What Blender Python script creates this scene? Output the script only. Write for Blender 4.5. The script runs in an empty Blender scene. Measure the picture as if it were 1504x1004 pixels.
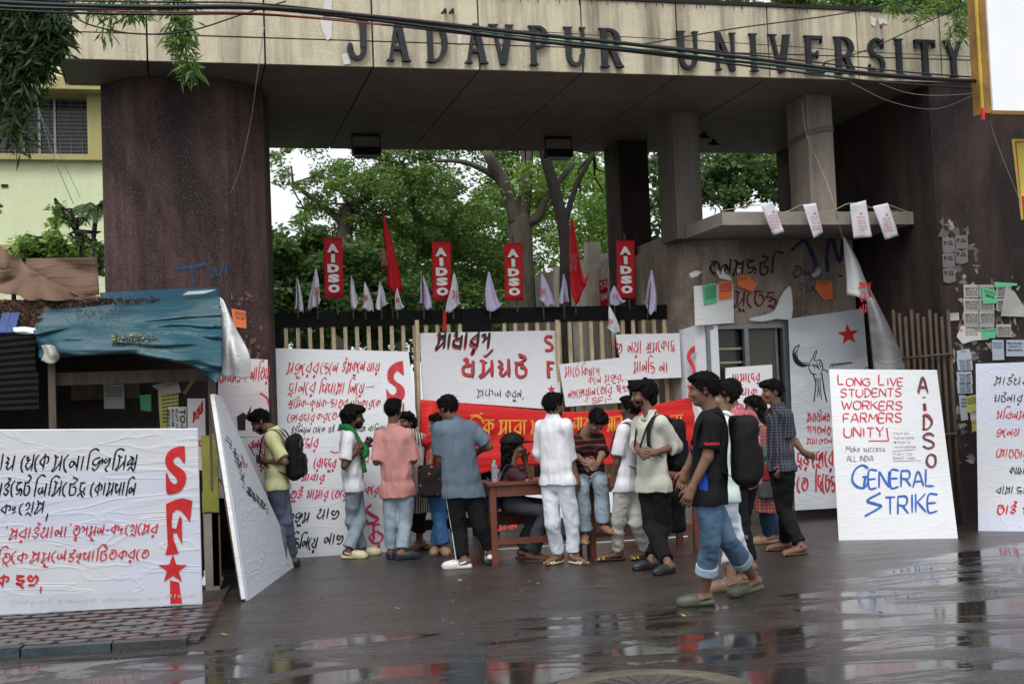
import bpy, math, random
import numpy as np
from mathutils import Vector, Matrix

# ---------------------------------------------------------------- camera, sky, sun, exposure
S = bpy.context.scene
COL = S.collection
FPX, CX, CY, CH = 1900.0, 752.0, 502.0, 1.5
YAW = math.radians(14.4); PITCH = math.atan(98 / 1900.0); ROLL = math.atan(.04)
FW = np.array([math.sin(YAW) * math.cos(PITCH), math.cos(YAW) * math.cos(PITCH), math.sin(PITCH)])
_r0 = np.array([math.cos(YAW), -math.sin(YAW), 0.0]); _u0 = np.cross(_r0, FW)
RT = math.cos(ROLL) * _r0 - math.sin(ROLL) * _u0
UP = math.sin(ROLL) * _r0 + math.cos(ROLL) * _u0
CAM = np.array([0.0, 0.0, CH])
cd = bpy.data.cameras.new('camera'); cam = bpy.data.objects.new('camera', cd); COL.objects.link(cam)
cd.sensor_width = 36; cd.lens = 36 * FPX / 1504.0; cd.clip_end = 600; cd.clip_start = .05
m = Matrix(((RT[0], UP[0], -FW[0], 0), (RT[1], UP[1], -FW[1], 0), (RT[2], UP[2], -FW[2], CH), (0, 0, 0, 1)))
cam.matrix_world = m
S.camera = cam

SUN_EL, SUN_AZ = math.radians(52), math.radians(205)      # azimuth from +Y, clockwise
w = bpy.data.worlds.new('World'); S.world = w; w.use_nodes = True
nt = w.node_tree; nt.nodes.clear()
sky = nt.nodes.new('ShaderNodeTexSky'); sky.sky_type = 'NISHITA'; sky.sun_disc = False
sky.sun_elevation = SUN_EL; sky.sun_rotation = SUN_AZ; sky.air_density = 1.0; sky.dust_density = 6.0; sky.ozone_density = 1.0
hs = nt.nodes.new('ShaderNodeHueSaturation'); hs.inputs['Saturation'].default_value = .3
bg = nt.nodes.new('ShaderNodeBackground'); bg.inputs['Strength'].default_value = .13
wo = nt.nodes.new('ShaderNodeOutputWorld')
oc = nt.nodes.new('ShaderNodeMix'); oc.data_type = 'RGBA'; oc.inputs[0].default_value = .62; oc.inputs[7].default_value = (7.0, 7.25, 7.6, 1)   # high white overcast over the clear sky
nt.links.new(sky.outputs[0], hs.inputs['Color']); nt.links.new(hs.outputs[0], oc.inputs[6]); nt.links.new(oc.outputs[2], bg.inputs[0]); nt.links.new(bg.outputs[0], wo.inputs[0])
sd = bpy.data.lights.new('sun', 'SUN'); sd.energy = 1.0; sd.angle = math.radians(25); sd.color = (1, .97, .92)
so = bpy.data.objects.new('sun', sd); COL.objects.link(so)
_d = Vector((math.sin(SUN_AZ) * math.cos(SUN_EL), math.cos(SUN_AZ) * math.cos(SUN_EL), math.sin(SUN_EL)))
so.rotation_euler = _d.to_track_quat('Z', 'Y').to_euler(); so.location = _d * 60
S.view_settings.view_transform = 'Standard'; S.view_settings.look = 'None'
S.view_settings.exposure = 0.5; S.view_settings.gamma = 1; S.view_settings.use_curve_mapping = False
S.render.engine = 'CYCLES'
S.cycles.max_bounces = 6; S.cycles.diffuse_bounces = 3; S.cycles.glossy_bounces = 3; S.cycles.transparent_max_bounces = 6
S.cycles.use_denoising = True

# ---------------------------------------------------------------- measuring helpers
def ray(x, y): return FW * FPX + RT * (x - CX) - UP * (y - CY)
def gz(x, y, z=0.0):
    d = ray(x, y); return CAM + d * (z - CH) / d[2]
def at(x, y, Y):
    d = ray(x, y); return CAM + d * Y / d[1]
def gd(x, y, D): return CAM + ray(x, y) * D / FPX
def depth(p): return float((np.asarray(p) - CAM) @ FW)
def onplane(x, y, o, n):
    d = ray(x, y); return CAM + d * ((o - CAM) @ n) / (d @ n)
def unit(v):
    v = np.asarray(v, float); return v / max(1e-9, np.linalg.norm(v))

# ---------------------------------------------------------------- materials
MATS = {}
def nodes_of(name):
    mt = bpy.data.materials.new(name); mt.use_nodes = True
    t = mt.node_tree; b = t.nodes['Principled BSDF']; MATS[name] = mt
    return mt, t, b
def N(t, kind, **kw):
    n = t.nodes.new(kind)
    for k, v in kw.items():
        if k in n.inputs: n.inputs[k].default_value = v
        else: setattr(n, k, v)
    return n
def coords(t, scale=(1, 1, 1), obj=True):
    tc = N(t, 'ShaderNodeTexCoord'); mp = N(t, 'ShaderNodeMapping'); mp.inputs['Scale'].default_value = scale
    t.links.new(tc.outputs['Object' if obj else 'Generated'], mp.inputs['Vector']); return mp.outputs[0]
def noise(t, vec, scale, detail=4, rough=.55, dist=0):
    n = N(t, 'ShaderNodeTexNoise', Scale=scale, Detail=detail, Roughness=rough, Distortion=dist)
    t.links.new(vec, n.inputs['Vector']); return n.outputs['Fac']
def ramp(t, fac, stops):
    r = N(t, 'ShaderNodeValToRGB'); cr = r.color_ramp
    while len(cr.elements) < len(stops): cr.elements.new(.5)
    for e, (p, c) in zip(cr.elements, stops):
        e.position = p; e.color = (c, c, c, 1) if not hasattr(c, '__len__') else (*c, 1)
    t.links.new(fac, r.inputs[0]); return r.outputs[0]
def mix(t, f, a, b, mode='MIX'):
    mx = N(t, 'ShaderNodeMix', data_type='RGBA', blend_type=mode)
    for s, v in ((mx.inputs[0], f), (mx.inputs[6], a), (mx.inputs[7], b)):
        if hasattr(v, 'links') or isinstance(v, bpy.types.NodeSocket): t.links.new(v, s)
        elif hasattr(v, '__len__'): s.default_value = (*v, 1) if len(v) == 3 else v
        else: s.default_value = v
    return mx.outputs[2]
def math_(t, op, a, b=0.0):
    n = N(t, 'ShaderNodeMath', operation=op)
    for i, v in enumerate((a, b)):
        if isinstance(v, bpy.types.NodeSocket): t.links.new(v, n.inputs[i])
        else: n.inputs[i].default_value = v
    return n.outputs[0]
def bump(t, b, h, strength, dist=.01):
    bm = N(t, 'ShaderNodeBump', Strength=strength, Distance=dist); t.links.new(h, bm.inputs['Height'])
    t.links.new(bm.outputs[0], b.inputs['Normal'])
def mat(name, col, rough=.8, var=.25, scale=3, bmp=.4, bscale=40, metal=0, spec=.4, stretch=(1, 1, 1), dist=.01, trans=0):
    mt, t, b = nodes_of(name)
    v = coords(t, stretch); n1 = noise(t, v, scale, 5, .6); n2 = noise(t, v, scale * 7, 4, .6)
    lo = tuple(c * (1 - var) for c in col); hi = tuple(min(1, c * (1 + var * .7)) for c in col)
    c1 = ramp(t, n1, [(.3, lo), (.7, hi)])
    c2 = mix(t, math_(t, 'MULTIPLY', n2, var), c1, lo)
    t.links.new(c2, b.inputs['Base Color'])
    b.inputs['Roughness'].default_value = rough; b.inputs['Metallic'].default_value = metal
    b.inputs['Specular IOR Level'].default_value = spec
    if bmp: bump(t, b, noise(t, v, bscale, 3, .6), bmp, dist)
    if trans: b.inputs['Transmission Weight'].default_value = trans
    return mt
def cloth(name, col, var=.22, fold=1.0, rough=.9, stripes=None, weave=900):
    """woven cloth: soft wear, creases as bump, and woven stripes or checks where it has them"""
    mt, t, b = nodes_of(name)
    v = coords(t); n1 = noise(t, v, 4, 4, .6)
    c = ramp(t, n1, [(.28, tuple(x * (1 - var) for x in col)), (.72, tuple(min(1, x * (1 + var * .6)) for x in col))])
    if stripes:
        kind, c2, sc, th = stripes
        if kind == 'check':
            w1 = N(t, 'ShaderNodeTexWave', wave_type='BANDS', bands_direction='Z', Scale=sc, Distortion=.6)
            w2 = N(t, 'ShaderNodeTexWave', wave_type='BANDS', bands_direction='X', Scale=sc, Distortion=.6)
            t.links.new(v, w1.inputs[0]); t.links.new(v, w2.inputs[0])
            f = ramp(t, math_(t, 'MAXIMUM', w1.outputs[1], w2.outputs[1]), [(th, 0), (min(1, th + .06), 1)])
        elif kind == 'bandsZ':
            w1 = N(t, 'ShaderNodeTexWave', wave_type='BANDS', bands_direction='Z', Scale=sc, Distortion=3.5, Detail=2)
            w1.inputs['Detail Scale'].default_value = .6
            t.links.new(v, w1.inputs[0]); f = ramp(t, w1.outputs[1], [(th, 0), (min(1, th + .08), 1)])
        elif kind == 'bandsX':
            w1 = N(t, 'ShaderNodeTexWave', wave_type='BANDS', bands_direction='X', Scale=sc, Distortion=1.5, Detail=2)
            t.links.new(v, w1.inputs[0]); f = ramp(t, w1.outputs[1], [(th, 0), (min(1, th + .08), 1)])
        else:
            vo = N(t, 'ShaderNodeTexVoronoi', Scale=sc); t.links.new(v, vo.inputs['Vector'])
            f = ramp(t, vo.outputs['Distance'], [(th, 1), (min(1, th + .1), 0)])
        c = mix(t, f, c, c2)
    t.links.new(c, b.inputs['Base Color']); b.inputs['Roughness'].default_value = rough
    b.inputs['Specular IOR Level'].default_value = .2
    b.inputs['Sheen Weight'].default_value = .0
    v2 = coords(t, (1, 1, .3))
    cr1 = ramp(t, noise(t, v2, 6.5, 2, .45, 1.1), [(.36, 0), (.5, 1), (.64, 0)]); cr2 = ramp(t, noise(t, coords(t, (1.2, 1.2, .8)), 12, 2, .5, 1.2), [(.42, 0), (.5, 1), (.58, 0)])
    h = math_(t, 'ADD', math_(t, 'ADD', math_(t, 'MULTIPLY', cr1, .8 * fold), math_(t, 'MULTIPLY', cr2, .16 * fold)), math_(t, 'MULTIPLY', noise(t, v, weave, 1), .05))
    bump(t, b, h, .34, .014)
    return mt
def wrinkled(name, col, rough=.55, tint=None, crease=1.0, dirt=.25):
    """paper or flex pasted on a frame: creases, slight stains"""
    mt, t, b = nodes_of(name)
    v = coords(t); vs = coords(t, (.5, 1, 2.2))
    c = mix(t, math_(t, 'MULTIPLY', ramp(t, noise(t, v, 1.3, 5, .65), [(.45, 0), (.75, 1)]), dirt), col, tuple(x * .72 for x in col))
    if tint:
        c = mix(t, math_(t, 'MULTIPLY', ramp(t, noise(t, coords(t, (1, 1, 2.5)), 1.1, 2, .4), [(.46, 0), (.56, 1)]), .55), c, tint)
    t.links.new(c, b.inputs['Base Color']); b.inputs['Roughness'].default_value = rough; b.inputs['Specular IOR Level'].default_value = .3
    h1 = ramp(t, noise(t, vs, 1.7, 2, .45, 1.9), [(.45, 0), (.5, 1), (.55, 0)])
    h2 = noise(t, vs, 5, 3, .5, .8)
    bump(t, b, math_(t, 'ADD', math_(t, 'MULTIPLY', h1, .35 * crease), math_(t, 'MULTIPLY', h2, .22 * crease)), .38, .016)
    return mt
def plaster(name, col, dark, streak=.6, speck=0.0, rough=.85, patchy=0):
    """old wall render or cladding with rain streaks, soot and flaking specks"""
    mt, t, b = nodes_of(name)
    v = coords(t); vz = coords(t, (2.2, 2.2, .16))
    c = mix(t, ramp(t, noise(t, v, .9, 6, .7), [(.35, 0), (.7, 1)]), col, tuple(x * .72 + y * .28 for x, y in zip(col, dark)))
    c = mix(t, math_(t, 'MULTIPLY', ramp(t, noise(t, vz, 1.6, 6, .72), [(.45, 0), (.68, 1)]), streak), c, dark)
    if patchy: c = mix(t, math_(t, 'MULTIPLY', ramp(t, noise(t, coords(t, (1, 1, .55)), .85, 6, .72, .4), [(.44, 0), (.58, 1)]), .85), c, dark)
    if speck:
        c = mix(t, math_(t, 'MULTIPLY', ramp(t, noise(t, v, 60, 3, .8), [(.56, 0), (.68, 1)]), speck), c, tuple(min(1, x * 2.4 + .05) for x in col))
    t.links.new(c, b.inputs['Base Color']); b.inputs['Roughness'].default_value = rough; b.inputs['Specular IOR Level'].default_value = .25
    bump(t, b, math_(t, 'ADD', noise(t, v, 45, 6, .8), math_(t, 'MULTIPLY', noise(t, v, 3, 3), 1.5)), .8, .02)
    return mt
def leafmat(name, c1, c2, rough=.5):
    mt, t, b = nodes_of(name)
    v = coords(t); g = N(t, 'ShaderNodeNewGeometry')
    f = math_(t, 'ADD', math_(t, 'MULTIPLY', g.outputs['Random Per Island'], .6), math_(t, 'MULTIPLY', noise(t, v, .8, 3), .5))
    t.links.new(ramp(t, f, [(.25, c1), (.8, c2)]), b.inputs['Base Color'])
    b.inputs['Roughness'].default_value = rough; b.inputs['Specular IOR Level'].default_value = .35
    b.inputs['Subsurface Weight'].default_value = 0
    tr = N(t, 'ShaderNodeBsdfTranslucent'); t.links.new(ramp(t, f, [(.25, tuple(x * 1.3 for x in c1)), (.8, tuple(x * 1.5 for x in c2))]), tr.inputs[0])
    ms = N(t, 'ShaderNodeMixShader'); ms.inputs[0].default_value = .35
    t.links.new(b.outputs[0], ms.inputs[1]); t.links.new(tr.outputs[0], ms.inputs[2])
    t.links.new(ms.outputs[0], t.nodes['Material Output'].inputs[0])
    return mt

# ---------------------------------------------------------------- mesh building
class MB:
    def __init__(s): s.v = []; s.f = []
    def add(s, vs, fs):
        k = len(s.v); s.v += [tuple(map(float, p)) for p in vs]; s.f += [tuple(i + k for i in f) for f in fs]; return s
    def box(s, a, b, rot=None, piv=None):
        x0, y0, z0 = a; x1, y1, z1 = b
        vs = [(x0, y0, z0), (x1, y0, z0), (x1, y1, z0), (x0, y1, z0), (x0, y0, z1), (x1, y0, z1), (x1, y1, z1), (x0, y1, z1)]
        return s.add(vs, [(0, 3, 2, 1), (4, 5, 6, 7), (0, 1, 5, 4), (1, 2, 6, 5), (2, 3, 7, 6), (3, 0, 4, 7)])
    def bar(s, p, q, w, h=None, side=None):
        """square bar from p to q"""
        p = np.asarray(p, float); q = np.asarray(q, float); h = h or w; d = unit(q - p)
        a = unit(np.cross(d, side if side is not None else ((0, 0, 1) if abs(d[2]) < .9 else (0, 1, 0)))); b = np.cross(a, d)
        vs = [e + a * i * w / 2 + b * j * h / 2 for e in (p, q) for i, j in ((-1, -1), (1, -1), (1, 1), (-1, 1))]
        return s.add(vs, [(0, 3, 2, 1), (4, 5, 6, 7), (0, 1, 5, 4), (1, 2, 6, 5), (2, 3, 7, 6), (3, 0, 4, 7)])
    def tube(s, pts, r, n=6, cap=True):
        pts = [np.asarray(p, float) for p in pts]; rr = r if hasattr(r, '__len__') else [r] * len(pts)
        k = len(s.v); u = None
        for i, p in enumerate(pts):
            d = unit(pts[min(i + 1, len(pts) - 1)] - pts[max(i - 1, 0)])
            if u is None: u = unit(np.cross(d, (0, 0, 1) if abs(d[2]) < .9 else (1, 0, 0)))
            u = unit(u - d * (u @ d)); v = np.cross(d, u)
            for j in range(n):
                a = 2 * math.pi * j / n; s.v.append(tuple(p + (u * math.cos(a) + v * math.sin(a)) * rr[i]))
        for i in range(len(pts) - 1):
            for j in range(n):
                a = k + i * n + j; b_ = k + i * n + (j + 1) % n; s.f.append((a, b_, b_ + n, a + n))
        if cap: s.f.append(tuple(k + j for j in range(n))[::-1]); s.f.append(tuple(k + (len(pts) - 1) * n + j for j in range(n)))
        return s
    def prism(s, poly, off):
        """closed outline (3D points) pushed along off"""
        n = len(poly); P = [np.asarray(p, float) for p in poly]; o = np.asarray(off, float); k = len(s.v)
        s.v += [tuple(p) for p in P] + [tuple(p + o) for p in P]
        s.f.append(tuple(k + i for i in range(n))); s.f.append(tuple(k + n + i for i in range(n))[::-1])
        for i in range(n): j = (i + 1) % n; s.f.append((k + i, k + n + i, k + n + j, k + j))
        return s
    def loft(s, rings, closed=True):
        k = len(s.v); n = len(rings[0])
        for r in rings: s.v += [tuple(map(float, p)) for p in r]
        for i in range(len(rings) - 1):
            for j in range(n if closed else n - 1):
                a = k + i * n + j; b_ = k + i * n + (j + 1) % n; s.f.append((a, b_, b_ + n, a + n))
        return s
def link(name, me, mt, parent=None, smooth=False):
    if mt is not None: me.materials.append(MATS[mt] if isinstance(mt, str) else mt)
    o = bpy.data.objects.new(name, me); COL.objects.link(o)
    if smooth: me.shade_smooth()
    if parent is not None:
        o.parent = parent; o.matrix_parent_inverse = Matrix.Translation(-parent.location)
    return o
def build(name, mb, mt, parent=None, smooth=False, fix=True):
    me = bpy.data.meshes.new(name); me.from_pydata(mb.v, [], mb.f)
    if fix:
        import bmesh
        bm = bmesh.new(); bm.from_mesh(me); bmesh.ops.recalc_face_normals(bm, faces=bm.faces); bm.to_mesh(me); bm.free()
    return link(name, me, mt, parent, smooth)
def quadmesh(name, V, Q, mt, parent=None, smooth=True):
    """fast mesh from arrays of vertices and quads"""
    me = bpy.data.meshes.new(name); n = len(Q)
    me.vertices.add(len(V)); me.vertices.foreach_set('co', np.ascontiguousarray(V, np.float32).ravel())
    me.loops.add(n * 4); me.loops.foreach_set('vertex_index', np.ascontiguousarray(Q, np.int32).ravel())
    me.polygons.add(n); me.polygons.foreach_set('loop_start', np.arange(0, n * 4, 4, dtype=np.int32))
    me.update(calc_edges=True)
    return link(name, me, mt, parent, smooth)
def tag(o, label, cat, group=None):
    o['label'] = label; o['category'] = cat
    if group: o['group'] = group
    return o
def thing(name, label, cat, loc, group=None):
    o = bpy.data.objects.new(name, None); COL.objects.link(o); o.location = tuple(map(float, loc)); o.empty_display_size = .1
    return tag(o, label, cat, group)
def struct(o): o['kind'] = 'structure'; return o
def stuff(o): o['kind'] = 'stuff'; return o
def crom(P, n):
    """Catmull-Rom through the rows of P, n steps per segment"""
    P = np.asarray(P, float)
    if len(P) < 3: 
        t = np.linspace(0, 1, n + 1)[:, None]; return P[0] * (1 - t) + P[-1] * t
    Q = np.concatenate([[2 * P[0] - P[1]], P, [2 * P[-1] - P[-2]]]); out = []
    for i in range(1, len(Q) - 2):
        t = np.linspace(0, 1, n, endpoint=False)[:, None].reshape((-1,) + (1,) * (P.ndim - 1))
        a, b, c, d = Q[i - 1], Q[i], Q[i + 1], Q[i + 2]
        out.append(.5 * (2 * b + (c - a) * t + (2 * a - 5 * b + 4 * c - d) * t ** 2 + (3 * b - a - 3 * c + d) * t ** 3))
    out.append(P[-1][None]); return np.concatenate(out)
class Waves:
    """smooth random field made of a few sines"""
    def __init__(s, freq, n=9, seed=0, aniso=(1, 1, 1)):
        r = np.random.RandomState(seed); k = r.normal(size=(n, 3)); k /= np.linalg.norm(k, axis=1)[:, None]
        s.k = (k * freq * r.uniform(.6, 1.6, (n, 1)) * np.array(aniso)).astype(np.float32); s.p = r.uniform(0, 6.28, n).astype(np.float32)
    def __call__(s, P):
        a = 0
        for k, p in zip(s.k, s.p): a = a + np.sin(P @ k + p)
        return a / math.sqrt(len(s.k) / 2)
def patch(name, grid, mt, parent=None, n=8, amp=.01, freq=9, seed=1, thick=.004, aniso=(1, 1, 1), ridge=False):
    """sheet of cloth or plastic through a grid of (px, py, Y) points"""
    G = np.array([[at(*p) for p in row] for row in grid])
    A = crom(G, n); B = np.swapaxes(crom(np.swapaxes(A, 0, 1), n), 0, 1)
    nu, nv = B.shape[:2]; P = B.reshape(-1, 3)
    w = Waves(freq, 10, seed, aniso)(P); w2 = Waves(freq * 3, 10, seed + 5, aniso)(P) * .35
    if ridge: w = 1 - 2 * np.abs(w)
    dy = (w + w2) * amp; P = P + np.array([0, 1, .25]) * dy[:, None]
    Q = []
    for i in range(nu - 1):
        for j in range(nv - 1): a = i * nv + j; Q.append((a, a + 1, a + nv + 1, a + nv))
    o = quadmesh(name, P, np.array(Q), mt, parent, True)
    if thick:
        md = o.modifiers.new('thickness', 'SOLIDIFY'); md.thickness = thick; md.offset = 0
    return o

# ---------------------------------------------------------------- handwriting: brush strokes
G_ = {
 'ক': "8|4,10 4,0;4,9 0,5 4,2;4,8 7,8 7.5,5 6,4", 'খ': "7|1,8 2,10 3,8 1,5 0,3 3,1 6,5;6,10 6,0", 'গ': "7|0,6 1,9 3,8 3,5 1,3;6,10 6,0",
 'ঘ': "7|0,9 2,7 0,5 2,5 1,2 3,1 6,4;6,10 6,0", 'চ': "7|0,9 6,9;1,9 1,3 4,0 7,4 5,7 3,6", 'ছ': "7|0,9 6,9;2,9 0,6 4,6 2,3 5,5 7,3 5,0 2,1",
 'জ': "8|6,9 2,8 1,5 4,4 6,7 6,3 3,0 1,2;6,5 8,8 8,4", 'ট': "7|0,8 5,8;1,8 1,2 3,0 6,1 6,5 3,6;3,8 6,11 2,13", 'ঠ': "6|1,9 0,4 3,0 6,3 4,7 1,6;2,9 5,12",
 'ড': "7|0,9 6,9;2,9 5,7 1,5 3,1 6,2 6,5", 'ত': "7|3,5 4,7 2,7 1,4 3,1 6,2 7,6 5,9 1,9", 'থ': "7|2,8 0,8 1,6 3,7 1,5 0,3 3,1 6,5;6,10 6,0",
 'দ': "6|0,9 5,9;1,9 1,4 4,3 5,6;4,3 6,0", 'ধ': "7|0,9 2,10 2,7 0,5 1,2 6,1;6,9 6,0;1,6 6,7", 'ন': "7|3,6 1,6 0,3.5 1.5,2 3,4 3,6 6,2;6,10 6,0",
 'প': "7|0,9 1,4 3,2 6,6;6,10 6,0;0,9 3,7", 'ফ': "8|1,9 0,4 2,2 4,6;4,10 4,0;4,7 7,8 7.5,4 6,4", 'ব': "7|6,8 0,4 6,1;6,10 6,0",
 'ভ': "7|0,9 6,9;5,9 1,7 2,4 5,5 4,2 1,1;5,5 7,3 6,0", 'ম': "7|0,9.5 1.5,9 1.5,3 0,.5 1,0 3,2 6,6;6,10 6,0;1.5,8 3.5,9", 'য': "7|1,9 3,6 0,4 3,1 6,5;6,10 6,0",
 'র': "7|6,9 .5,4 6,1;6,10 6,0;2,-2 3,-3 4,-2 3,-1 2,-2", 'ল': "7|1,7 0,4 1.5,2 3,5 3,7;3,5 4,2.5 6,6;6,10 6,0", 'শ': "7|1,9 3,8 1,6 0,3 3,5 4,8 3,3 6,5;6,10 6,0",
 'ষ': "7|1,9 3,6 0,4 3,1 6,5;6,10 6,0;1,7 5,3", 'স': "7|0,10 1.5,9 1.5,4 0,1 1,0 6,5;2,6 3,8.5 4.5,7 6,9;6,10 6,0", 'হ': "7|0,9 6,9;5,9 1,7 3,5 6,5 4,2 1,3 5,0 6,-2",
 'ণ': "7|0,8 2,9 3,6 1,4;3,6 6,8;6,10 6,0", 'য়': "7|1,9 3,6 0,4 3,1 6,5;6,10 6,0;2,-2 3,-3 4,-2 3,-1 2,-2", 'অ': "7|0,8 2,9 1,6 3,6 1,1 4,2 6,6;6,10 6,0",
 'ই': "6|0,7 2,9 5,8 2,5 5,4 3,1 0,3;2,9 5,12 2,13", 'উ': "6|0,9 5,9;4,9 1,6 5,5 3,1 0,3;3,9 6,12 3,13", 'ও': "8|3,7 1,8 0,6 3,4 5,8 7,5 5,1 1,1", 'এ': "6|0,8 3,4 1,3;2,8 5,9 5,0 1,2",
 'ৎ': "5|2,8 0,6 2,5 4,8 4,4 2,1 4,-1", 'ং': "4|1,7 0,5 1,4 2,6 1,7;0,1 3,3", 'া': "3|1,10 1,0", 'ি': "2|1,0 1,10 2,13 5,14.5 8,13", 'ী': "3|1,0 1,10 -1,13 -5,12",
 'ে': "3|2.5,10 0,7 .5,2 3,-1", 'ু': "0|-4,-1 -3,-3.5 -1,-2 0,-4", 'ূ': "0|-5,-1 -3,-3 -4,-4 0,-5", 'ৃ': "0|-4,0 -2,-2 -4,-3 -1,-5", '^': "0|-5,10.5 -2,13 0,14", '~': "0|-6,-1 -4,1 -1,-2",
 '`': "5|0,8 2,5 0,3 2,0 4,5", '।': "3|1,8 1,0", '-': "4|0,5 3.5,5", '—': "9|0,5 8,5", ',': "2|1,2 0,-2", '‘': "3|1,12 0,10", '’': "3|1,12 0,10", 'ঁ': "0|-4,13 -2,11 0,13", ' ': "4|",
 'A': "8|0,0 4,10 8,0;1.5,3.5 6.5,3.5", 'D': "7.5|1,0 1,10;0,10 4,9.5 7,5 4,.5 0,0", 'E': "6|6,10 0,10 0,0 6,0;0,5 5,5", 'F': "6|6,10 0,10 0,0;0,5 5,5",
 'G': "8|8,8.5 5,10 1,8 0,4 2,1 6,0 8,2 8,5;8,5 5,5", 'I': "2|1,10 1,0", 'K': "7|0,10 0,0;6.5,10 0,4.5;1.5,5.5 7,0", 'L': "6|0,10 0,0;0,0 6,0", 'M': "9|0,0 1,10;1,10 4.5,3;4.5,3 8,10;8,10 9,0",
 'N': "7|0,0 0,10;0,10 7,0;7,0 7,10", 'O': "8|4,10 1,8.5 0,5 1,1.5 4,0 7,1.5 8,5 7,8.5 4,10", 'R': "7|0,0 0,10;0,10 5,10 6.5,7.5 5,5 0,5;3,5 7,0", 'S': "7|6.5,9 4,10 1,9 1,6.5 6,4 6,1 3,0 0,1.5",
 'T': "7|0,10 7,10;3.5,10 3.5,0", 'U': "7|0,10 0,3 2,0 5,0 7,3 7,10", 'V': "7|0,10 3.5,0;3.5,0 7,10", 'W': "10|0,10 2.5,0;2.5,0 5,8;5,8 7.5,0;7.5,0 10,10", 'Y': "7|0,10 3.5,5;7,10 3.5,5;3.5,5 3.5,0",
 'P': "7|0,0 0,10;0,10 5,10 6.5,7.5 5,5 0,5", 'B': "7|0,0 0,10;0,10 5,9.5 5,6 0,5;0,5 6,4 6,1 0,0", 'H': "7|0,0 0,10;7,0 7,10;0,5 7,5", 'C': "7|7,9 4,10 1,8 0,5 1,2 4,0 7,1",
 'a': "5|4.5,5.5 1,6 0,3 1,0 4.5,2;4.5,6 4.5,0", 'k': "5|0,10 0,0;4,6 0,3;1,4 4.5,0", 'e': "5|0,3 4.5,3.5 3,6 .5,5 0,2 2,0 4.5,1", 'u': "5|0,6 0,1 2,0 4,2;4,6 4,0", 'c': "5|4.5,5.5 1,6 0,3 1,0 4.5,.5",
 's': "5|4,6 1,5.5 1,3.5 4,2.5 3.5,0 0,.5", '!': "3|1,10 1,3;1,1 1,0", '.': "2|.5,1 1,0", 'i': "2|1,6 1,0;1,8.5 1,9", 'n': "5|0,6 0,0;0,4 2,6 4,5 4,0", 'o': "5|2,6 0,3 2,0 4.5,3 2,6", 'r': "4|0,6 0,0;0,4 3,6", 't': "4|2,9 2,1 4,0;0,6 4,6", 'l': "2|1,10 1,0", 'm': "7|0,6 0,0;0,5 3,6 3,0;3,5 6,6 6,0", 'p': "5|0,6 0,-3;0,5 4,6 4,1 0,1",
}
RW = random.Random(4)
class Writing:
    """brush strokes laid on a plane; text placed by photo pixels measured on that plane"""
    def __init__(s, o, n, crop=(0, 0, 1), lift=.006):
        s.o = np.asarray(o, float); s.n = unit(n)
        if (CAM - s.o) @ s.n < 0: s.n = -s.n
        s.cr = crop; s.lift = lift; s.m = {}; s.k = 0; s.pl = []
    def P(s, x, y):
        ox, oy, sc = s.cr; return onplane(ox + x / sc, oy + y / sc, s.o, s.n)
    def poly(s, pts, col, up=0):
        mb = MB(); s.pl.append((col, mb)); s.k += 1
        L = s.lift + up + s.k * .00002
        mb.add([s.P(*p) + s.n * L for p in pts], [tuple(range(len(pts)))])
    def stroke(s, pts, w, col, nib=.8, taper=True, n=5):
        mb = s.m.setdefault(col, MB()); s.k += 1; L = s.lift + s.k * .00002
        P = crom(np.array(pts, float), n if len(pts) > 2 else 3)
        d = np.gradient(P, axis=0); a = np.arctan2(d[:, 1], d[:, 0])
        ww = w * (1 - .45 * (1 - np.abs(np.sin(a + nib)))) * .5
        ww = ww * (1 + np.array([RW.uniform(-.1, .1) for _ in P]))
        if taper: ww[-1] *= .55; ww[0] *= .85
        nn = np.stack([-d[:, 1], d[:, 0]], 1); nn /= np.maximum(1e-6, np.linalg.norm(nn, axis=1))[:, None]
        vs = []
        for p, q, r in zip(P, nn, ww): vs += [s.P(*(p + q * r)) + s.n * L, s.P(*(p - q * r)) + s.n * L]
        mb.add(vs, [(2 * i, 2 * i + 1, 2 * i + 3, 2 * i + 2) for i in range(len(P) - 1)])
    def text(s, tx, x0, x1, y, h, w, col, y1=None, slant=.18, bounce=.04, nib=.8, dx=0, dy=0, vert=False):
        """run of glyphs from x0 to x1, baseline y (to y1), letter height h, pen width w"""
        gl = [G_[c] for c in tx if c in G_]; ws = [float(g.split('|')[0]) for g in gl]
        tot = sum(ws) + 1.6 * max(0, len([q for q in ws if q]) - 1); k = (x1 - x0) / max(tot, 1); cx = 0; y1 = y if y1 is None else y1
        for g, gw in zip(gl, ws):
            b = RW.uniform(-bounce, bounce) * h; hh = h * RW.uniform(.93, 1.07)
            for st in g.split('|')[1].split(';'):
                if not st: continue
                pts = [tuple(map(float, q.split(','))) for q in st.split()]
                out = []
                for px, py in pts:
                    X = cx + px + (0 if gw else -1.6); fx = X * k; yb = y + (y1 - y) * (fx / max(1, x1 - x0))
                    jx, jy = RW.uniform(-.2, .2) * k, RW.uniform(-.02, .02) * hh
                    qx, qy = x0 + fx + py / 10 * hh * slant + jx + dx, yb - py / 10 * hh + b + jy + dy
                    out.append((qx, qy))
                s.stroke(out, w, col, nib)
            if gw: cx += gw + 1.6
    def done(s, parent, name='lettering'):
        for col, mb in s.m.items(): stuff(build(name, mb, col, parent, fix=False))
        for col, mb in s.pl: build('painted_shape' if name == 'lettering' else name, mb, col, parent, fix=False)
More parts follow.
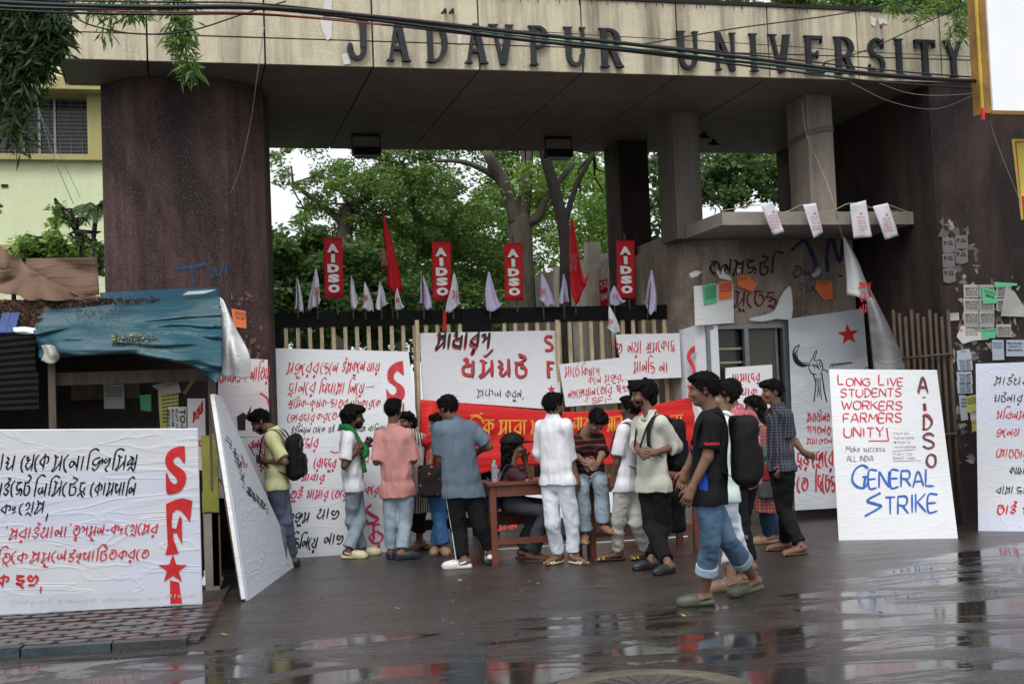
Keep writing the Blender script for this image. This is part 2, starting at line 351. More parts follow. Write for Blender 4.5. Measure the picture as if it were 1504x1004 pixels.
def type_mesh(tx, size, bold=0.0, res=2):
    c = bpy.data.curves.new('type', 'FONT'); c.body = tx; c.size = size; c.offset = bold; c.resolution_u = res
    o = bpy.data.objects.new('type', c); COL.objects.link(o)
    me = bpy.data.meshes.new_from_object(o.evaluated_get(bpy.context.evaluated_depsgraph_get())); bpy.data.objects.remove(o)
    V = np.array([v.co for v in me.vertices]) if len(me.vertices) else np.zeros((0, 3)); F = [tuple(p.vertices) for p in me.polygons]
    bpy.data.meshes.remove(me); return V, F
_tc = {}
def type_on(mb, tx, o, ux, uy, w, h, n, bold=.0, lift=.004):
    """printed type fitted into a w x h box whose lower left corner is o"""
    if (tx, bold) not in _tc: _tc[(tx, bold)] = type_mesh(tx, 1, bold)
    V, F = _tc[(tx, bold)]
    if not len(V): return
    a, b = V.min(0), V.max(0); s = (b - a); s[s == 0] = 1
    P = [np.asarray(o) + np.asarray(ux) * (v[0] - a[0]) / s[0] * w + np.asarray(uy) * (v[1] - a[1]) / s[1] * h + np.asarray(n) * lift for v in V]
    mb.add(P, F)

# ---------------------------------------------------------------- materials in use
def asphalt():
    mt, t, b = nodes_of('wet_asphalt')
    v = coords(t); sx = N(t, 'ShaderNodeSeparateXYZ'); t.links.new(v, sx.inputs[0])
    big = noise(t, coords(t, (.45, 1.2, 1)), 1.3, 7, .68, 1.2)
    # water stands in the low camber of the road, nearer than about 8.6 m, and in small hollows beyond it
    camb = N(t, 'ShaderNodeClamp'); camb.inputs['Max'].default_value = 2.1; t.links.new(math_(t, 'MULTIPLY', math_(t, 'SUBTRACT', sx.outputs['X'], 4.3), .75), camb.inputs[0])
    near = math_(t, 'MULTIPLY', math_(t, 'SUBTRACT', math_(t, 'ADD', 9.0, camb.outputs[0]), sx.outputs['Y']), .5)
    nearc = N(t, 'ShaderNodeClamp'); nearc.inputs['Min'].default_value = -.16; nearc.inputs['Max'].default_value = .11; t.links.new(near, nearc.inputs[0])
    right = N(t, 'ShaderNodeClamp'); t.links.new(math_(t, 'MULTIPLY', math_(t, 'SUBTRACT', sx.outputs['X'], 4.3), .12), right.inputs[0]); right.inputs['Max'].default_value = .02
    right.inputs['Min'].default_value = 0
    wet = math_(t, 'ADD', math_(t, 'ADD', big, nearc.outputs[0]), right.outputs[0])
    pud = ramp(t, wet, [(.50, 0), (.62, 1)])
    damp = ramp(t, wet, [(.05, 0), (.42, 1)])
    fine = noise(t, v, 75, 3, .8); med = math_(t, 'ADD', math_(t, 'MULTIPLY', noise(t, v, 3.2, 8, .75), .6), math_(t, 'MULTIPLY', noise(t, v, 24, 4, .7), .4))
    c = ramp(t, med, [(.36, (.009, .008, .007)), (.62, (.048, .040, .035))])
    c = mix(t, ramp(t, fine, [(.53, 0), (.66, 1)]), c, (.15, .135, .12)); c = mix(t, ramp(t, fine, [(.36, 1), (.45, 0)]), c, (.008, .007, .006)); c = mix(t, ramp(t, noise(t, coords(t, (.35, 1, 1)), 2.2, 6, .7), [(.45, 0), (.7, .6)]), c, (.025, .019, .017))
    c = mix(t, pud, c, (.022, .019, .017))
    t.links.new(c, b.inputs['Base Color'])
    r1 = mix(t, damp, (.40, .40, .40), (.14, .14, .14)); r1 = mix(t, math_(t, 'MULTIPLY', fine, .45), r1, (.75, .75, .75))
    r2 = mix(t, pud, r1, mix(t, noise(t, v, 6, 3), (.035, .035, .035), (.13, .13, .13)))
    t.links.new(r2, b.inputs['Roughness'])
    b.inputs['Specular IOR Level'].default_value = .5
    cb = N(t, 'ShaderNodeBump', Strength=1.0, Distance=.0045)
    inv = math_(t, 'SUBTRACT', 1.0, pud)
    hh = math_(t, 'ADD', math_(t, 'MULTIPLY', math_(t, 'ADD', fine, math_(t, 'MULTIPLY', noise(t, v, 40, 3), 1.2)), inv), math_(t, 'MULTIPLY', noise(t, coords(t, (.8, 1, 1)), 11, 3), .09))
    t.links.new(hh, cb.inputs['Height']); t.links.new(cb.outputs[0], b.inputs['Normal'])
asphalt()
mat('concrete', (.27, .25, .22), .85, .35, 2, .5, 30)
mat('concrete_wet', (.07, .062, .056), .5, .35, 3, .5, 30)
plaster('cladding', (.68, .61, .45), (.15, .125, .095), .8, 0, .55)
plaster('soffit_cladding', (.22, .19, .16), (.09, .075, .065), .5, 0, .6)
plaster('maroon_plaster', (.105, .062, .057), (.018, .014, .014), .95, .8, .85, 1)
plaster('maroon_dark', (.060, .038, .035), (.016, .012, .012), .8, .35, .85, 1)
plaster('guard_plaster', (.46, .385, .32), (.17, .125, .10), .6, .3, .9, .5)
plaster('column_dark', (.19, .165, .145), (.05, .045, .04), .6, .1, .9)
plaster('column_plaster', (.34, .29, .25), (.10, .08, .07), .6, .1, .9)
plaster('lime_wall', (.66, .73, .47), (.50, .56, .34), .25, 0, .8)
plaster('olive_trim', (.42, .38, .17), (.26, .23, .10), .3, 0, .8)
mat('joint_dark', (.02, .018, .016), .9, .1, 3, 0)
mat('letter_metal', (.022, .026, .030), .45, .4, 6, .3, 30, .3)
mat('black_steel', (.007, .007, .008), .7, .4, 6, .3, 40, 0, .15)
mat('bamboo', (.62, .50, .33), .65, .35, 8, .3, 40, stretch=(3, 3, .7))
mat('bamboo_dark', (.09, .066, .046), .7, .35, 8, .3, 40, stretch=(3, 3, .7))
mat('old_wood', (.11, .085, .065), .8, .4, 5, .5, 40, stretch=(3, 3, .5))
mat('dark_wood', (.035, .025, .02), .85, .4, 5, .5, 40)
mat('table_wood', (.15, .045, .027), .4, .35, 5, .3, 30, stretch=(.6, 2, 2))
mat('aluminium', (.24, .25, .26), .45, .25, 6, .15, 50, .7)
mat('glass_dark', (.03, .032, .035), .12, .2, 3, 0)
mat('glass_brown', (.085, .075, .06), .25, .25, 3, .1, 8)
mat('rust', (.20, .10, .05), .8, .5, 8, .5, 40)
mat('paint_red', (.66, .03, .035), .6, .3, 14, .2, 60)
mat('paint_red2', (.60, .045, .06), .65, .35, 14, .2, 60)
mat('paint_pink', (.66, .05, .15), .65, .3, 14, .2, 60)
mat('paint_black', (.014, .014, .016), .6, .3, 14, .2, 60)
mat('paint_grey', (.05, .05, .06), .6, .35, 14, .2, 60)
mat('paint_blue', (.02, .12, .50), .6, .35, 14, .2, 60)
mat('paint_orange', (.85, .35, .05), .65, .3, 14, .2, 60)
mat('paint_white', (.78, .78, .76), .7, .15, 14, .1, 60)
mat('faded_pink', (.60, .45, .50), .7, .3, 14, 0)
mat('faded_white', (.72, .75, .80), .7, .3, 14, 0)
mat('spray_blue', (.035, .065, .13), .9, .5, 20, .2, 80)
mat('spray_black', (.035, .03, .035), .9, .5, 20, .2, 80)
mat('spray_red', (.17, .03, .035), .9, .5, 20, .2, 80)
wrinkled('flex_white', (.70, .72, .77), .5, (.62, .68, .86), 1.0)
wrinkled('board_paper', (.72, .74, .77), .55, None, .7)
wrinkled('board_paper2', (.69, .72, .77), .55, None, 1.0)
wrinkled('poster_pinkish', (.72, .66, .68), .6, (.62, .50, .55), .6)
wrinkled('poster_grey', (.66, .69, .74), .6, (.50, .54, .60), 1.0, .4)
wrinkled('flex_print', (.68, .71, .77), .5, (.68, .70, .80), 1.5)
wrinkled('plastic_white', (.72, .73, .73), .35, None, 1.3)
wrinkled('plastic_grey', (.17, .17, .18), .4, (.34, .35, .36), 1.4, .5)
wrinkled('tarp_blue', (.022, .085, .115), .38, (.10, .16, .18), 5.0, .9)
wrinkled('tarp_blue_dark', (.02, .07, .11), .5, None, 3, .7)
wrinkled('tarp_brown', (.16, .095, .066), .8, (.21, .14, .105), 3.5, .6)
wrinkled('banner_red', (.62, .022, .02), .6, None, .8, .35)
wrinkled('flag_red', (.50, .012, .018), .7, None, .5, .35)
wrinkled('flag_white', (.66, .64, .70), .75, None, .6, .25)
wrinkled('flag_lavender', (.55, .50, .70), .75, None, .6, .25)
wrinkled('paper_orange', (.80, .20, .07), .75, None, .4)
wrinkled('paper_green', (.13, .50, .26), .75, None, .4)
wrinkled('paper_cream', (.46, .45, .41), .8, (.30, .30, .28), .5, .5)
wrinkled('torn_grey', (.17, .16, .155), .85, None, .5, .6)
wrinkled('paper_blue', (.42, .48, .56), .8, None, .5, .5)
wrinkled('paper_yellow', (.52, .50, .16), .8, None, .5, .5)
wrinkled('paper_white', (.60, .60, .58), .75, None, .5, .4)
wrinkled('sign_yellow', (.75, .62, .12), .5, None, .1)
mat('billboard_white', (.86, .88, .90), .5, .05, 2, .1, 10)
mat('billboard_frame', (.33, .17, .04), .6, .6, 4, .3, 30)
mat('frame_yellow', (.60, .42, .04), .5, .3, 4, .2, 30)
mat('box_green', (.27, .27, .05), .6, .5, 5, .3, 30)
mat('metal_sheet', (.007, .007, .008), .75, .4, 4, .3, 30, 0, .15)
mat('roof_blue', (.04, .07, .22), .5, .4, 4, .3, 30)
mat('leaf_litter', (.06, .035, .022), .9, .6, 12, .6, 60)
mat('litter_bits', (.42, .38, .26), .8, .6, 20, 0)
mat('leaf_yellow', (.50, .42, .05), .7, .4, 20, 0)
mat('leaf_fallen', (.09, .17, .03), .6, .4, 20, 0)
mat('bark', (.085, .07, .055), .9, .5, 3, .8, 18, stretch=(2, 2, .6), dist=.03)
mat('bark_dark', (.018, .014, .011), .9, .5, 3, .8, 18, stretch=(2, 2, .6), dist=.03)
mat('cable', (.012, .012, .013), .45, .2, 3, 0)
mat('cable_green', (.02, .09, .065), .45, .2, 3, 0)
mat('cable_red', (.30, .05, .03), .5, .2, 3, 0)
mat('cable_grey', (.16, .16, .16), .6, .2, 3, 0)
mat('rope', (.40, .36, .20), .8, .2, 9, 0)
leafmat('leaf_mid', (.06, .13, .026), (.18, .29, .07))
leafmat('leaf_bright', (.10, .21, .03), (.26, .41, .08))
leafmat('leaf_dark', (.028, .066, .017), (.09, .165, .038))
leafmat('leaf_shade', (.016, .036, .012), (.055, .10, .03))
leafmat('leaf_bamboo', (.05, .12, .02), (.13, .24, .05))
leafmat('leaf_palm', (.05, .09, .035), (.11, .17, .07))

# ---------------------------------------------------------------- ground
mb = MB(); mb.box((-150, -60, -.5), (150, 200, 0)); struct(build('road', mb, 'wet_asphalt'))
KZ = .06
ka = gz(-120, 961, KZ); kb = gz(262, 937, KZ); kd = unit(kb - ka); kn = np.array([-kd[1], kd[0], 0])
walk = thing('pavement', '', '', ka); del walk['label'], walk['category']; struct(walk)
def sidestrip(z0, z1, d0, d1, e0, e1):
    a = ka + kd * e0 + kn * d0; b = ka + kd * e1 + kn * d0; c = ka + kd * e1 + kn * d1; d = ka + kd * e0 + kn * d1
    return MB().prism([(*q[:2], z0) for q in (a, b, c, d)], (0, 0, z1 - z0))
LW = float(np.linalg.norm(kb - ka))
mb = sidestrip(.004, KZ - .035, .12, 3.0, -1.2, LW + .12); build('paving_bed', mb, 'concrete_wet', walk)
mats = ['kerb_dark', 'kerb_blue']
mat('kerb_dark', (.035, .04, .037), .45, .5, 4, .6, 30); mat('kerb_blue', (.04, .058, .07), .5, .6, 4, .6, 30)
mat('paver_red', (.085, .050, .046), .3, .4, 6, .5, 40); mat('paver_grey', (.075, .064, .060), .3, .4, 6, .5, 40)
e = -1.1; i = 0
while e < LW:
    L = .58; mb = sidestrip(.0, KZ + random.Random(i).uniform(-.008, .008), 0, .13, e, min(e + L - .012, LW + .05)); build('kerb_stone', mb, ['kerb_dark', 'kerb_dark', 'kerb_blue', 'kerb_blue', 'kerb_dark'][i % 5], walk); e += L; i += 1
R1 = random.Random(8); row = 0; d = .15
while d < 2.0:
    e = -.5 + (row % 2) * .11; 
    while e < LW + .02:
        c0 = ka + kd * (e + .1) + kn * (d + .055); rr = R1.uniform(-.006, .004)
        poly = [(-.105, 0), (-.07, -.05), (.07, -.05), (.105, 0), (.07, .05), (-.07, .05)]
        P = [(*(c0 + kd * a + kn * b)[:2], KZ - .04) for a, b in poly]
        build('paving_stone', MB().prism(P, (0, 0, .04 + rr)), 'paver_red' if R1.random() < .42 else 'paver_grey', walk); e += .222
    d += .113 if d < .9 else .16; row += 1
    if d > 1.7: break
mb = MB()
for k in range(24):
    a = math.pi * k / 23
mc = gz(955, 1016); 
ring = lambda r, z: [(mc[0] + r * math.cos(2 * math.pi * k / 40), mc[1] + r * math.sin(2 * math.pi * k / 40), z) for k in range(40)]
man = thing('manhole_cover', 'round concrete manhole cover set in the wet road at the bottom edge', 'manhole', mc)
mat('manhole_rim', (.12, .10, .07), .6, .5, 6, .6, 30)
build('rim', MB().loft([ring(.56, .002), ring(.54, .012), ring(.40, .012), ring(.395, .004)]), 'manhole_rim', man, True)
build('lid', MB().loft([ring(.385, .004), ring(.38, .014), ring(.01, .016)]), 'concrete_wet', man)
mb = MB()
for k in range(20):
    a = 2 * math.pi * k / 20; c, s_ = math.cos(a), math.sin(a)
    mb.bar((mc[0] + .16 * c, mc[1] + .16 * s_, .017), (mc[0] + .35 * c, mc[1] + .35 * s_, .017), .012, .008)
build('lid_ribs', mb, 'concrete_wet', man)
# grit, petals and leaf scraps on the road: nobody could count them
R2 = np.random.RandomState(3); V = []; Q = []
def scraps(n, x0, x1, y0, y1, smin, smax, name, mt):
    V = []; Q = []
    for _ in range(n):
        x, y = R2.uniform(x0, x1), R2.uniform(y0, y1); s_ = R2.uniform(smin, smax) * (1.6 if R2.rand() < .08 else 1); a = R2.uniform(0, 6.28); h = R2.uniform(.3, 1.0) * s_
        k = len(V); c, n_ = math.cos(a), math.sin(a)
        V += [(x - s_ * c, y - s_ * n_, .003), (x + .6 * s_ * n_, y - .6 * s_ * c, .003 + h * .4), (x + s_ * c, y + s_ * n_, .004), (x - .6 * s_ * n_, y + .6 * s_ * c, .004)]
        Q.append((k, k + 1, k + 2, k + 3))
    return stuff(quadmesh(name, np.array(V), np.array(Q), mt, None, False))
scraps(1700, -.5, 7.5, 7.6, 11.2, .002, .0075, 'road_litter', 'litter_bits')
scraps(420, -1.0, 3.5, 9.0, 11.8, .003, .010, 'pale_grit', 'litter_bits')
scraps(60, .3, 7, 7.3, 11, .008, .02, 'fallen_leaves', 'leaf_litter')
for x, y, sz, mt, lb in [(330, 933, .035, 'leaf_yellow', 'yellow fallen leaf on the wet road right of the kerb end'), (884, 862, .06, 'leaf_fallen', 'green fallen leaf lying on the road below the seated crowd'), (676, 853, .03, 'paper_white', 'small white paper scrap on the road near the white clogs'), (1004, 905, .03, 'leaf_yellow', 'yellow green scrap on the road before the green clogs')]:
    p = gz(x, y); mb = MB(); a = R1.uniform(0, 3); c, s_ = math.cos(a) * sz, math.sin(a) * sz
    mb.add([(p[0] - c, p[1] - s_, .006), (p[0] - s_ * .4, p[1] + c * .4, .012), (p[0] + c, p[1] + s_, .018), (p[0] + s_ * .4, p[1] - c * .4, .01), (p[0], p[1], .009)], [(0, 4, 1), (1, 4, 2), (2, 4, 3), (3, 4, 0)])
    tag(build('fallen_leaf' if 'leaf' in lb else 'scrap', mb, mt, None, fix=False), lb, 'leaf' if 'leaf' in lb else 'scrap')

# ---------------------------------------------------------------- the gateway: beam, pillars, columns
XJ = [-1.07, -.24, .90, 1.99, 3.11, 4.24, 5.33, 6.41, 7.51, 8.57, 9.68, 10.8, 11.9]
gw = thing('gateway_beam', 'long concrete gateway beam clad in stained cream panels above the gate', 'gateway', (4, 15, 5.05))
build('beam_core', MB().box((-.69, 13.04, 5.075), (11.9, 17.1, 5.82)).box((-1.05, 13.04, 5.075), (-.7, 14.0, 5.82)), 'joint_dark', gw)
R3 = random.Random(2)
for i in range(len(XJ) - 1):
    for z0, z1 in ((5.05, 5.307), (5.321, 5.84)):
        j = R3.uniform(0, .006); build('cladding_panel', MB().box((XJ[i] + .009, 13.0 - j, z0), (XJ[i + 1] - .009, 13.035, z1)), 'cladding', gw)
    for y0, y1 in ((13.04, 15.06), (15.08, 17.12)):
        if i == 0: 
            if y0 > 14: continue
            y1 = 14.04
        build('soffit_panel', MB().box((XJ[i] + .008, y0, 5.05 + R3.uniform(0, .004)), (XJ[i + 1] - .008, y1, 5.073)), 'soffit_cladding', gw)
build('coping', MB().box((-1.09, 12.98, 5.845), (11.9, 17.15, 5.885)), 'joint_dark', gw)
build('end_panel', MB().box((-1.085, 13.0, 5.05), (-1.072, 14.04, 5.84)), 'cladding', gw)
R3 = random.Random(12); mb = MB()
for k in range(70):
    x = R3.uniform(3.2, 9.3); l = R3.uniform(.02, .09); mb.tube([(x, 12.975, 5.86), (x + R3.uniform(-.01, .01), 12.97, 5.86 - l)], .004, 4)
stuff(build('moss_drips', mb, 'joint_dark', gw))
# torn poster scraps stuck on the fascia
wr = Writing((0, 12.99, 0), (0, -1, 0), (0, 0, 1), .004)
for pts in ([(470, 28), (488, 26), (487, 56), (480, 60), (476, 50), (472, 42)], [(502, 80), (512, 78), (515, 94), (505, 95)], [(476, 0), (487, 0), (488, 24), (474, 24)], [(1278, 24), (1287, 28), (1285, 40), (1279, 36)], [(1290, 27), (1303, 30), (1303, 36), (1291, 36)], [(1352, 22), (1357, 22), (1356, 42), (1352, 38)], [(672, 50), (678, 50), (678, 64), (672, 64)]):
    wr.poly(pts, 'paper_white')
wr.done(gw, 'torn_paper')
for n_, px in ((0, 657), (1, 668), (2, 1300)):
    p = at(px, [17, 17, 38][n_], 12.9); mb = MB()
    mb.tube([(p[0], 13.0, p[2] + .02), (p[0] - .02, 12.9, p[2] + .02), (p[0] - .06, 12.88, p[2] - .03)], .014, 6); build('stub_bracket', mb, 'rust' if n_ == 2 else 'joint_dark', gw)

# big serif letters
sign = thing('gateway_lettering', 'large dark serif letters reading JADAVPUR UNIVERSITY on the gateway beam', 'lettering', (4.5, 12.95, 5.3))
def serif(ch):
    """pieces as convex quads in a unit box"""
    out = []; T = .24
    def q(*p): out.append(list(p))
    def stem(x, y0=0, y1=1, t=T): q((x - t / 2, y0), (x + t / 2, y0), (x + t / 2, y1), (x - t / 2, y1))
    def ser(x, y, wd=.44):
        if y < .5: q((x - wd / 2, 0), (x + wd / 2, 0), (x + wd * .36, .05), (x - wd * .36, .05))
        else: q((x - wd * .36, .95), (x + wd * .36, .95), (x + wd / 2, 1), (x - wd / 2, 1))
    def diag(x0, y0, x1, y1, t): q((x0 - t / 2, y0), (x0 + t / 2, y0), (x1 + t / 2, y1), (x1 - t / 2, y1))
    def arc(cx, cy, rx, ry, a0, a1, tx, ty, n=9):
        for k in range(n):
            A, B = [math.radians(a0 + (a1 - a0) * (k + d) / n) for d in (0, 1)]
            q((cx + (rx - tx) * math.cos(A), cy + (ry - ty) * math.sin(A)), (cx + rx * math.cos(A), cy + ry * math.sin(A)), (cx + rx * math.cos(B), cy + ry * math.sin(B)), (cx + (rx - tx) * math.cos(B), cy + (ry - ty) * math.sin(B)))
    if ch == 'J': stem(.72, .3, 1, .28); ser(.72, 1, .6); arc(.43, .28, .43, .28, -180, 0, .26, .1, 12); arc(.13, .3, .13, .12, 0, 360, .13, .12, 10)
    if ch in 'AV':
        f = (lambda y: y) if ch == 'A' else (lambda y: 1 - y)
        for a, b, t in ((.17, .47, .13), (.83, .53, .27)): q((a - t / 2, f(0)), (a + t / 2, f(0)), (b + t / 2, f(1)), (b - t / 2, f(1)))
        if ch == 'A': q((.26, .28), (.74, .28), (.72, .36), (.28, .36)); ser(.17, 0, .36); ser(.83, 0, .42)
        else: ser(.17, 1, .42); ser(.83, 1, .36)
    if ch in 'DPR': stem(.2)
    if ch == 'D': arc(.36, .5, .62, .5, -90, 90, .26, .07, 14); q((.1, 0), (.37, 0), (.37, .07), (.1, .07)); q((.1, .93), (.37, .93), (.37, 1), (.1, 1)); ser(.2, 0); ser(.2, 1)
    if ch in 'PR': arc(.42, .72, .5, .28, -90, 90, .24, .07, 12); q((.25, .44), (.43, .44), (.43, .51), (.25, .51)); q((.25, .93), (.43, .93), (.43, 1), (.25, 1)); ser(.2, 0); ser(.2, 1)
    if ch == 'R': q((.72, 0), (1.0, 0), (.66, .46), (.42, .46)); ser(.86, 0, .36)
    if ch == 'U': stem(.2, .3, 1); stem(.86, .3, 1, .12); ser(.2, 1, .44); ser(.86, 1, .3); arc(.5, .32, .42, .32, -180, 0, .2, .09, 14)
    if ch == 'N': stem(.15, 0, 1, .11); stem(.88, 0, 1, .11); q((.74, 0), (.93, 0), (.3, 1), (.06, 1)); ser(.15, 0, .3); ser(.88, 1, .3)
    if ch == 'I': stem(.5, 0, 1, .5); ser(.5, 0, 1); ser(.5, 1, 1)
    if ch == 'E':
        stem(.2); ser(.2, 0); ser(.2, 1); q((.2, 0), (.95, 0), (.95, .09), (.2, .09)); q((.2, .91), (.9, .91), (.9, 1), (.2, 1)); q((.2, .46), (.68, .46), (.68, .54), (.2, .54))
        q((.87, .0), (.97, 0), (.97, .25), (.93, .25)); q((.85, .8), (.9, .8), (.94, 1), (.84, 1)); q((.62, .4), (.68, .4), (.68, .6), (.62, .6))
    if ch == 'T': stem(.5, 0, 1, .26); ser(.5, 0, .5); q((0, .91), (1, .91), (1, 1), (0, 1)); q((0, .78), (.07, .78), (.11, 1), (0, 1)); q((.93, .78), (1, .78), (1, 1), (.89, 1))
    if ch == 'Y': stem(.5, 0, .5, .24); ser(.5, 0, .46); q((.38, .5), (.62, .5), (.3, 1), (.04, 1)); q((.48, .5), (.62, .5), (.93, 1), (.81, 1)); ser(.17, 1, .4); ser(.87, 1, .3)
    if ch == 'S': arc(.5, .74, .42, .26, 20, 270, .2, .08, 14); arc(.5, .27, .44, .27, -160, 90, .2, .08, 14); q((.82, .72), (.9, .72), (.9, 1), (.84, .96)); q((.06, .0), (.12, .04), (.14, .28), (.06, .28))
    return out
LET = [('J', 510, 544), ('A', 567, 602.5), ('D', 625.5, 659), ('A', 682, 716), ('V', 720, 756), ('P', 777.6, 809), ('U', 829, 861.6), ('R', 881, 915), ('U', 994.7, 1027), ('N', 1049.5, 1081), ('I', 1100.5, 1114), ('V', 1130, 1162), ('E', 1182, 1211), ('R', 1225.6, 1257), ('S', 1274, 1301), ('I', 1314, 1328), ('T', 1344, 1374), ('Y', 1386.5, 1414.5)]
for ch, a, b in LET:
    x0, x1 = at(a, 65, 12.94)[0], at(b, 75, 12.94)[0]; mb = MB()
    for k, p in enumerate(serif(ch)):
        y = 12.935 - (k % 7) * .0009
        mb.prism([(x0 + (x1 - x0) * u, y, 5.10 + .42 * v) for u, v in p], (0, .05, 0))
    build('letter', mb, 'letter_metal', sign)

# left pillar: chamfered block, right pillar, columns, guard room
def pillar(name, label, poly, z, mt):
    o = build(name, MB().prism([(x, y, 0) for x, y in poly], (0, 0, z)), mt); tag(o, label, 'pillar'); return o
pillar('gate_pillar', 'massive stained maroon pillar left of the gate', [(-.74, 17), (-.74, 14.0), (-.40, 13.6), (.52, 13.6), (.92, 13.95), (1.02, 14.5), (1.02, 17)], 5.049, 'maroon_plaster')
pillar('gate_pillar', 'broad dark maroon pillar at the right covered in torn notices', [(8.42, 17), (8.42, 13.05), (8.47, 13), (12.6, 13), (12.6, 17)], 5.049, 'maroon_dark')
tag(build('column', MB().box((5.88, 14.62, 3.48), (6.22, 15.16, 5.049)), 'column_dark'), 'tall grey brown column at the left corner of the guard room', 'column')
tag(build('column', MB().box((5.78, 16.35, 0), (6.2, 16.95, 5.049)), 'maroon_dark'), 'dark rear column behind the gate right of the fourth banner', 'column')
c2 = thing('column', 'short pale grey column standing on the guard room canopy', 'column', (7.36, 13.95, 3.63))
build('shaft', MB().box((7.2, 13.7, 3.632), (7.53, 14.2, 5.049)), 'column_plaster', c2)
mb = MB()
for k in range(3): z = 4.58 + k * .03; mb.tube([(7.19, 14.2, z - .06), (7.19, 13.69, z - .02), (7.36, 13.685, z + R3.uniform(0, .03)), (7.54, 13.69, z + .04)], .008, 5)
build('wire_wrap', mb, 'cable_grey', c2)
gr = thing('guard_room', 'grey brown guard room with rounded corner and flat canopy beside the gate', 'building', (7.2, 16, 0))
prof = [(5.93, 18.4), (5.93, 15.35)] + [(5.93 + .6 * (1 - math.cos(a)), 15.35 - .6 * math.sin(a)) for a in np.linspace(.15, math.pi / 2, 9)] + [(8.3, 14.75), (8.3, 18.4)]
WX0, WX1, WZ0, WZ1 = at(1036, 500, 14.75)[0], at(1160, 500, 14.75)[0], .62, 2.42
# wall around the window opening
f0 = [p for p in prof if p[0] <= WX0]; 
build('wall', MB().prism([(x, y, 0) for x, y in f0 + [(WX0, 14.75), (WX0, 18.4)]], (0, 0, 3.478)), 'guard_plaster', gr)
build('wall', MB().box((WX1, 14.75, 0), (8.3, 18.4, 3.478)), 'guard_plaster', gr)
build('wall', MB().box((WX0 + .001, 14.752, 0), (WX1 - .001, 14.95, WZ0)).box((WX0 + .001, 14.752, WZ1), (WX1 - .001, 14.95, 3.477)).box((WX0 + .001, 15.5, .001), (WX1 - .001, 15.52, 3.47)), 'guard_plaster', gr)
build('plinth', MB().box((6.5, 14.72, 0), (8.32, 14.748, .13)), 'concrete_wet', gr)
build('canopy', MB().prism([(5.98, 14.6, 3.48), (5.98, 13.5, 3.48), (8.41, 13.5, 3.48), (8.41, 14.6, 3.48)], (0, 0, .15)).box((5.99, 14.601, 3.481), (8.41, 18.5, 3.61)), 'concrete', gr)
wf = MB(); X = lambda f: WX0 + (WX1 - WX0) * f
for a, b in (((X(.0), WZ0), (X(.035), WZ1)), ((X(.90), WZ0), (X(1), WZ1)), ((X(.44), WZ0), (X(.49), WZ1 - .05))): wf.box((a[0], 14.70, a[1]), (b[0], 14.78, b[1]))
wf.box((X(.036), 14.705, WZ1 - .05), (X(.899), 14.775, WZ1)).box((X(.036), 14.705, WZ0), (X(.899), 14.775, WZ0 + .05)).box((X(.84), 14.79, WZ0 + .05), (X(.87), 14.82, WZ1 - .05))
win = build('window', wf, 'aluminium', gr)
build('pane', MB().box((X(.491), 14.80, WZ0 + .05), (X(.838), 14.806, WZ1 - .05)), 'glass_brown', win)
build('pane', MB().box((X(.037), 14.84, WZ0 + .05), (X(.438), 14.846, WZ1 - .05)), 'glass_dark', win)
mb = MB(); mb.box((X(.10), 14.80, WZ0 + .05), (X(.125), 14.82, WZ1 - .05))
for z in (1.5, 1.72, 1.95, 2.12): mb.box((X(.126), 14.8, z), (X(.438), 14.815, z + .025))
build('grille', mb, 'rope', win)
mb = MB()
for k in range(6): mb.tube([(8.35 - .15 * k, 13.6, 3.62), (8.3 - .15 * k, 13.62, 3.66)], .02)
p = at(1305, 303, 13.9); tag(build('brick', MB().box((p[0] - .1, 13.8, 3.632), (p[0] + .08, 13.9, 3.70)), 'rust'), 'loose brick lying on the right end of the canopy', 'brick')
# graffiti on the guard room wall
wr = Writing((0, 14.75, 0), (0, -1, 0), (1104, 300, 3.1375), .005)
wr.stroke([(180, 215), (230, 170), (290, 140)], 26, 'spray_blue', taper=False); wr.stroke([(245, 165), (270, 210), (300, 290)], 22, 'spray_blue', taper=False)
wr.stroke([(350, 310), (345, 230), (365, 150), (405, 265), (420, 150)], 20, 'spray_blue', taper=False)
wr.text('তল', 180, 280, 340, 60, 8, 'spray_blue'); wr.text('গন', 215, 300, 410, 50, 6, 'spray_blue')
wr.stroke([(395, 330), (420, 330)], 8, 'spray_blue'); 
wr.done(gr, 'graffiti'); wr = Writing((0, 14.75, 0), (0, -1, 0), (760, 300, 3.1375), .005)
wr.text('ঢনসভটি'.replace('ঢ', 'ত'), 880, 1180, 325, 70, 11, 'spray_black', y1=320, slant=.05); wr.text('মুেচছ~', 1000, 1190, 470, 70, 10, 'spray_red', slant=.05)
wr.done(gr, 'graffiti')
wr = Writing((6.03, 0, 0), (-1, 0, 0), (760, 300, 3.1375), .005)
wr.text('KAR', 600, 725, 290, 60, 9, 'spray_black', slant=0); wr.text('AM', 655, 740, 385, 65, 9, 'spray_black', slant=0); wr.done(gr, 'graffiti')
# graffiti and stickers on the left pillar
wr = Writing((0, 13.6, 0), (0, -1, 0), (0, 330, 3.0425), .005)
pl = bpy.data.objects['gate_pillar']
wr.stroke([(780, 195), (850, 190), (920, 175)], 20, 'spray_blue'); wr.stroke([(855, 190), (862, 260)], 18, 'spray_blue'); wr.stroke([(945, 240), (955, 190), (975, 230), (1005, 180), (1010, 235)], 14, 'spray_blue')
wr.done(pl, 'graffiti')
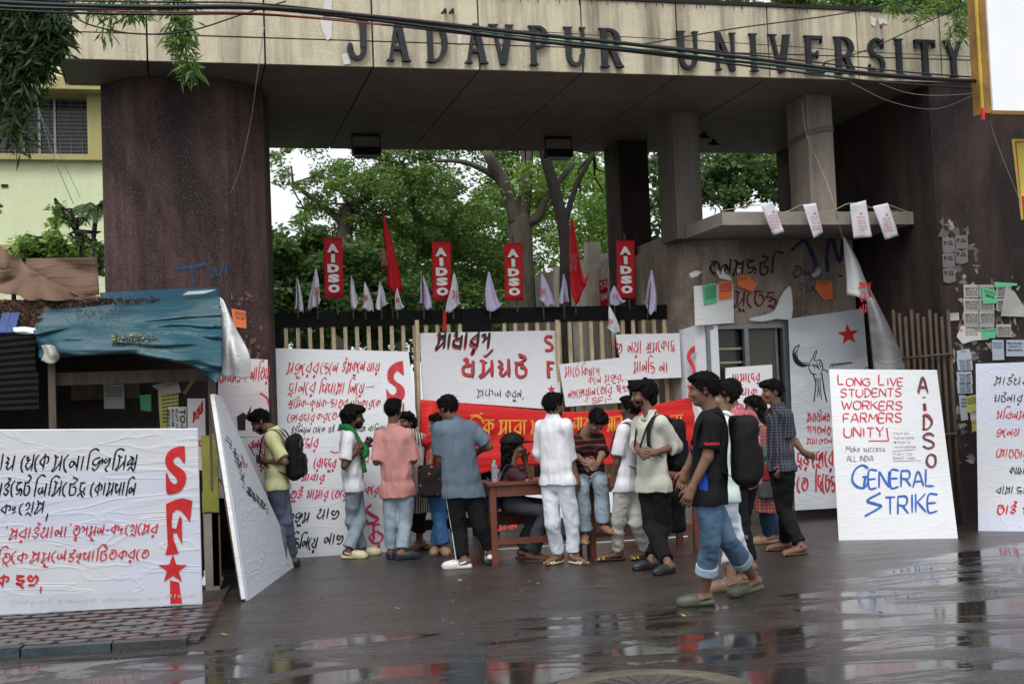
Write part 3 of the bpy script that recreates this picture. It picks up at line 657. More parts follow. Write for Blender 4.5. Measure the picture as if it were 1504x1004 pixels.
# floodlights under the soffit
def flood(px, py, lit):
    p = at(px, py, 16.2); z = 5.05
    t_ = thing('floodlight', lit, 'floodlight', (p[0], 16.2, z), 'floodlights under the beam'); w_ = .18; y = 16.2
    build('bracket', MB().bar((p[0] - w_, y, z - .002), (p[0] - w_, y - .02, z - .22), .012).bar((p[0] + w_, y, z - .002), (p[0] + w_, y - .02, z - .22), .012).box((p[0] - w_, y - .04, z - .022), (p[0] + w_, y + .04, z - .002)), 'black_steel', t_)
    build('lamp_body', MB().prism([(p[0] - w_ + .01, y - .12, z - .18), (p[0] - w_ + .01, y - .10, z - .28), (p[0] - w_ + .01, y + .12, z - .26), (p[0] - w_ + .01, y + .08, z - .15)], (2 * w_ - .02, 0, 0)), 'black_steel', t_)
    build('lamp_glass', MB().box((p[0] - w_ + .03, y - .09, z - .292), (p[0] + w_ - .03, y + .1, z - .282)), 'aluminium', t_)
flood(537, 195, 'square floodlight hanging under the beam above the gate left half')
flood(819, 195, 'square floodlight hanging under the beam nearer the columns')
for px, py in ((1033, 186), (1048, 208)):
    p = at(px, py, 15.8 + (py - 186) * .02); mb = MB(); mb.tube([(p[0], p[1], 5.048), (p[0], p[1], 4.98)], .03, 6).tube([(p[0] - .07, p[1], 5.0), (p[0] + .07, p[1], 4.99)], .018, 5)
    tag(build('ceiling_bracket', mb, 'black_steel'), 'small dark fixing on the soffit ' + ('nearer the front' if py < 190 else 'nearer the back edge') + ' right of the corner column', 'bracket', 'soffit fixings')

# ---------------------------------------------------------------- main gate
gt = thing('main_gate', 'wide gate of pale upright bars under a heavy black top rail', 'gate', (3.5, 15.3, 0))
build('top_rail', MB().box((1.03, 15.24, 2.55), (3.28, 15.36, 2.72)).box((3.30, 15.24, 2.55), (6.02, 15.36, 2.73)), 'black_steel', gt)
build('post', MB().box((1.03, 15.22, 0), (1.16, 15.38, 2.548)), 'black_steel', gt); build('post', MB().box((3.36, 15.22, 0), (3.66, 15.38, 2.548)), 'black_steel', gt)
build('bottom_rail', MB().box((1.161, 15.26, .1), (3.359, 15.34, .22)).box((3.661, 15.26, .1), (6.02, 15.34, .22)), 'black_steel', gt)
x = at(421, 520, 15.27)[0]; k = 0
while x < 6.0:
    if not 3.32 < x < 3.7:
        build('bar', MB().box((x - .022, 15.262, .221), (x + .022, 15.30, 2.549)), 'bamboo', gt)
    x += .1385; k += 1
for px, tag_ in ((612, 0), (818, 1)):      # longer poles tied in front of the bars
    p = at(px, 470, 15.1); q = at(px + 6, 700, 15.1)
    tag(build('bamboo_pole', MB().bar(q, p + np.array([0, 0, 0]), .045, .04), 'bamboo'), ['pale pole standing between the long text board and the centre board', 'pale pole along the right edge of the centre board'][tag_], 'pole')
# bamboo side fence at the right recess
bf = thing('bamboo_fence', 'tall brown bamboo fence in the dark recess by the right pillar', 'fence', (8.3, 13.3, 0))
for k, px in enumerate(np.linspace(1312, 1392, 10)):
    yf = 13.72 - .085 * k; p = at(px, 455 + (k % 3) * 5, yf); build('bamboo_pole', MB().tube([(p[0] + .012, yf, .0), (p[0] + .006, yf, p[2] * .5), (p[0], yf, p[2])], .021, 6), 'bamboo_dark', bf, True)
for z in (1.0, 1.9): a, b = at(1306, 500, 13.68), at(1398, 500, 12.88); build('cross_pole', MB().tube([(a[0], 13.68, z), (b[0], 12.90, z + .02)], .016, 6), 'bamboo_dark', bf, True)

# ---------------------------------------------------------------- behind the gate
def polywall(name, label, cat, pts, mt, off=(0, .2, 0)):
    o = build(name, MB().prism([at(*p) for p in pts], off), mt); return tag(o, label, cat)
cw = thing('boundary_wall', 'pale concrete boundary wall rising behind the gate at the right', 'wall', at(830, 600, 21))
a0, a1 = at(782, 408, 25), at(884, 372, 19); b0, b1 = a0.copy(), a1.copy(); b0[2] = b1[2] = 0
build('wall_body', MB().prism([b0, b1, a1, a0], (.18, .1, 0)), 'concrete', cw)
for f in (.2, .45, .7, .95):
    q = a0 * (1 - f) + a1 * f; build('post', MB().bar((q[0] - .03, q[1], 0), (q[0] - .03, q[1], q[2] + .03), .14), 'concrete', cw)
cw2 = tag(build('concrete_wall', MB().box((at(884, 400, 18.6)[0], 18.6, 0), (6.02, 18.8, at(884, 355, 18.6)[2])), 'concrete'), 'low grey concrete wall between boundary wall and guard room', 'wall')
rs = thing('red_placard', 'small red placard with pale letters behind the gate left of fourth banner', 'placard', at(893, 448, 17.5))
pp = [at(*q) for q in ((880, 412, 17.5), (906, 407, 17.5), (904, 446, 17.5), (882, 450, 17.5))]
build('panel', MB().prism(pp, (0, .02, 0)), 'flag_red', rs)
wr = Writing(pp[0], (0, -1, 0)); wr.text('STUDE', 882, 904, 424, 9, 1.6, 'paint_white', slant=0, y1=420); wr.text('UNITED', 883, 903, 440, 9, 1.6, 'paint_white', slant=0, y1=436); wr.done(rs)
# yellow building at the far left
bl = thing('campus_building', 'pale lime building with olive window surround behind the left pillar', 'building', (-4, 26, 0))
bx = lambda px, y: at(px, y, 24)[0]; bz = lambda px, y: at(px, y, 24)[2]
zs, zt, z0 = bz(60, 232), bz(60, 140), bz(60, 352)
xl, xw, xr = -9.0, bx(129, 190), bx(156, 190)
build('wall', MB().box((xl, 24, 0), (bx(330, 190), 30, z0 - .2)), 'lime_wall', bl)
build('wall', MB().box((xl, 23.99, z0 - .18), (bx(330, 190), 30, zs - .06)), 'lime_wall', bl)
build('string_course', MB().box((xl, 23.85, z0 - .26), (bx(330, 190), 23.985, z0 - .1)), 'olive_trim', bl)
build('sill', MB().box((xl, 23.82, zs - .06), (xr, 24.4, zs + .04)), 'olive_trim', bl)
build('window_surround', MB().box((xw, 23.88, zs + .041), (xr - .02, 24.5, zt)), 'olive_trim', bl)
build('canopy_slab', MB().box((xl, 23.5, zt + .001), (bx(330, 190), 26, zt + .22)), 'olive_trim', bl)
build('wall', MB().box((xl, 24.0, zt + .221), (bx(330, 190), 30, zt + 3.4)), 'lime_wall', bl)
build('wall', MB().box((xr, 24.45, zs), (bx(330, 190), 30, zt)), 'lime_wall', bl)
wn = build('window', MB().box((xl, 24.31, zs + .042), (xw, 24.33, zt - .01)), 'glass_dark', bl)
mb = MB(); x = xw - .12; 
while x > -4.2: mb.box((x, 24.25, zs + .05), (x + .01, 24.26, zt)); x -= .19
z = zs + .1
while z < zt: mb.box((-4.3, 24.262, z), (xw, 24.272, z + .01)); z += .07
build('grille', mb, 'cable_grey', wn)
mb = MB()
for px in (79, 56, 32): xx = bx(px, 190); mb.box((xx - .02, 24.2, zs + .04), (xx + .02, 24.24, zt))
build('mullion', mb, 'aluminium', wn)
build('vent', MB().box((bx(2, 272), 23.96, bz(5, 275)), (bx(12, 272), 23.988, bz(5, 271))), 'joint_dark', bl)

# ---------------------------------------------------------------- overhanging billboard and yellow sign
bb = thing('billboard', 'blank white billboard with a rusty yellow frame at the upper right corner', 'billboard', at(1475, 165, 9.5))
q = [at(1450, -120, 9.5), at(1459, 162, 9.5)]
x0, zb = q[1][0], q[1][2]
build('face', MB().box((x0, 9.5, zb), (x0 + 2.2, 9.54, zb + 3)), 'billboard_white', bb)
build('frame', MB().box((x0 - .012, 9.49, zb - .035), (x0 + 2.2, 9.56, zb - .002)).box((x0 - .085, 9.52, zb - .02), (x0 - .002, 9.66, zb + 3)), 'billboard_frame', bb)
build('edge_strip', MB().box((x0 - .10, 9.505, zb - .05), (x0 - .086, 9.53, zb + 3)), 'frame_yellow', bb)
build('edge_tip', MB().box((x0 - .102, 9.503, zb - .08), (x0 - .084, 9.532, zb + .02)), 'paint_red', bb)
ys = thing('yellow_sign', 'yellow signboard with a red lower half cut off at the right edge', 'sign', at(1500, 320, 10))
q = [at(1489, 204, 10), at(1503, 322, 10)]
a_ = q[0]; b_ = q[1]
build('panel', MB().prism([a_, a_ + np.array([.8, 0, 0]), a_ + np.array([.8, 0, b_[2] - a_[2]]), (b_[0], 10, b_[2])], (0, .03, 0)), 'sign_yellow', ys)
zz = at(1500, 288, 10)[2]
build('red_panel', MB().prism([(at(1500, 288, 10)[0], 9.994, zz), (a_[0] + .8, 9.994, zz), (a_[0] + .8, 9.994, b_[2]), (b_[0], 9.994, b_[2])], (0, .004, 0)), 'paint_red', ys)
build('border', MB().prism([at(1491.5, 208, 9.99), at(1504, 207, 9.99), at(1504, 208.5, 9.99), at(1492.5, 209.5, 9.99)], (0, .003, 0)).prism([at(1491.5, 208, 9.99), at(1492.6, 208, 9.99), at(1499.5, 286, 9.99), at(1498.4, 286, 9.99)], (0, .003, 0)), 'paint_red', ys)

# ---------------------------------------------------------------- boards, posters and banners
def board(name, label, cat, TL, TR, BR, BL, Yt, mt, crop=(0, 0, 1), Yb=None, thick=.028, frame=True, group=None, lift=.002, zb=0):
    bl3 = gz(*BL, zb) if Yb is None else at(*BL, Yb); br3 = gz(*BR, zb) if Yb is None else at(*BR, Yb)
    tl3 = at(*TL, Yt); n = unit(np.cross(br3 - bl3, tl3 - bl3))
    if (CAM - bl3) @ n < 0: n = -n
    tr3 = onplane(*TR, bl3, n)
    r = thing(name, label, cat, (bl3 + br3) / 2, group)
    P = [bl3, br3, tr3, tl3]
    build('panel', MB().prism(P, -n * thick), mt, r)
    if frame:
        mb = MB(); b = [p - n * (thick + .022) for p in P]; cen = sum(b) / 4; b = [p + unit(cen - p) * .05 for p in b]
        for i in range(4): mb.bar(b[i], b[(i + 1) % 4], .04, .038, side=n)
        mb.bar((b[0] + b[1]) / 2, (b[2] + b[3]) / 2, .04, .038, side=n); build('batten_frame', mb, 'old_wood', r)
    return r, Writing(bl3, n, crop, lift)
for k_ in ('য়', 'ড়'): pass
G_['\u09df'] = "7|1,9 3,6 0,4 3,1 6,5;6,10 6,0;2,-2 3,-3 4,-2 3,-1 2,-2"
_t0 = Writing.text
def _txt(s, tx, *a, **k): return _t0(s, tx.replace('\u09af\u09bc', '\u09df'), *a, **k)
Writing.text = _txt
def star(cx, cy, r, rot=0, q=.4): return [(cx + (r if k % 2 == 0 else r * q) * math.sin(rot + k * math.pi / 5), cy - (r if k % 2 == 0 else r * q) * math.cos(rot + k * math.pi / 5)) for k in range(10)]
def smooth(pts, n=4):
    P = np.array(pts + [pts[0]], float); return [tuple(p) for p in crom(P, n)[:-1]]

# big board on the pavement, bottom left
r, wr = board('protest_board', 'huge white board on the left pavement with a red SFI and star', 'signboard', (-60, 632), (290, 630), (297, 887), (-60, 905), 10.55, 'flex_white', (0, 640, 4.0167), zb=KZ)
K = 'paint_black'; RD = 'paint_red'
mat('ghost_blue', (.64, .68, .77), .55, .1, 3, .1, 20); mat('ghost_pink', (.77, .74, .80), .55, .1, 3, .1, 20)
for q_, c_ in (([(-60, 940), (1180, 905), (1183, 985), (-60, 1060)], 'ghost_blue'),): wr.poly(q_, c_)
wr.text('াঘ', -5, 78, 200, 92, 12, K); wr.text('েথেক', 118, 278, 205, 92, 12, K, y1=200); wr.text('মেনািজৎিমশ~', 305, 800, 205, 90, 12, K, y1=195)
wr.text('াইেভট', -10, 172, 360, 88, 12, K, y1=345); wr.text('িলিমেটদ~', 195, 500, 358, 84, 11, K, y1=345); wr.text('েকাম্পািন', 530, 792, 350, 80, 11, K, y1=350)
wr.text('কংেগ~স', 0, 255, 465, 70, 10, K, y1=455); wr.stroke([(283, 455), (270, 502)], 11, K)
wr.text('‘সরাইখানা’', 25, 420, 612, 70, 9, RD, y1=595); wr.text('তৃণমূল-কংেগ~েসর', 425, 925, 590, 62, 9, RD, y1=575)
wr.text('িত~েক', -20, 155, 752, 68, 9, RD, y1=745); wr.text('সমূেল', 178, 385, 745, 62, 9, RD, y1=735); wr.text('উৎপািটত', 398, 680, 745, 62, 9, RD, y1=728); wr.text('করেত', 695, 870, 730, 60, 9, RD, y1=722)
wr.text('ক', -20, 45, 885, 70, 15, RD); wr.text('হও', 85, 225, 885, 70, 15, RD); wr.stroke([(243, 885), (238, 925)], 11, RD)
wr.poly(smooth([(1090, 57), (1045, 62), (1000, 85), (977, 125), (980, 175), (1010, 215), (1040, 245), (1045, 272), (1030, 282), (1005, 262), (980, 212), (983, 330), (1010, 342), (1060, 325), (1090, 285), (1098, 235), (1080, 200), (1035, 168), (1022, 142), (1035, 124), (1060, 124), (1090, 160)], 3), RD)
wr.poly([(980, 398), (1040, 372), (1080, 364), (1135, 380), (1120, 508), (1095, 470), (1070, 440), (1040, 432), (1018, 450), (1012, 500), (1015, 540), (1040, 545), (1060, 470), (1072, 480), (1075, 637), (1055, 600), (1045, 570), (1020, 570), (1025, 610), (1055, 692), (975, 700), (990, 640), (983, 500)], RD)
wr.poly(star(1020, 785, 90), RD); wr.poly([(1003, 848), (1055, 860), (1075, 985), (1005, 987)], RD)
wr.text('েপসরকাি ভাবলনত অথবালন দপ', 60, 940, 990, 24, 4, 'faded_white', y1=962); wr.text('কালক', 965, 1150, 958, 28, 4, 'faded_white', y1=948)
wr.poly([(0, 930), (250, 900), (250, 925), (0, 950)], 'faded_print') if 0 else None
wr.done(r)
# leaning board seen edge on
r, wr = board('leaning_board', 'white flex board leaning edge on beside the stall with black scribble', 'signboard', (316, 578), (326, 583), (437, 828), (365, 881), 11.6, 'flex_print', (350, 570, 3.5852))
for k in range(26):
    u, v = R1.uniform(0, 1), R1.uniform(0, 1); x = 15 + 105 * v + 40 * u; y = 480 + 60 * u + 95 * v
    wr.stroke([(x, y), (x + R1.uniform(2, 12), y + 14), (x - 4, y + 24), (x + 10, y + 34)], 3.5, K)
for k in range(20):
    v = R1.uniform(0, 1); x = -60 + 90 * v + R1.uniform(-12, 14); y = 230 + 200 * v + R1.uniform(0, 30)
    wr.stroke([(x, y), (x + 4, y + 16), (x - 6, y + 20), (x + 6, y + 34)], 3, K)
wr.stroke([(15, 350), (25, 380), (30, 410), (40, 415), (44, 400), (30, 395)], 6, RD)
wr.done(r)
mb = MB(); a, b = at(315, 579, 11.57), gz(363, 882) + np.array([-.01, -.02, 0])
mb.bar(a + np.array([-.02, 0, 0]), b + np.array([-.02, 0, .02]), .035, .02); build('edge_strip', mb, 'plastic_white', r)
mb = MB(); mb.bar(a * .55 + b * .45 + np.array([.012, -.015, 0]), a * .02 + b * .98 + np.array([.012, -.015, 0]), .012, .01); build('edge_print', mb, 'paper_blue', r)
# long text board behind the crowd
r, wr = board('protest_board', 'white board with red Bengali lines and big red S beside the left pillar', 'signboard', (393, 511), (600, 516), (622, 700), (403, 700), 14.62, 'board_paper', (390, 480, 5.0208), Yb=14.42)
P2 = 'paint_red2'
wr.text('‘', 130, 145, 268, 26, 9, P2)
wr.text('মজুেরর', 155, 385, 350, 88, 11, P2, y1=345); wr.text('েছেল', 402, 525, 345, 85, 10, P2); wr.text('ইস্কুেল', 560, 725, 340, 80, 11, P2, y1=328); wr.text('যায়', 745, 835, 333, 70, 11, P2)
wr.text('দ~~ানের'.replace('ের', 'ের'), 165, 360, 495, 90, 10, P2, y1=490); wr.text('িপপাসা', 392, 575, 495, 85, 10, P2); wr.text('িনেয়', 605, 718, 492, 80, 10, P2); wr.stroke([(738, 445), (808, 438)], 8, P2); wr.text('’', 830, 842, 425, 25, 8, P2)
wr.text('শ~িমক-কৃষক-ছাত~র', 165, 600, 598, 62, 8, P2, y1=590); wr.text('অিধকারেক', 618, 840, 600, 58, 8, P2, y1=588)
wr.text('েজারদার', 160, 355, 700, 62, 8, P2); wr.text('করেত—', 372, 570, 690, 55, 8, P2, y1=685)
wr.text('ইউিনয়ন েথেক এই শহীদ িদবস বািলকা', 185, 880, 785, 42, 6, K, y1=765)
wr.poly(smooth([(1012, 250), (960, 262), (910, 305), (897, 350), (905, 400), (955, 440), (965, 475), (945, 500), (915, 490), (890, 455), (893, 520), (905, 548), (985, 552), (1020, 520), (1027, 475), (1010, 435), (955, 395), (945, 355), (975, 325), (1018, 355)], 3), P2)
wr.poly([(1012, 560), (1022, 560), (1023, 625), (1008, 620)], P2)
wr.done(r)
# lower board in front of it
r, wr = board('protest_board', 'lower white board with pink and black Bengali lines behind green scarf man', 'signboard', (397, 638), (563, 640), (570, 811), (420, 826), 14.40, 'board_paper2', (350, 570, 3.5852), Yb=14.12, thick=.03)
PK = 'paint_pink'
wr.text('েভার', 332, 415, 318, 58, 9, PK); wr.text('নয়', 280, 300, 318, 45, 8, PK); wr.text('ার', 326, 360, 420, 50, 9, PK); wr.text('েরাদ্দুর', 395, 510, 420, 55, 9, PK); wr.text('ওের', 600, 685, 395, 45, 8, PK)
wr.text('আবার'.replace('আ', 'অা'), 330, 450, 490, 42, 9, PK); wr.stroke([(485, 330), (505, 338), (530, 335)], 8, PK)
wr.text('তুই', 270, 335, 580, 48, 10, PK); wr.text('অামার', 358, 470, 580, 46, 9, PK); wr.text('েতার', 490, 570, 580, 46, 8, PK); wr.text('কের', 668, 735, 556, 44, 9, PK)
wr.text('কজুম', 252, 368, 705, 52, 10, K); wr.text('খাও', 412, 528, 690, 55, 10, K); wr.text('িছিনেয়', 275, 410, 845, 62, 10, K); wr.text('নাও', 450, 550, 825, 62, 10, K)
wr.stroke([(700, 612), (672, 640), (700, 665), (735, 690), (690, 712), (665, 690)], 20, PK, taper=False); wr.stroke([(702, 720), (745, 715)], 14, PK, taper=False); wr.stroke([(712, 715), (712, 800)], 16, PK, taper=False); wr.stroke([(712, 755), (740, 752)], 12, PK, taper=False)
wr.stroke([(708, 760), (690, 785), (715, 815), (750, 805), (760, 775), (735, 758)], 14, PK, taper=False); wr.stroke([(738, 820), (740, 850)], 18, PK, taper=False)
wr.done(r)
# paper sheets on the pillar behind the reader
r, wr = board('wall_poster', 'pinkish poster with a black bull shape on the pillar behind the stall corner', 'poster', (322, 524), (393, 528), (396, 641), (318, 641), 13.52, 'poster_pinkish', (250, 400, 2.008), Yb=13.5, thick=.006, frame=False)
wr.text('েসঘমজন লািতয়', 145, 290, 325, 40, 4, P2, y1=318, slant=.1)
wr.stroke([(265, 355), (285, 370), (290, 390)], 6, P2); wr.stroke([(280, 415), (290, 440)], 12, P2)
wr.poly([(200, 465), (196, 425), (215, 412), (225, 420), (240, 390), (236, 415), (222, 435), (222, 465)], K); wr.poly([(150, 440), (160, 425), (168, 465), (155, 465)], K)
wr.done(r)
r, wr = board('wall_poster', 'white sheet with pink Bengali lines below the bull poster', 'poster', (316, 643), (397, 641), (400, 731), (320, 731), 13.46, 'board_paper2', (0, 600, 2.484), Yb=13.42, thick=.006, frame=False)
wr.text('ক', 785, 800, 150, 30, 6, PK); wr.text('বন্ধু', 905, 960, 148, 36, 7, PK); wr.text('নও', 790, 835, 275, 34, 6, PK); wr.text('র', 945, 965, 220, 30, 6, PK); wr.done(r)
tag(build('dark_gap_panel', MB().box((.32, 13.5, .0), (.98, 13.54, .78)), 'metal_sheet'), 'added dark sheet filling the black gap under the pink sheet behind the leaning board', 'sheet')  # stand-in for the black gap below the sheet, its darkness put in as colour
# centre board
r, wr = board('protest_board', 'white centre board with black and red Bengali heading and SFI down its right edge', 'signboard', (616, 489), (817, 485), (825, 602), (622, 587), 15.16, 'board_paper', (610, 470, 5.018), Yb=15.02)
wr.text('সাধারণ', 155, 545, 216, 110, 24, P2, slant=.1, dx=-5, dy=6); wr.text('সাধারণ', 155, 545, 208, 112, 23, K, slant=.1)
for d_, c_ in (((5, 7), K), ((0, 0), P2)):
    a, b = d_
    wr.text('ধ', 345 + a, 430 + a, 425 + b, 130, 26, c_, slant=.05); wr.text('ম', 475 + a, 575 + a, 415 + b, 125, 26, c_, slant=.0); wr.text('ঘ', 610 + a, 700 + a, 412 + b, 125, 24, c_, slant=.0); wr.text('ট', 730 + a, 820 + a, 415 + b, 120, 24, c_, slant=.0)
    wr.stroke([(500 + a, 265 + b), (525 + a, 258 + b), (570 + a, 212 + b)], 20, c_)
    wr.stroke([(1005 + a, 120 + b), (965 + a, 120 + b), (958 + a, 150 + b), (1000 + a, 180 + b), (1000 + a, 215 + b), (955 + a, 222 + b)], 22, c_, taper=False)
    wr.stroke([(975 + a, 300 + b), (980 + a, 425 + b)], 24, c_, taper=False); wr.stroke([(972 + a, 308 + b), (1020 + a, 312 + b)], 20, c_, taper=False); wr.stroke([(978 + a, 355 + b), (1008 + a, 355 + b)], 15, c_, taper=False)
wr.poly(star(1003, 510, 34), P2)
wr.text('সফল', 455, 635, 572, 62, 7, K, slant=0); wr.text('করুন,', 665, 800, 578, 62, 7, K, slant=0)
wr.done(r)
# small boards right of it
r, wr = board('hand_placard', 'tilted white placard with red Bengali slogans and SFI, right of the centre board', 'placard', (821, 535), (917, 524), (926, 590), (831, 597), 15.0, 'board_paper', (810, 470, 4.297), Yb=14.95, thick=.02)
wr.text('মােঠ', 85, 175, 360, 62, 7, P2, slant=0, y1=352); wr.text('িকষাণ', 190, 302, 352, 55, 7, P2, slant=0); wr.text('কেল', 232, 312, 402, 45, 6, P2, slant=0); wr.text('মজুর,', 335, 455, 392, 45, 7, P2, slant=0, y1=380)
wr.text('নওেজায়ান', 105, 275, 495, 52, 7, P2, slant=0, y1=475); wr.text('ৈতির'.replace('ৈ', 'ে'), 288, 382, 468, 48, 7, P2, slant=0); wr.text('হও', 408, 488, 452, 42, 8, P2, slant=0)
wr.text('-', 205, 235, 530, 40, 6, P2, slant=0); wr.text('SFI', 255, 345, 522, 34, 6, P2, slant=0); wr.text('-', 352, 382, 518, 40, 6, P2, slant=0); wr.done(r)
r, wr = board('hand_placard', 'white placard with two red Bengali lines on the gate beside the guard room', 'placard', (904, 491), (998, 489), (1001, 554), (917, 558), 15.02, 'board_paper', (810, 470, 4.297), Yb=14.97, thick=.02)
wr.text('ও', 412, 448, 215, 78, 9, P2, slant=0); wr.text('নয়া', 482, 570, 215, 82, 8, P2, slant=0); wr.text('শ~মেকাদ~', 600, 778, 205, 65, 8, P2, slant=0, y1=190); wr.text('মানিছ', 520, 650, 335, 78, 8, P2, slant=0); wr.text('না', 682, 735, 332, 70, 9, P2, slant=0); wr.done(r)
r, wr = board('window_placard', 'white placard with red Bengali words held under the guard room window', 'placard', (1066, 540), (1134, 535), (1137, 640), (1068, 645), 14.45, 'board_paper', (810, 470, 4.297), Yb=14.4, thick=.02)
wr.text('অামােদর', 1140, 1315, 392, 52, 9, P2, slant=0, y1=385); wr.text('থাক', 1200, 1295, 478, 52, 9, P2, slant=0); wr.done(r)
# white sheet curving round the guard room corner
cs = thing('corner_banner', 'white sheet with a large red S wrapped round the guard room corner', 'banner', at(1015, 640, 14.7))
pts = [(6.0, 15.15), (6.03, 14.98), (6.12, 14.83), (6.3, 14.73), (6.38, 14.715)]
z1 = at(1010, 482, 14.8)[2]; rows = []
o = MB().loft([[(x, y - .02, z1 + (.03 if i > 1 else 0)) for i, (x, y) in enumerate(pts)], [(x, y - .02, .5) for x, y in pts]], False)
build('sheet', o, 'board_paper2', cs, False, False)
wr = Writing((6.2, 14.72, 1), unit((-.45, -1, 0)), (810, 470, 4.297), .03)
wr.poly(smooth([(905, 160), (880, 175), (858, 210), (856, 250), (885, 300), (890, 335), (862, 365), (905, 372), (912, 340), (905, 290), (880, 245), (885, 215), (905, 200)], 3), P2); wr.stroke([(865, 410), (878, 440), (870, 470)], 24, P2); wr.done(cs)
# tall poster with star and fist
r, wr = board('tall_poster', 'tall white poster with red star and black fist holding a sickle', 'poster', (1158, 468), (1268, 453), (1292, 742), (1168, 749), 14.62, 'poster_grey', (1150, 440, 2.789), Yb=14.6, thick=.008, frame=False)
wr.poly(star(267, 143, 46, -.12), RD)
st = lambda w_, *p: wr.stroke(list(p), w_, K, taper=True)
st(7, (68, 185), (48, 198), (41, 225), (52, 258), (80, 273), (108, 266)); st(4, (68, 187), (58, 210), (60, 240), (78, 258), (104, 258)); wr.poly([(42, 225), (52, 258), (80, 273), (106, 266), (80, 262), (60, 244), (52, 222), (56, 200)], K)
st(5, (106, 264), (120, 240), (132, 212), (137, 214), (128, 245), (140, 250)); st(5, (108, 258), (106, 280), (118, 302), (138, 305)); st(5, (140, 250), (150, 246), (160, 262), (162, 285), (150, 305)); st(4, (125, 262), (130, 285)); st(4, (138, 258), (146, 282)); st(4, (148, 255), (156, 280)); st(5, (112, 270), (130, 268), (150, 285)); st(5, (160, 285), (178, 290), (182, 300))
st(6, (122, 302), (134, 340), (131, 380), (126, 422)); st(6, (158, 300), (164, 340), (170, 380), (180, 420)); st(4, (136, 320), (144, 350), (140, 400)); st(4, (152, 318), (152, 360), (158, 410)); st(3, (144, 318), (148, 340)); st(3, (146, 360), (150, 400))
for k in range(9): st(5, (192 + k * 10, 280 - k * 2), (197 + k * 10, 264 - k), (204 + k * 10, 268 - k))
st(4, (325, 290), (345, 276), (360, 284))
wr.text('স্বাধীনত', 100, 190, 500, 38, 5, P2, slant=0); wr.text('গণতন্ত~', 98, 195, 552, 36, 5, P2, slant=0); wr.text('সমাজতন', 98, 200, 590, 24, 4, P2, slant=0); wr.text('দ~র', 58, 105, 682, 55, 8, P2, slant=0); wr.text('েজাের', 120, 205, 682, 65, 8, P2, slant=0); wr.text('েত', 58, 100, 785, 60, 9, P2, slant=0); wr.text('িদেচ্ছ', 132, 212, 785, 70, 8, P2, slant=0)
wr.done(r)
# the general strike board
r, wr = board('strike_board', 'white leaning board lettered LONG LIVE STUDENTS WORKERS FARMERS UNITY, GENERAL STRIKE', 'signboard', (1218, 542), (1376, 543), (1407, 790), (1232, 793), 12.75, 'board_paper', (1150, 440, 2.789))
for ln, x, y, w1, h1, rest, x2 in (('L', 225, 348, 18, 42, 'ONG', 355), ('L', 392, 348, 18, 42, 'IVE', 492)):
    wr.text(ln, x, x + 24, y, h1, 7.5, P2, slant=0); wr.text(rest, x + 34, x2, y + 5, 32, 6.5, P2, slant=0)
wr.text('STUDENTS', 235, 485, 400, 33, 6.5, P2, slant=.04, y1=396); wr.text('WORKERS', 240, 488, 450, 34, 6.5, P2, slant=.04); wr.text('FARMERS', 247, 485, 502, 36, 6.5, P2, slant=.04); wr.text('UNITY', 250, 412, 562, 38, 7, P2, slant=0)
wr.stroke([(425, 525), (432, 578)], 7, P2, taper=False); wr.stroke([(350, 578), (432, 578)], 6, P2, taper=False)
wr.text('Make success', 258, 418, 622, 24, 2.4, K, slant=0); wr.text('ALL INDIA', 262, 370, 662, 24, 2.6, K, slant=0)
for tx, y, x in (('.Rural', 552, 446), ('Panorama', 571, 455), ('.Employ', 588, 446), ('Programme', 608, 458), ('Railway', 636, 450), ('Small Plan', 654, 450)): wr.text(tx.replace('R', 'n').replace('E', 'e').replace('P', 'n'), x, x + 42 + 5 * len(tx), y, 13, 1.3, K, slant=0)
wr.stroke([(448, 620), (538, 614)], 1.8, K, taper=False); wr.stroke([(450, 662), (566, 658)], 1.6, K, taper=False)
BL_ = 'paint_blue'
wr.text('G', 283, 345, 768, 88, 11, BL_, slant=.04); wr.stroke([(338, 720), (330, 775)], 12, BL_); wr.text('ENERAL', 352, 618, 772, 66, 9.5, BL_, slant=0, y1=762)
wr.stroke([(400, 790), (345, 822), (385, 838), (400, 848), (335, 886)], 12, BL_, taper=False); wr.text('TRIKE', 418, 632, 878, 72, 9.5, BL_, slant=0, y1=868)
GR = 'paint_grey'
for d_, c_ in ((3, P2), (0, GR)):
    wr.text('A', 552 + d_, 592 + d_, 382, 62, 9, c_, slant=0); wr.stroke([(578 + d_, 425), (580 + d_, 455)], 13, c_, taper=False); wr.stroke([(576 + d_, 398), (577 + d_, 402)], 12, c_, taper=False)
    wr.text('D', 570 + d_, 612 + d_, 532, 58, 9, c_, slant=0); wr.text('S', 572 + d_, 618 + d_, 610, 60, 9, c_, slant=0); wr.text('O', 588 + d_, 624 + d_, 684, 54, 9, c_, slant=0)
wr.done(r)
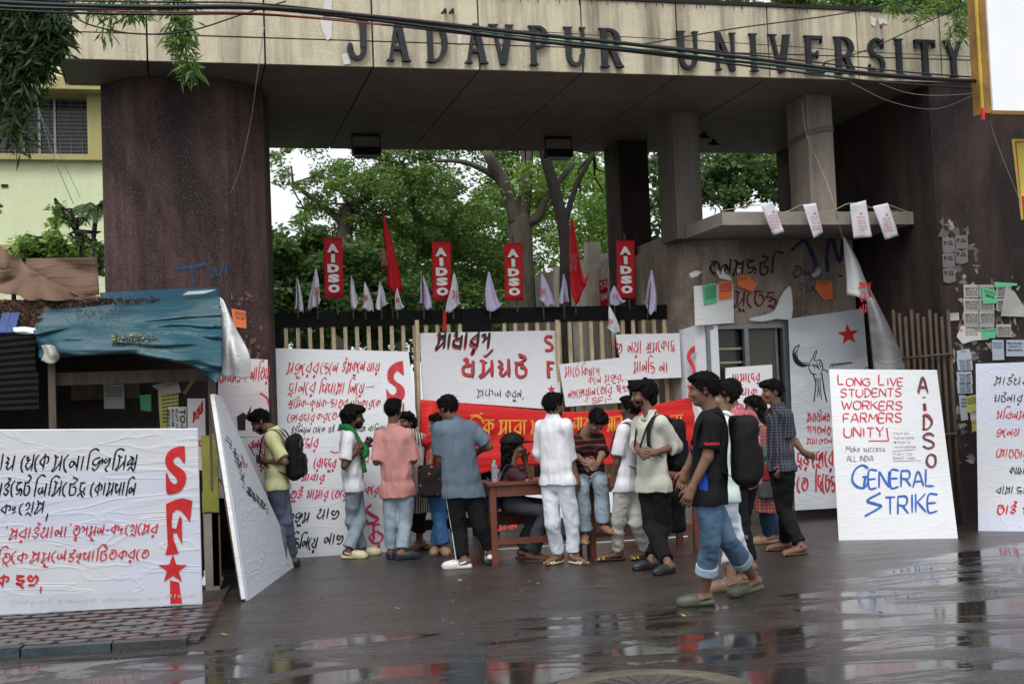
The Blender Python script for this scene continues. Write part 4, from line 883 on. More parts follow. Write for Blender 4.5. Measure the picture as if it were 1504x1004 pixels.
# board at the right edge
r, wr = board('protest_board', 'white flex board with black and red Bengali lines cut off at the right edge', 'signboard', (1433, 534), (1560, 530), (1570, 781), (1437, 779), 12.75, 'flex_white', (1424, 530, 3.8625))
wr.text('সাউথ', 140, 285, 138, 48, 7, K); wr.text('ব', 300, 325, 138, 45, 7, K); wr.text('ঘটনার', 138, 295, 232, 46, 7, K, y1=235); wr.text('অিবলম্ব', 150, 345, 330, 48, 8, RD); wr.text('জেন্য এ', 150, 335, 428, 46, 8, RD)
wr.text('েসাচ্চার', 150, 330, 545, 50, 8, RD, y1=555); wr.text('ক্য`া', 225, 310, 645, 46, 7, K); wr.text('বাসা', 150, 245, 755, 44, 7, K); wr.text('ভা', 262, 315, 755, 44, 7, K); wr.text('চাই', 152, 262, 870, 56, 12, RD); wr.text('এ', 298, 330, 870, 50, 12, RD); wr.done(r)
p0 = at(1503, 534, 12.7); tag(build('paper_roll', MB().tube([(p0[0] - .12, 12.66, p0[2] + .0), (p0[0] + .3, 12.66, p0[2] + .01)], .016, 7), 'paper_cream'), 'rolled paper strip lying on top of the right edge board', 'paper')
# red cloth banner
rb = thing('red_banner', 'long red cloth banner with orange Bengali letters stretched below the centre board', 'banner', at(820, 690, 14.6))
g = []
for f in (0, .33, .66, 1):
    row = []
    for px in (617, 650, 700, 760, 820, 880, 940, 985, 1022):
        top = np.interp(px, [617, 820, 920, 1022], [586, 604, 602, 582]); bot = np.interp(px, [617, 680, 760, 880, 1022], [700, 700, 684, 683, 678])
        row.append((px, top * (1 - f) + bot * f, 14.78 + .1 * (px - 617) / 400 - .05 * f))
    g.append(row)
patch('cloth', g, 'banner_red', rb, 8, .012, 3.0, 3, .004, (.3, 1, 6))
wr = Writing(at(820, 650, 14.72), (0, -1, 0), (610, 470, 5.018), .03)
wr.text('ি', 395, 415, 830, 90, 10, 'paint_orange', slant=0); wr.text('র্ক'.replace('র্', ''), 505, 570, 845, 108, 16, 'paint_orange', slant=0); wr.stroke([(400, 705), (450, 700), (480, 720), (500, 760)], 14, 'paint_orange'); wr.stroke([(470, 685), (495, 690)], 14, 'paint_orange')
wr.text('মারা', 615, 815, 838, 100, 16, 'paint_orange', slant=0); wr.stroke([(610, 737), (820, 740)], 10, 'paint_orange', taper=False); wr.stroke([(500, 737), (578, 735)], 10, 'paint_orange', taper=False)
wr.text('স', 850, 900, 838, 95, 15, 'paint_orange', slant=0)
wr.cr = (810, 470, 4.297)
wr.text('নার', 135, 235, 690, 80, 13, 'paint_orange', slant=0); wr.text('মানব', 350, 480, 700, 85, 13, 'paint_orange', slant=0); wr.stroke([(135, 622), (240, 618)], 8, 'paint_orange', taper=False); wr.stroke([(350, 615), (480, 600)], 8, 'paint_orange', taper=False); wr.text('না', 745, 825, 690, 85, 13, 'paint_orange', slant=0); wr.stroke([(745, 605), (825, 595)], 8, 'paint_orange', taper=False)
wr.done(rb)
rl = thing('red_poster', 'crumpled red poster with black lines hanging left of the red banner', 'poster', at(625, 690, 14.6))
patch('sheet', [[(617, 588, 14.7), (632, 588, 14.66), (650, 592, 14.7)], [(617, 620, 14.66), (634, 622, 14.6), (650, 622, 14.66)], [(618, 700, 14.6), (634, 702, 14.58), (652, 700, 14.6)]], 'banner_red', rl, 8, .03, 6, 5)
# scattered red and white sheet under the banner, behind the table
r, wr = board('floor_poster', 'white sheet with red letters behind the table legs', 'poster', (728, 722), (900, 700), (900, 752), (728, 770), 14.3, 'board_paper', (600, 640, 5.013), Yb=14.2, thick=.006, frame=False)
wr.text('নমল', 900, 1000, 500, 40, 10, P2, slant=0); wr.text('২৫মক', 660, 800, 690, 40, 16, P2, slant=0); wr.done(r)
r, wr = board('floor_poster', 'low white sheet with pale print lying along the gate foot below the bench', 'poster', (725, 806), (1010, 786), (1012, 796), (725, 816), 13.62, 'paper_white', Yb=13.6, thick=.006, frame=False)
for i_, (px, py) in enumerate(((600, 713), (622, 772), (870, 735), (935, 762), (985, 720))):
    pass
# paper sheets stuck on the guard room wall
r, wr = board('torn_sheet', 'torn white plastic sheet left of the window with a green and an orange notice', 'sheet', (1019, 420), (1077, 416), (1078, 474), (1021, 478), 14.66, 'plastic_white', (760, 300, 3.1375), Yb=14.66, thick=.006, frame=False)
wr.done(r)
def notice(lb, pts, mt, Y, lines, ink='paint_black', cat='notice', name='notice', group=None, words=None):
    P = [at(x, y, Y) for x, y in pts]; o = thing(name, lb, cat, P[3 if len(P) > 3 else 0], group)
    build('paper', MB().prism(P, (0, .003, 0)), mt, o)
    tl, tr, bl_ = P[0], P[1], P[-1]; mb = MB(); ux = unit(tr - tl); H = tl[2] - bl_[2]; W = np.linalg.norm(tr - tl)
    y = H * .9; n = np.array([0, -1, 0])
    for w_, hh, ww in lines:
        y -= H * hh
        type_on(mb, w_, bl_ + ux * W * (.5 - ww / 2) + np.array([0, 0, y]), ux, (0, 0, 1), W * ww, H * hh * .72, n, .02, .004)
        y -= H * .03
    build('print', mb, ink, o, fix=False); return o
LN = lambda n, h=.08: [('mmn nmm nmnm mn', h, .8)] * n
notice('green notice on the torn white sheet beside the window', [(1031, 419), (1052, 415), (1053, 444), (1034, 448)], 'paper_green', 14.645, LN(6))
notice('orange notice on the torn white sheet beside the window', [(1055, 415), (1076, 411), (1075, 438), (1056, 441)], 'paper_orange', 14.645, LN(3) + [('TO LET', .16, .8)])
notice('orange notice curling off the wall above the window', [(1083, 406), (1098, 404), (1112, 417), (1105, 428), (1084, 420)], 'paper_orange', 14.66, LN(3))
notice('orange notice on the wall right of the window top', [(1199, 413), (1222, 412), (1224, 439), (1211, 441), (1197, 424)], 'paper_orange', 14.72, LN(2) + [('TO LET', .2, .5)])
notice('orange notice on the left pillar above the white sheet', [(340, 453), (361, 457), (362, 482), (343, 480)], 'paper_orange', 13.55, LN(2) + [('TO LET', .2, .7)])
tp = thing('torn_plastic', 'torn white plastic curving up over the window right corner', 'plastic sheet', at(1130, 470, 14.6))
build('sheet', MB().prism([at(x, y, 14.66) for x, y in smooth([(1100, 470), (1105, 466), (1125, 462), (1138, 455), (1147, 435), (1155, 424), (1162, 423), (1163, 466), (1140, 468), (1120, 472)], 3)], (0, .006, 0)), 'plastic_white', tp)
tag(build('torn_scrap', MB().prism([at(x, y, 14.70) for x, y in [(1191, 403), (1199, 398), (1203, 394), (1207, 396), (1203, 404), (1196, 408)]], (0, .004, 0)), 'paper_blue'), 'small torn blue scrap on the wall above the right orange notice', 'scrap')
wr = Writing((0, 14.72, 0), (0, -1, 0), (760, 300, 3.1375), .004)
o = thing('paint_scraps', 'flaking white scraps of paper above the curling orange notice', 'paper', at(1060, 405, 14.7))
for pts in ([(915, 310), (925, 300), (935, 330), (945, 290), (955, 320), (975, 330), (990, 350), (960, 348), (930, 340)], [(790, 320), (820, 305), (850, 310), (830, 330), (800, 340)], [(1010, 300), (1030, 300), (1015, 320)]): wr.poly(pts, 'plastic_white')
wr.done(o, 'scrap')
# notices on the right pillar
YP = 12.985
for i, (px, py) in enumerate([(1384, 350), (1403, 346), (1384, 372), (1403, 366), (1385, 394)]):
    notice('torn grey P.G. notice high on the right pillar, ' + ['left of the top pair', 'right of the top pair', 'left of the middle pair', 'right of the middle pair', 'lowest single one'][i], [(px, py), (px + 18, py - 1), (px + 19, py + 19), (px + 9, py + 22), (px + 1, py + 20)], 'paper_cream_dark' if 0 else 'torn_grey', YP, [('P.G.', .42, .8)], group='P.G. notices on the right pillar')
k = 0
WHERE = ['top left', 'top middle', 'top right', 'second row left', 'second row middle', 'second row right', 'third row left', 'third row middle', 'bottom row left', 'bottom row middle', 'bottom row right', 'third row right']
for ry, y in enumerate((418, 438, 457, 476)):
    for rx, x in enumerate((1415, 1438, 1463)):
        if ry in (1, 2) and rx == 2 and ry == 2: continue
        notice(f'grey GIRLS P.G. notice, {WHERE[k] if k < len(WHERE) else "end"} of the sheet block on the right pillar', [(x, y), (x + 22, y), (x + 22.5, y + 18.5), (x + 1, y + 18.5)], 'paper_cream', YP, [("GIRL'S P.G", .3, .85)] + [('mmn nmm nm nmn', .13, .8)] * 3, group='girls P.G. notices on the right pillar'); k += 1
notice('bright green notice on the sheet block of the right pillar', [(1442, 421), (1463, 427), (1465, 445), (1444, 446)], 'paper_green', YP - .008, LN(2) + [('mnm mn', .2, .6)])
notice('green strip notice above the sheet block', [(1460, 414), (1494, 416), (1494, 419), (1462, 422)], 'paper_green', YP - .004, [])
notice('dark green notice at the foot of the sheet block', [(1440, 484), (1464, 482), (1462, 496), (1442, 497)], 'paper_green', YP - .006, LN(2))
notice('small blank note left of the sheet block', [(1395, 460), (1408, 459), (1409, 470), (1395, 471)], 'paper_cream', YP, LN(2))
notice('torn white sheet with red scribble below the sheet block', [(1412, 478), (1425, 482), (1440, 488), (1458, 486), (1452, 498), (1430, 500), (1414, 505), (1405, 494)], 'paper_white', YP - .003, [('mnm', .25, .5)], 'paint_red')
notice('grey crumpled paper flap at the right end of the sheet block', [(1477, 420), (1490, 428), (1504, 450), (1504, 465), (1470, 464)], 'paper_cream', YP - .012, [])
for i, y in enumerate((525, 546, 559)): notice(['top', 'middle', 'lowest'][i] + ' grey TO-LET notice in the column left of the edge board', [(1405, y), (1427, y - 1), (1429, y + 18), (1407, y + 19)], 'paper_blue', YP - .002 * i, [('TO-LET', .3, .8)] + [('mnm nmn', .14, .7)] * 3, group='TO-LET notices on the right pillar')
notice('blue grey sheet above the TO-LET notices', [(1405, 515), (1424, 512), (1427, 524), (1406, 525)], 'paper_blue', YP, [('mnm', .2, .4)])
notice('yellow notice low on the right pillar', [(1418, 582), (1434, 579), (1436, 604), (1420, 606)], 'paper_yellow', YP - .004, LN(4))
notice('long blue grey strip under the TO-LET notices', [(1408, 580), (1418, 580), (1422, 616), (1412, 618)], 'paper_blue', YP, LN(3, .1))
notice('small yellow note at the foot of the notice column', [(1427, 617), (1435, 617), (1436, 633), (1428, 633)], 'paper_yellow', YP, LN(2))
notice('small pink note above the lowest yellow note', [(1425, 606), (1434, 606), (1435, 616), (1426, 617)], 'poster_pinkish', YP, LN(2))
notice('white contact number notice over the edge board, left one', [(1457, 499), (1474, 499), (1475, 528), (1458, 529)], 'paper_blue', YP - .004, LN(3))
notice('white contact number notice over the edge board, right one', [(1478, 499), (1504, 499), (1504, 523), (1478, 523)], 'paper_blue', YP - .004, [('NEED FOR BEDS', .17, .85), ('CONTACT US', .17, .7), ('9903393976', .2, .85)])

# torn remnants and paste scars of older posters
def remnants(name, parent, spots, mts, smin, smax, seed, Y):
    r = np.random.RandomState(seed); bags = {}
    for x0, y0, x1, y1, n in spots:
        for _ in range(n):
            cx, cy, sz = r.uniform(x0, x1), r.uniform(y0, y1), r.uniform(smin, smax); k = r.randint(5, 10); a = np.sort(r.uniform(0, 6.28, k)); rr = sz * r.uniform(.25, 1.0, k); asp = r.uniform(.4, 1.4)
            bags.setdefault(mts[r.randint(len(mts))], MB()).add([at(cx + asp * p * math.cos(t), cy + p * math.sin(t), Y - r.uniform(.0005, .003)) for p, t in zip(rr, a)], [tuple(range(k))])
    for m_, b_ in bags.items(): stuff(build(name, b_, m_, parent, fix=False))
wrinkled('scar_grey', (.12, .10, .095), .9, None, .5, .6); wrinkled('scar_rust', (.20, .085, .05), .9, None, .5, .6); wrinkled('scar_pale', (.30, .28, .25), .9, None, .5, .6)
rp = [o for o in bpy.data.objects if o.get('category') == 'pillar' and 'right' in o['label']][0]; lp = bpy.data.objects['gate_pillar']
remnants('poster_remnants', rp, [(1382, 325, 1440, 405, 46), (1405, 405, 1504, 500, 70), (1395, 495, 1460, 530, 26), (1403, 530, 1434, 640, 26), (1390, 640, 1435, 720, 8)], ['scar_grey', 'scar_grey', 'scar_pale', 'torn_grey'], 3, 11, 5, 12.996)
remnants('poster_remnants', lp, [(338, 425, 372, 450, 10), (352, 470, 385, 525, 26), (345, 500, 388, 530, 10)], ['scar_rust', 'scar_grey', 'scar_rust'], 1.5, 6, 6, 13.59)
remnants('poster_remnants', gr, [(1045, 395, 1120, 420, 14), (1180, 390, 1235, 410, 10), (1110, 430, 1270, 460, 14)], ['scar_grey', 'scar_pale'], 1.2, 5, 7, 14.745)
# ---------------------------------------------------------------- flags and upright banners on the gate
def upright(lb, x0, y0, x1, y1, poley, Y=15.18):
    a, b, c, d = at(x0, y0, Y), at(x1, y0, Y), at(x1 + 1.5, y1, Y), at(x0 + 1.5, y1, Y); mid = (a + b) / 2
    o = thing('red_banner_strip', lb, 'banner', (d + c) / 2, 'upright red banners with white letters')
    build('pole', MB().tube([(mid[0] + .03, Y + .03, at(x0, poley, Y)[2]), (mid[0], Y + .03, a[2] + .09)], .012, 6), 'bamboo_dark', o)
    g = [[tuple(0 for _ in range(3))]]
    patch('cloth', [[(x0 + (x1 - x0) * u + 1.5 * v, y0 + (y1 - y0) * v, Y + .015 * math.sin(3 * u + 4 * v)) for u in (0, .5, 1)] for v in (0, .33, .66, 1)], 'flag_red', o, 4, .006, 8, x0, .003)
    mb = MB(); ux = unit(b - a); W = np.linalg.norm(b - a); H = a[2] - d[2]
    for k, ch in enumerate('AIDSO'):
        f = (.1 + .17 * k, .15)[0]; ww = (.2 if ch == 'I' else .62)
        type_on(mb, ch, d + ux * W * (.5 - ww / 2) + np.array([0, 0, H * (1 - .1 - .168 * (k + 1) + .015)]) , ux, (0, 0, 1), W * ww, H * .142, (0, -1, 0), .075, .035)
    build('lettering', mb, 'paint_white', o, fix=False)
upright('first AIDSO banner from the left above the gate, beside the left leafy bush', 475, 349, 503, 437, 462)
upright('second AIDSO banner above the gate, over the centre board left end', 634, 355, 662, 441, 462)
upright('third AIDSO banner above the gate, in front of the big tree trunk', 740, 357, 767, 441, 458)
upright('fourth AIDSO banner above the gate, beside the guard room wall', 905, 353, 932, 438, 455)
def flag(lb, tip, w_, h_, mt, lean=0, Y=15.12, sway=1, seed=1, name='paper_flag', group='small white flags on the gate', foot=462, cat='flag'):
    """cloth hanging in folds from a stick"""
    x, y = tip; o = thing(name, lb, cat, at(x, y + h_, Y), group)
    a = at(x, y - 1, Y); b = at(x + lean, foot + 6, Y)
    build('stick', MB().tube([b, a], .008, 5), 'bamboo_dark', o)
    g = []
    for v in (0, .25, .5, .75, 1):
        s_ = w_ * (.08 + .92 * v ** .8); row = []
        for u in (-1, -.4, .2, .7, 1):
            xx = x + sway * s_ * (u * .5 + .12) + lean * v + w_ * .16 * math.sin(seed * 2.1 + 3.2 * v) * v; yy = y + h_ * v * (1 - ((.10 + .10 * (seed * 7 % 5) / 2) * max(0, u * sway * (1 if seed % 3 else -1)) if v > .9 else 0) - .10 * abs(math.sin(3 * u + seed)) * v)
            row.append((xx, yy, Y - .02 - .05 * v * math.sin(4.0 * u + seed)))
        g.append(row)
    patch('cloth', g, mt, o, 4, .012, 8, seed, .003, (1, 1, .3))
    if seed % 2: 
        wr = Writing(at(x, y, Y - .09), (0, -1, 0)); wr.text('সঘ', x - w_ * .1, x + w_ * .25, y + h_ * .62, h_ * .2, 1.2, 'faded_red', slant=0) if 'faded_red' in MATS else None; wr.done(o, 'print')
    return o
mat('faded_red', (.45, .10, .12), .8, .4, 20, 0)
FL = [((436, 405), 13, 56, 'flag_white', 2, 1), ((464, 394), 20, 63, 'flag_white', 3, -1), ((517, 404), 13, 54, 'flag_white', 2, 1), ((535, 414), 18, 45, 'flag_white', 2, 1), ((558, 414), 18, 43, 'flag_white', 3, 1), ((583, 423), 13, 34, 'flag_white', 1, 1),
      ((620, 402), 20, 55, 'flag_lavender', 3, 1), ((667, 401), 23, 61, 'flag_white', -1, 1), ((718, 399), 25, 62, 'flag_lavender', 2, 1), ((796, 402), 24, 50, 'flag_lavender', 3, 1), ((828, 403), 15, 46, 'flag_lavender', 1, 1), ((902, 420), 22, 30, 'flag_lavender', 1, 1), ((957, 397), 22, 66, 'flag_lavender', -6, 1)]
FLB = ['narrow white flag at the left end of the gate rail', 'white flag just left of the first AIDSO banner', 'narrow white flag right of the first AIDSO banner', 'short white flag left of the tall red pennant', 'white flag in front of the foot of the tall red pennant', 'smallest white flag right of the tall red pennant',
       'lavender flag left of the second AIDSO banner', 'white flag hanging over the lower corner of the second AIDSO banner', 'broad lavender flag left of the third AIDSO banner', 'lavender flag with print right of the third AIDSO banner', 'narrow lavender flag left of the right red pennant', 'low lavender flag in front of the red placard', 'lavender flag right of the fourth AIDSO banner']
for i, ((tip, w_, h_, mt, ln, sw), lb) in enumerate(zip(FL, FLB)): flag(lb, tip, w_, h_, mt, ln, 15.10 - .01 * (i % 3), sw, i)
flag('drooping grey flag hanging below the rail left of the fourth AIDSO banner', (895, 450), 20, 42, 'plastic_white', 4, 15.0, 1, 21, foot=520)
flag('tall dark red pennant above the gate near the first AIDSO banner', (563, 314), 24, 125, 'flag_red', 14, 15.14, 1, 15, 'red_pennant', 'tall red pennants', 462)
flag('tall red pennant above the gate left of the fourth AIDSO banner', (840, 320), 26, 128, 'flag_red', 6, 15.14, 1, 17, 'red_pennant', 'tall red pennants', 455)
tag(build('red_ribbon', MB().prism([at(651, 455, 15.1), at(656, 455, 15.1), at(655, 486, 15.1), at(650, 487, 15.1)], (0, .01, 0)), 'flag_red'), 'short dark red ribbon hanging on the gate above the centre board', 'ribbon')
# printed flags strung from the canopy
rope = [(1062, 309), (1120, 301), (1150, 312), (1183, 300), (1215, 312), (1250, 298), (1285, 306), (1300, 300), (1335, 312)]
tag(build('bunting_string', MB().tube(crom(np.array([at(x, y, 13.42) for x, y in rope]), 4), .005, 4), 'rope'), 'thin yellow string sagging along the canopy edge', 'string')
for i, (q, lb) in enumerate([([(1117, 301), (1134, 296), (1152, 340), (1136, 346)], 'leftmost printed flag hanging from the canopy string, tilted'), ([(1180, 301), (1198, 298), (1209, 342), (1196, 350)], 'second thin printed flag hanging on the canopy, in front of the pale column'), ([(1248, 300), (1272, 294), (1281, 348), (1254, 350)], 'third and widest printed flag hanging from the canopy string'), ([(1282, 303), (1304, 298), (1320, 346), (1299, 352)], 'rightmost printed flag hanging from the canopy string')]):
    o = thing('printed_flag', lb, 'flag', at(*q[3], 13.35), 'printed flags hanging from the canopy'); a, b, c, d = [np.array(p, float) for p in q]
    g = [[(*((a * (1 - u) + b * u) * (1 - v) + (d * (1 - u) + c * u) * v), 13.38 - .03 * math.sin(5 * u + 2 * i) * (v + .2) + .02 * v) for u in (0, .35, .7, 1)] for v in (0, .33, .66, 1)]
    patch('cloth', g, 'flag_white', o, 4, .006, 9, i + 30, .003)
    wr = Writing(at(1200, 320, 13.31), (0, -1, 0)); cx = (a + b + c + d)[:] / 4
    wr.poly(star(cx[0] + 1, cx[1] - 9, 3), 'faded_red')
    for k in range(5): wr.text('নমসকত'[k % 3:k % 3 + 3], cx[0] - 6 + k, cx[0] + 6 + k, cx[1] - 2 + k * 4.5, 3.5, .7, 'faded_red', slant=0)
    wr.done(o, 'print')
# the long draped cloth by the tall poster
dc = thing('draped_flag', 'long white cloth flag hanging from a pole above the tall poster with red writing', 'flag', at(1260, 440, 13.9))
patch('cloth', [[(1237, 348, 13.9), (1239, 348, 13.88), (1241, 350, 13.9)], [(1239, 378, 13.95), (1249, 375, 13.85), (1259, 382, 13.9)], [(1242, 410, 13.95), (1256, 405, 13.85), (1271, 412, 13.92)], [(1243, 432, 13.95), (1260, 436, 13.85), (1281, 446, 13.95)]], 'plastic_white', dc, 6, .015, 9, 41, .003, (1, 1, .3))
wr = Writing(at(1270, 430, 13.78), (0, -1, 0)); wr.text('সফন', 1262, 1278, 424, 10, 2, 'paint_red', slant=0); wr.text('েদর', 1264, 1280, 442, 12, 2.2, 'paint_red', slant=0); wr.text('নম', 1262, 1276, 458, 12, 2.2, 'paint_red', slant=0); wr.done(dc)
build('pole', MB().tube([at(1236, 345, 13.97), at(1300, 470, 13.97)], .012, 6), 'rope', dc)
dg_ = thing('grey_cloth', 'dark grey plastic cloth drooping beside the bamboo fence', 'cloth', at(1310, 540, 13.5))
patch('cloth', [[(1272, 438, 13.6), (1278, 436, 13.55), (1284, 440, 13.6)], [(1276, 470, 13.6), (1290, 468, 13.48), (1302, 474, 13.58)], [(1280, 505, 13.58), (1298, 503, 13.45), (1318, 510, 13.56)], [(1284, 545, 13.56), (1306, 545, 13.45), (1331, 538, 13.55)], [(1288, 575, 13.56), (1308, 578, 13.48), (1330, 570, 13.55)]], 'plastic_grey', dg_, 6, .02, 7, 44, .004, (1, 1, .4))

# ---------------------------------------------------------------- the stall at the left
stl = thing('roadside_stall', 'dark wooden roadside stall roofed with tarpaulins behind the huge board', 'stall', at(180, 860, 12.2))
def vpost(px, y0, Y, w_, z0=KZ, m_='old_wood', n_='post'):
    p = at(px, y0, Y); build(n_, MB().box((p[0] - w_ / 2, Y, z0), (p[0] + w_ / 2, Y + w_, p[2])), m_, stl)
vpost(75, 520, 11.8, .06); vpost(311, 548, 11.7, .07); vpost(-40, 500, 11.8, .07)
a, b = at(80, 556, 11.9), at(303, 552, 11.9); build('beam', MB().box((a[0], 11.9, a[2] - .06), (b[0], 11.95, a[2] + .05)), 'old_wood', stl)
a, b = at(-60, 470, 12.9), at(318, 452, 12.9)
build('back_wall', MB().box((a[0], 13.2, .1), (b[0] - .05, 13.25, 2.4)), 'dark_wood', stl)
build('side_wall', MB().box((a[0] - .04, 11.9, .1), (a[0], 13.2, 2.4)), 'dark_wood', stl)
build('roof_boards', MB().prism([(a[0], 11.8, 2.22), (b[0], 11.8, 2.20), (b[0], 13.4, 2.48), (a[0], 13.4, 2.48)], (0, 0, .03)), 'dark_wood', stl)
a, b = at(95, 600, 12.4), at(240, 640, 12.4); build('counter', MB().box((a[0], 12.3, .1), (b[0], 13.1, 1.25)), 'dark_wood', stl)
a, b = at(104, 562, 12.9), at(205, 575, 12.9); build('shelf_board', MB().box((a[0], 12.9, b[2] - .06), (b[0], 12.93, a[2])), 'old_wood', stl)
mb = MB(); p, q = at(270, 578, 11.8), at(288, 552, 11.8); mb.bar(p, q, .03); build('brace', mb, 'old_wood', stl)
# corrugated sheet hanging at the left end
mb = MB(); rings = []
for k in range(25):
    z = at(20, 486, 11.75)[2] - k * .026; y = 11.72 + (.006 if k % 2 else -.006)
    rings.append([(at(-60, 500, 11.75)[0], y, z - .05), (at(52, 500, 11.75)[0] + .02 * (k > 12), y, z - k * .002)])
build('corrugated_sheet', MB().loft(rings, False), 'metal_sheet', stl)
for pts, lb, mt, Y, ln in [([(152, 564), (182, 564), (183, 600), (153, 600)], 'pale notice pinned in the dark stall', 'paper_cream', 12.75, LN(4)), ([(205, 580), (222, 579), (222, 604), (207, 602)], 'green paper pinned in the dark stall', 'paper_green', 12.76, []), ([(232, 574), (262, 570), (262, 636), (236, 640)], 'faded yellow printed sheet hanging in the stall', 'paper_yellow', 12.2, LN(8, .05)),
        ([(222, 566), (260, 556), (266, 576), (240, 578)], 'crumpled grey papers above the yellow sheet in the stall', 'paper_cream', 12.15, LN(2))]:
    notice(lb, pts, mt, Y, ln)
o = notice('white TO-LET sheet turned sideways in the stall', [(247, 597), (274, 597), (274, 636), (247, 636)], 'paper_white', 12.0, [])
mb = MB(); p = at(272, 600, 11.99)
for tx, off, hh in (('TO-LET', 0, .05), ('FLAT HOUSE', .065, .02), ('ROOM SHOP', .1, .02), ('98360 2478', .135, .032)): type_on(mb, tx, (p[0] - off - hh, 11.99, p[2]), (0, 0, -1), (1, 0, 0), .3, hh, (0, -1, 0), .02, .004)
build('print', mb, 'paint_black', o, fix=False)
r, wr = board('stall_poster', 'white poster strip with red Bengali words at the right end of the stall', 'poster', (275, 585), (301, 585), (303, 690), (277, 690), 11.98, 'poster_pinkish', (0, 400, 3.86), Yb=11.98, thick=.005, frame=False)
wr.text('সংগ~াম', 1095, 1150, 850, 60, 8, RD, slant=0, y1=790); wr.text('েদ', 1100, 1160, 1000, 50, 8, RD, slant=0); wr.done(r)
# tarpaulins
t_ = thing('blue_tarpaulin', 'worn blue tarpaulin sagging over the front of the stall with leaf litter in its fold', 'tarpaulin', at(190, 540, 11.6))
patch('sheet', [[(62, 452, 12.5), (120, 446, 12.5), (190, 441, 12.5), (260, 438, 12.45), (322, 432, 12.4)],
    [(56, 462, 12.2), (115, 456, 12.2), (190, 452, 12.15), (262, 448, 12.1), (325, 446, 12.05)],
    [(52, 476, 11.95), (110, 474, 11.85), (190, 478, 11.8), (262, 480, 11.7), (326, 486, 11.65)],
    [(52, 490, 11.75), (108, 500, 11.5), (190, 509, 11.4), (262, 518, 11.35), (327, 532, 11.35)],
    [(55, 505, 11.7), (108, 517, 11.45), (190, 520, 11.38), (262, 532, 11.33), (325, 548, 11.33)],
    [(57, 526, 11.72), (108, 524, 11.55), (188, 516, 11.5), (262, 528, 11.45), (318, 562, 11.36)]], 'tarp_blue', t_, 16, .034, 12.0, 51, .005, (.45, 1, 1.6), True)
patch('back_flap', [[(147, 430, 12.9), (200, 427, 12.9), (260, 424, 12.9), (320, 421, 12.85)], [(147, 436, 12.8), (200, 434, 12.8), (260, 432, 12.8), (321, 430, 12.7)], [(147, 448, 12.6), (200, 447, 12.6), (260, 445, 12.6), (322, 440, 12.5)]], 'tarp_blue_dark', t_, 5, .01, 4, 52)
build('white_patch', MB().prism([at(x, y, 12.3) for x, y in [(268, 433), (276, 428), (318, 425), (300, 431)]], (0, .02, 0)), 'paper_white', t_)
patch('knotted_corner', [[(60, 508, 11.6), (72, 506, 11.5), (86, 512, 11.6)], [(64, 520, 11.55), (75, 518, 11.45), (88, 522, 11.55)], [(60, 530, 11.6), (76, 533, 11.5), (86, 528, 11.6)]], 'paper_cream', t_, 6, .02, 20, 53)
t_ = thing('brown_tarpaulin', 'brown tarpaulin draped over the stall roof at the far left', 'tarpaulin', at(60, 430, 12.6))
patch('sheet', [[(-60, 350, 12.9), (-20, 352, 12.9), (2, 359, 12.85), (30, 382, 12.8), (70, 410, 12.7), (120, 430, 12.6), (166, 440, 12.5)],
    [(-60, 385, 12.75), (-20, 388, 12.75), (8, 395, 12.65), (35, 410, 12.6), (70, 424, 12.55), (120, 436, 12.5), (168, 441, 12.48)],
    [(-60, 425, 12.6), (-20, 428, 12.6), (15, 430, 12.5), (48, 440, 12.45), (80, 438, 12.45), (120, 441, 12.45), (168, 444, 12.45)]], 'tarp_brown', t_, 14, .035, 11, 61, .005, (1.3, 1, .6), True)
patch('back_sheet', [[(38, 380, 12.95), (90, 379, 12.95), (143, 377, 12.95)], [(40, 400, 12.94), (92, 398, 12.94), (144, 398, 12.94)], [(70, 438, 12.9), (105, 436, 12.9), (146, 433, 12.9)]], 'tarp_brown', t_, 8, .03, 7, 62, .004, (1, 1, 1), True)
t_ = thing('white_plastic_sheet', 'dirty white plastic sheet hanging from the right end of the blue tarpaulin', 'plastic sheet', at(345, 550, 12))
patch('sheet', [[(323, 436, 12.1), (328, 440, 12.0), (336, 458, 12.1)], [(324, 468, 12.0), (338, 476, 11.9), (347, 482, 12.0)], [(324, 500, 11.9), (341, 500, 11.75), (358, 503, 11.9)], [(325, 528, 11.85), (346, 530, 11.7), (367, 524, 11.85)], [(324, 550, 11.85), (345, 555, 11.72), (369, 558, 11.8)]], 'plastic_white', t_, 10, .055, 11, 71, .004, (1, 1, .35), True)
# leaf litter and roofing bits on the stall roof
V = []; Q = []; RR = np.random.RandomState(5)
def heap(n, x0, x1, y0, y1, Y0, Y1, sz=.02):
    for _ in range(n):
        u, v = RR.rand(2); p = at(x0 + (x1 - x0) * u, y0 + (y1 - y0) * v + RR.normal() * 1.0, Y0 + (Y1 - Y0) * v); a, b = RR.normal(size=3), RR.normal(size=3); a = unit(a) * sz * RR.uniform(.6, 1.5); b = unit(np.cross(a, b)) * sz * .4; k = len(V); V.extend([p - a, p + b, p + a, p - b]); Q.append((k, k + 1, k + 2, k + 3))
heap(1500, -40, 62, 440, 482, 12.5, 11.85); heap(500, 60, 165, 438, 450, 12.5, 12.3); heap(120, 165, 235, 438, 446, 12.4, 12.2); heap(240, 165, 232, 493, 508, 11.48, 11.38, .014); heap(60, 110, 160, 455, 470, 12.1, 11.9, .012)
heap(70, 90, 240, 455, 500, 12.1, 11.4, .01)
stuff(quadmesh('leaf_litter', np.array(V), np.array(Q), 'leaf_litter', None, False))
V = []; Q = []; heap(26, 165, 215, 490, 500, 11.4, 11.36, .018); stuff(quadmesh('yellow_leaves', np.array(V), np.array(Q), 'leaf_yellow', None, False))
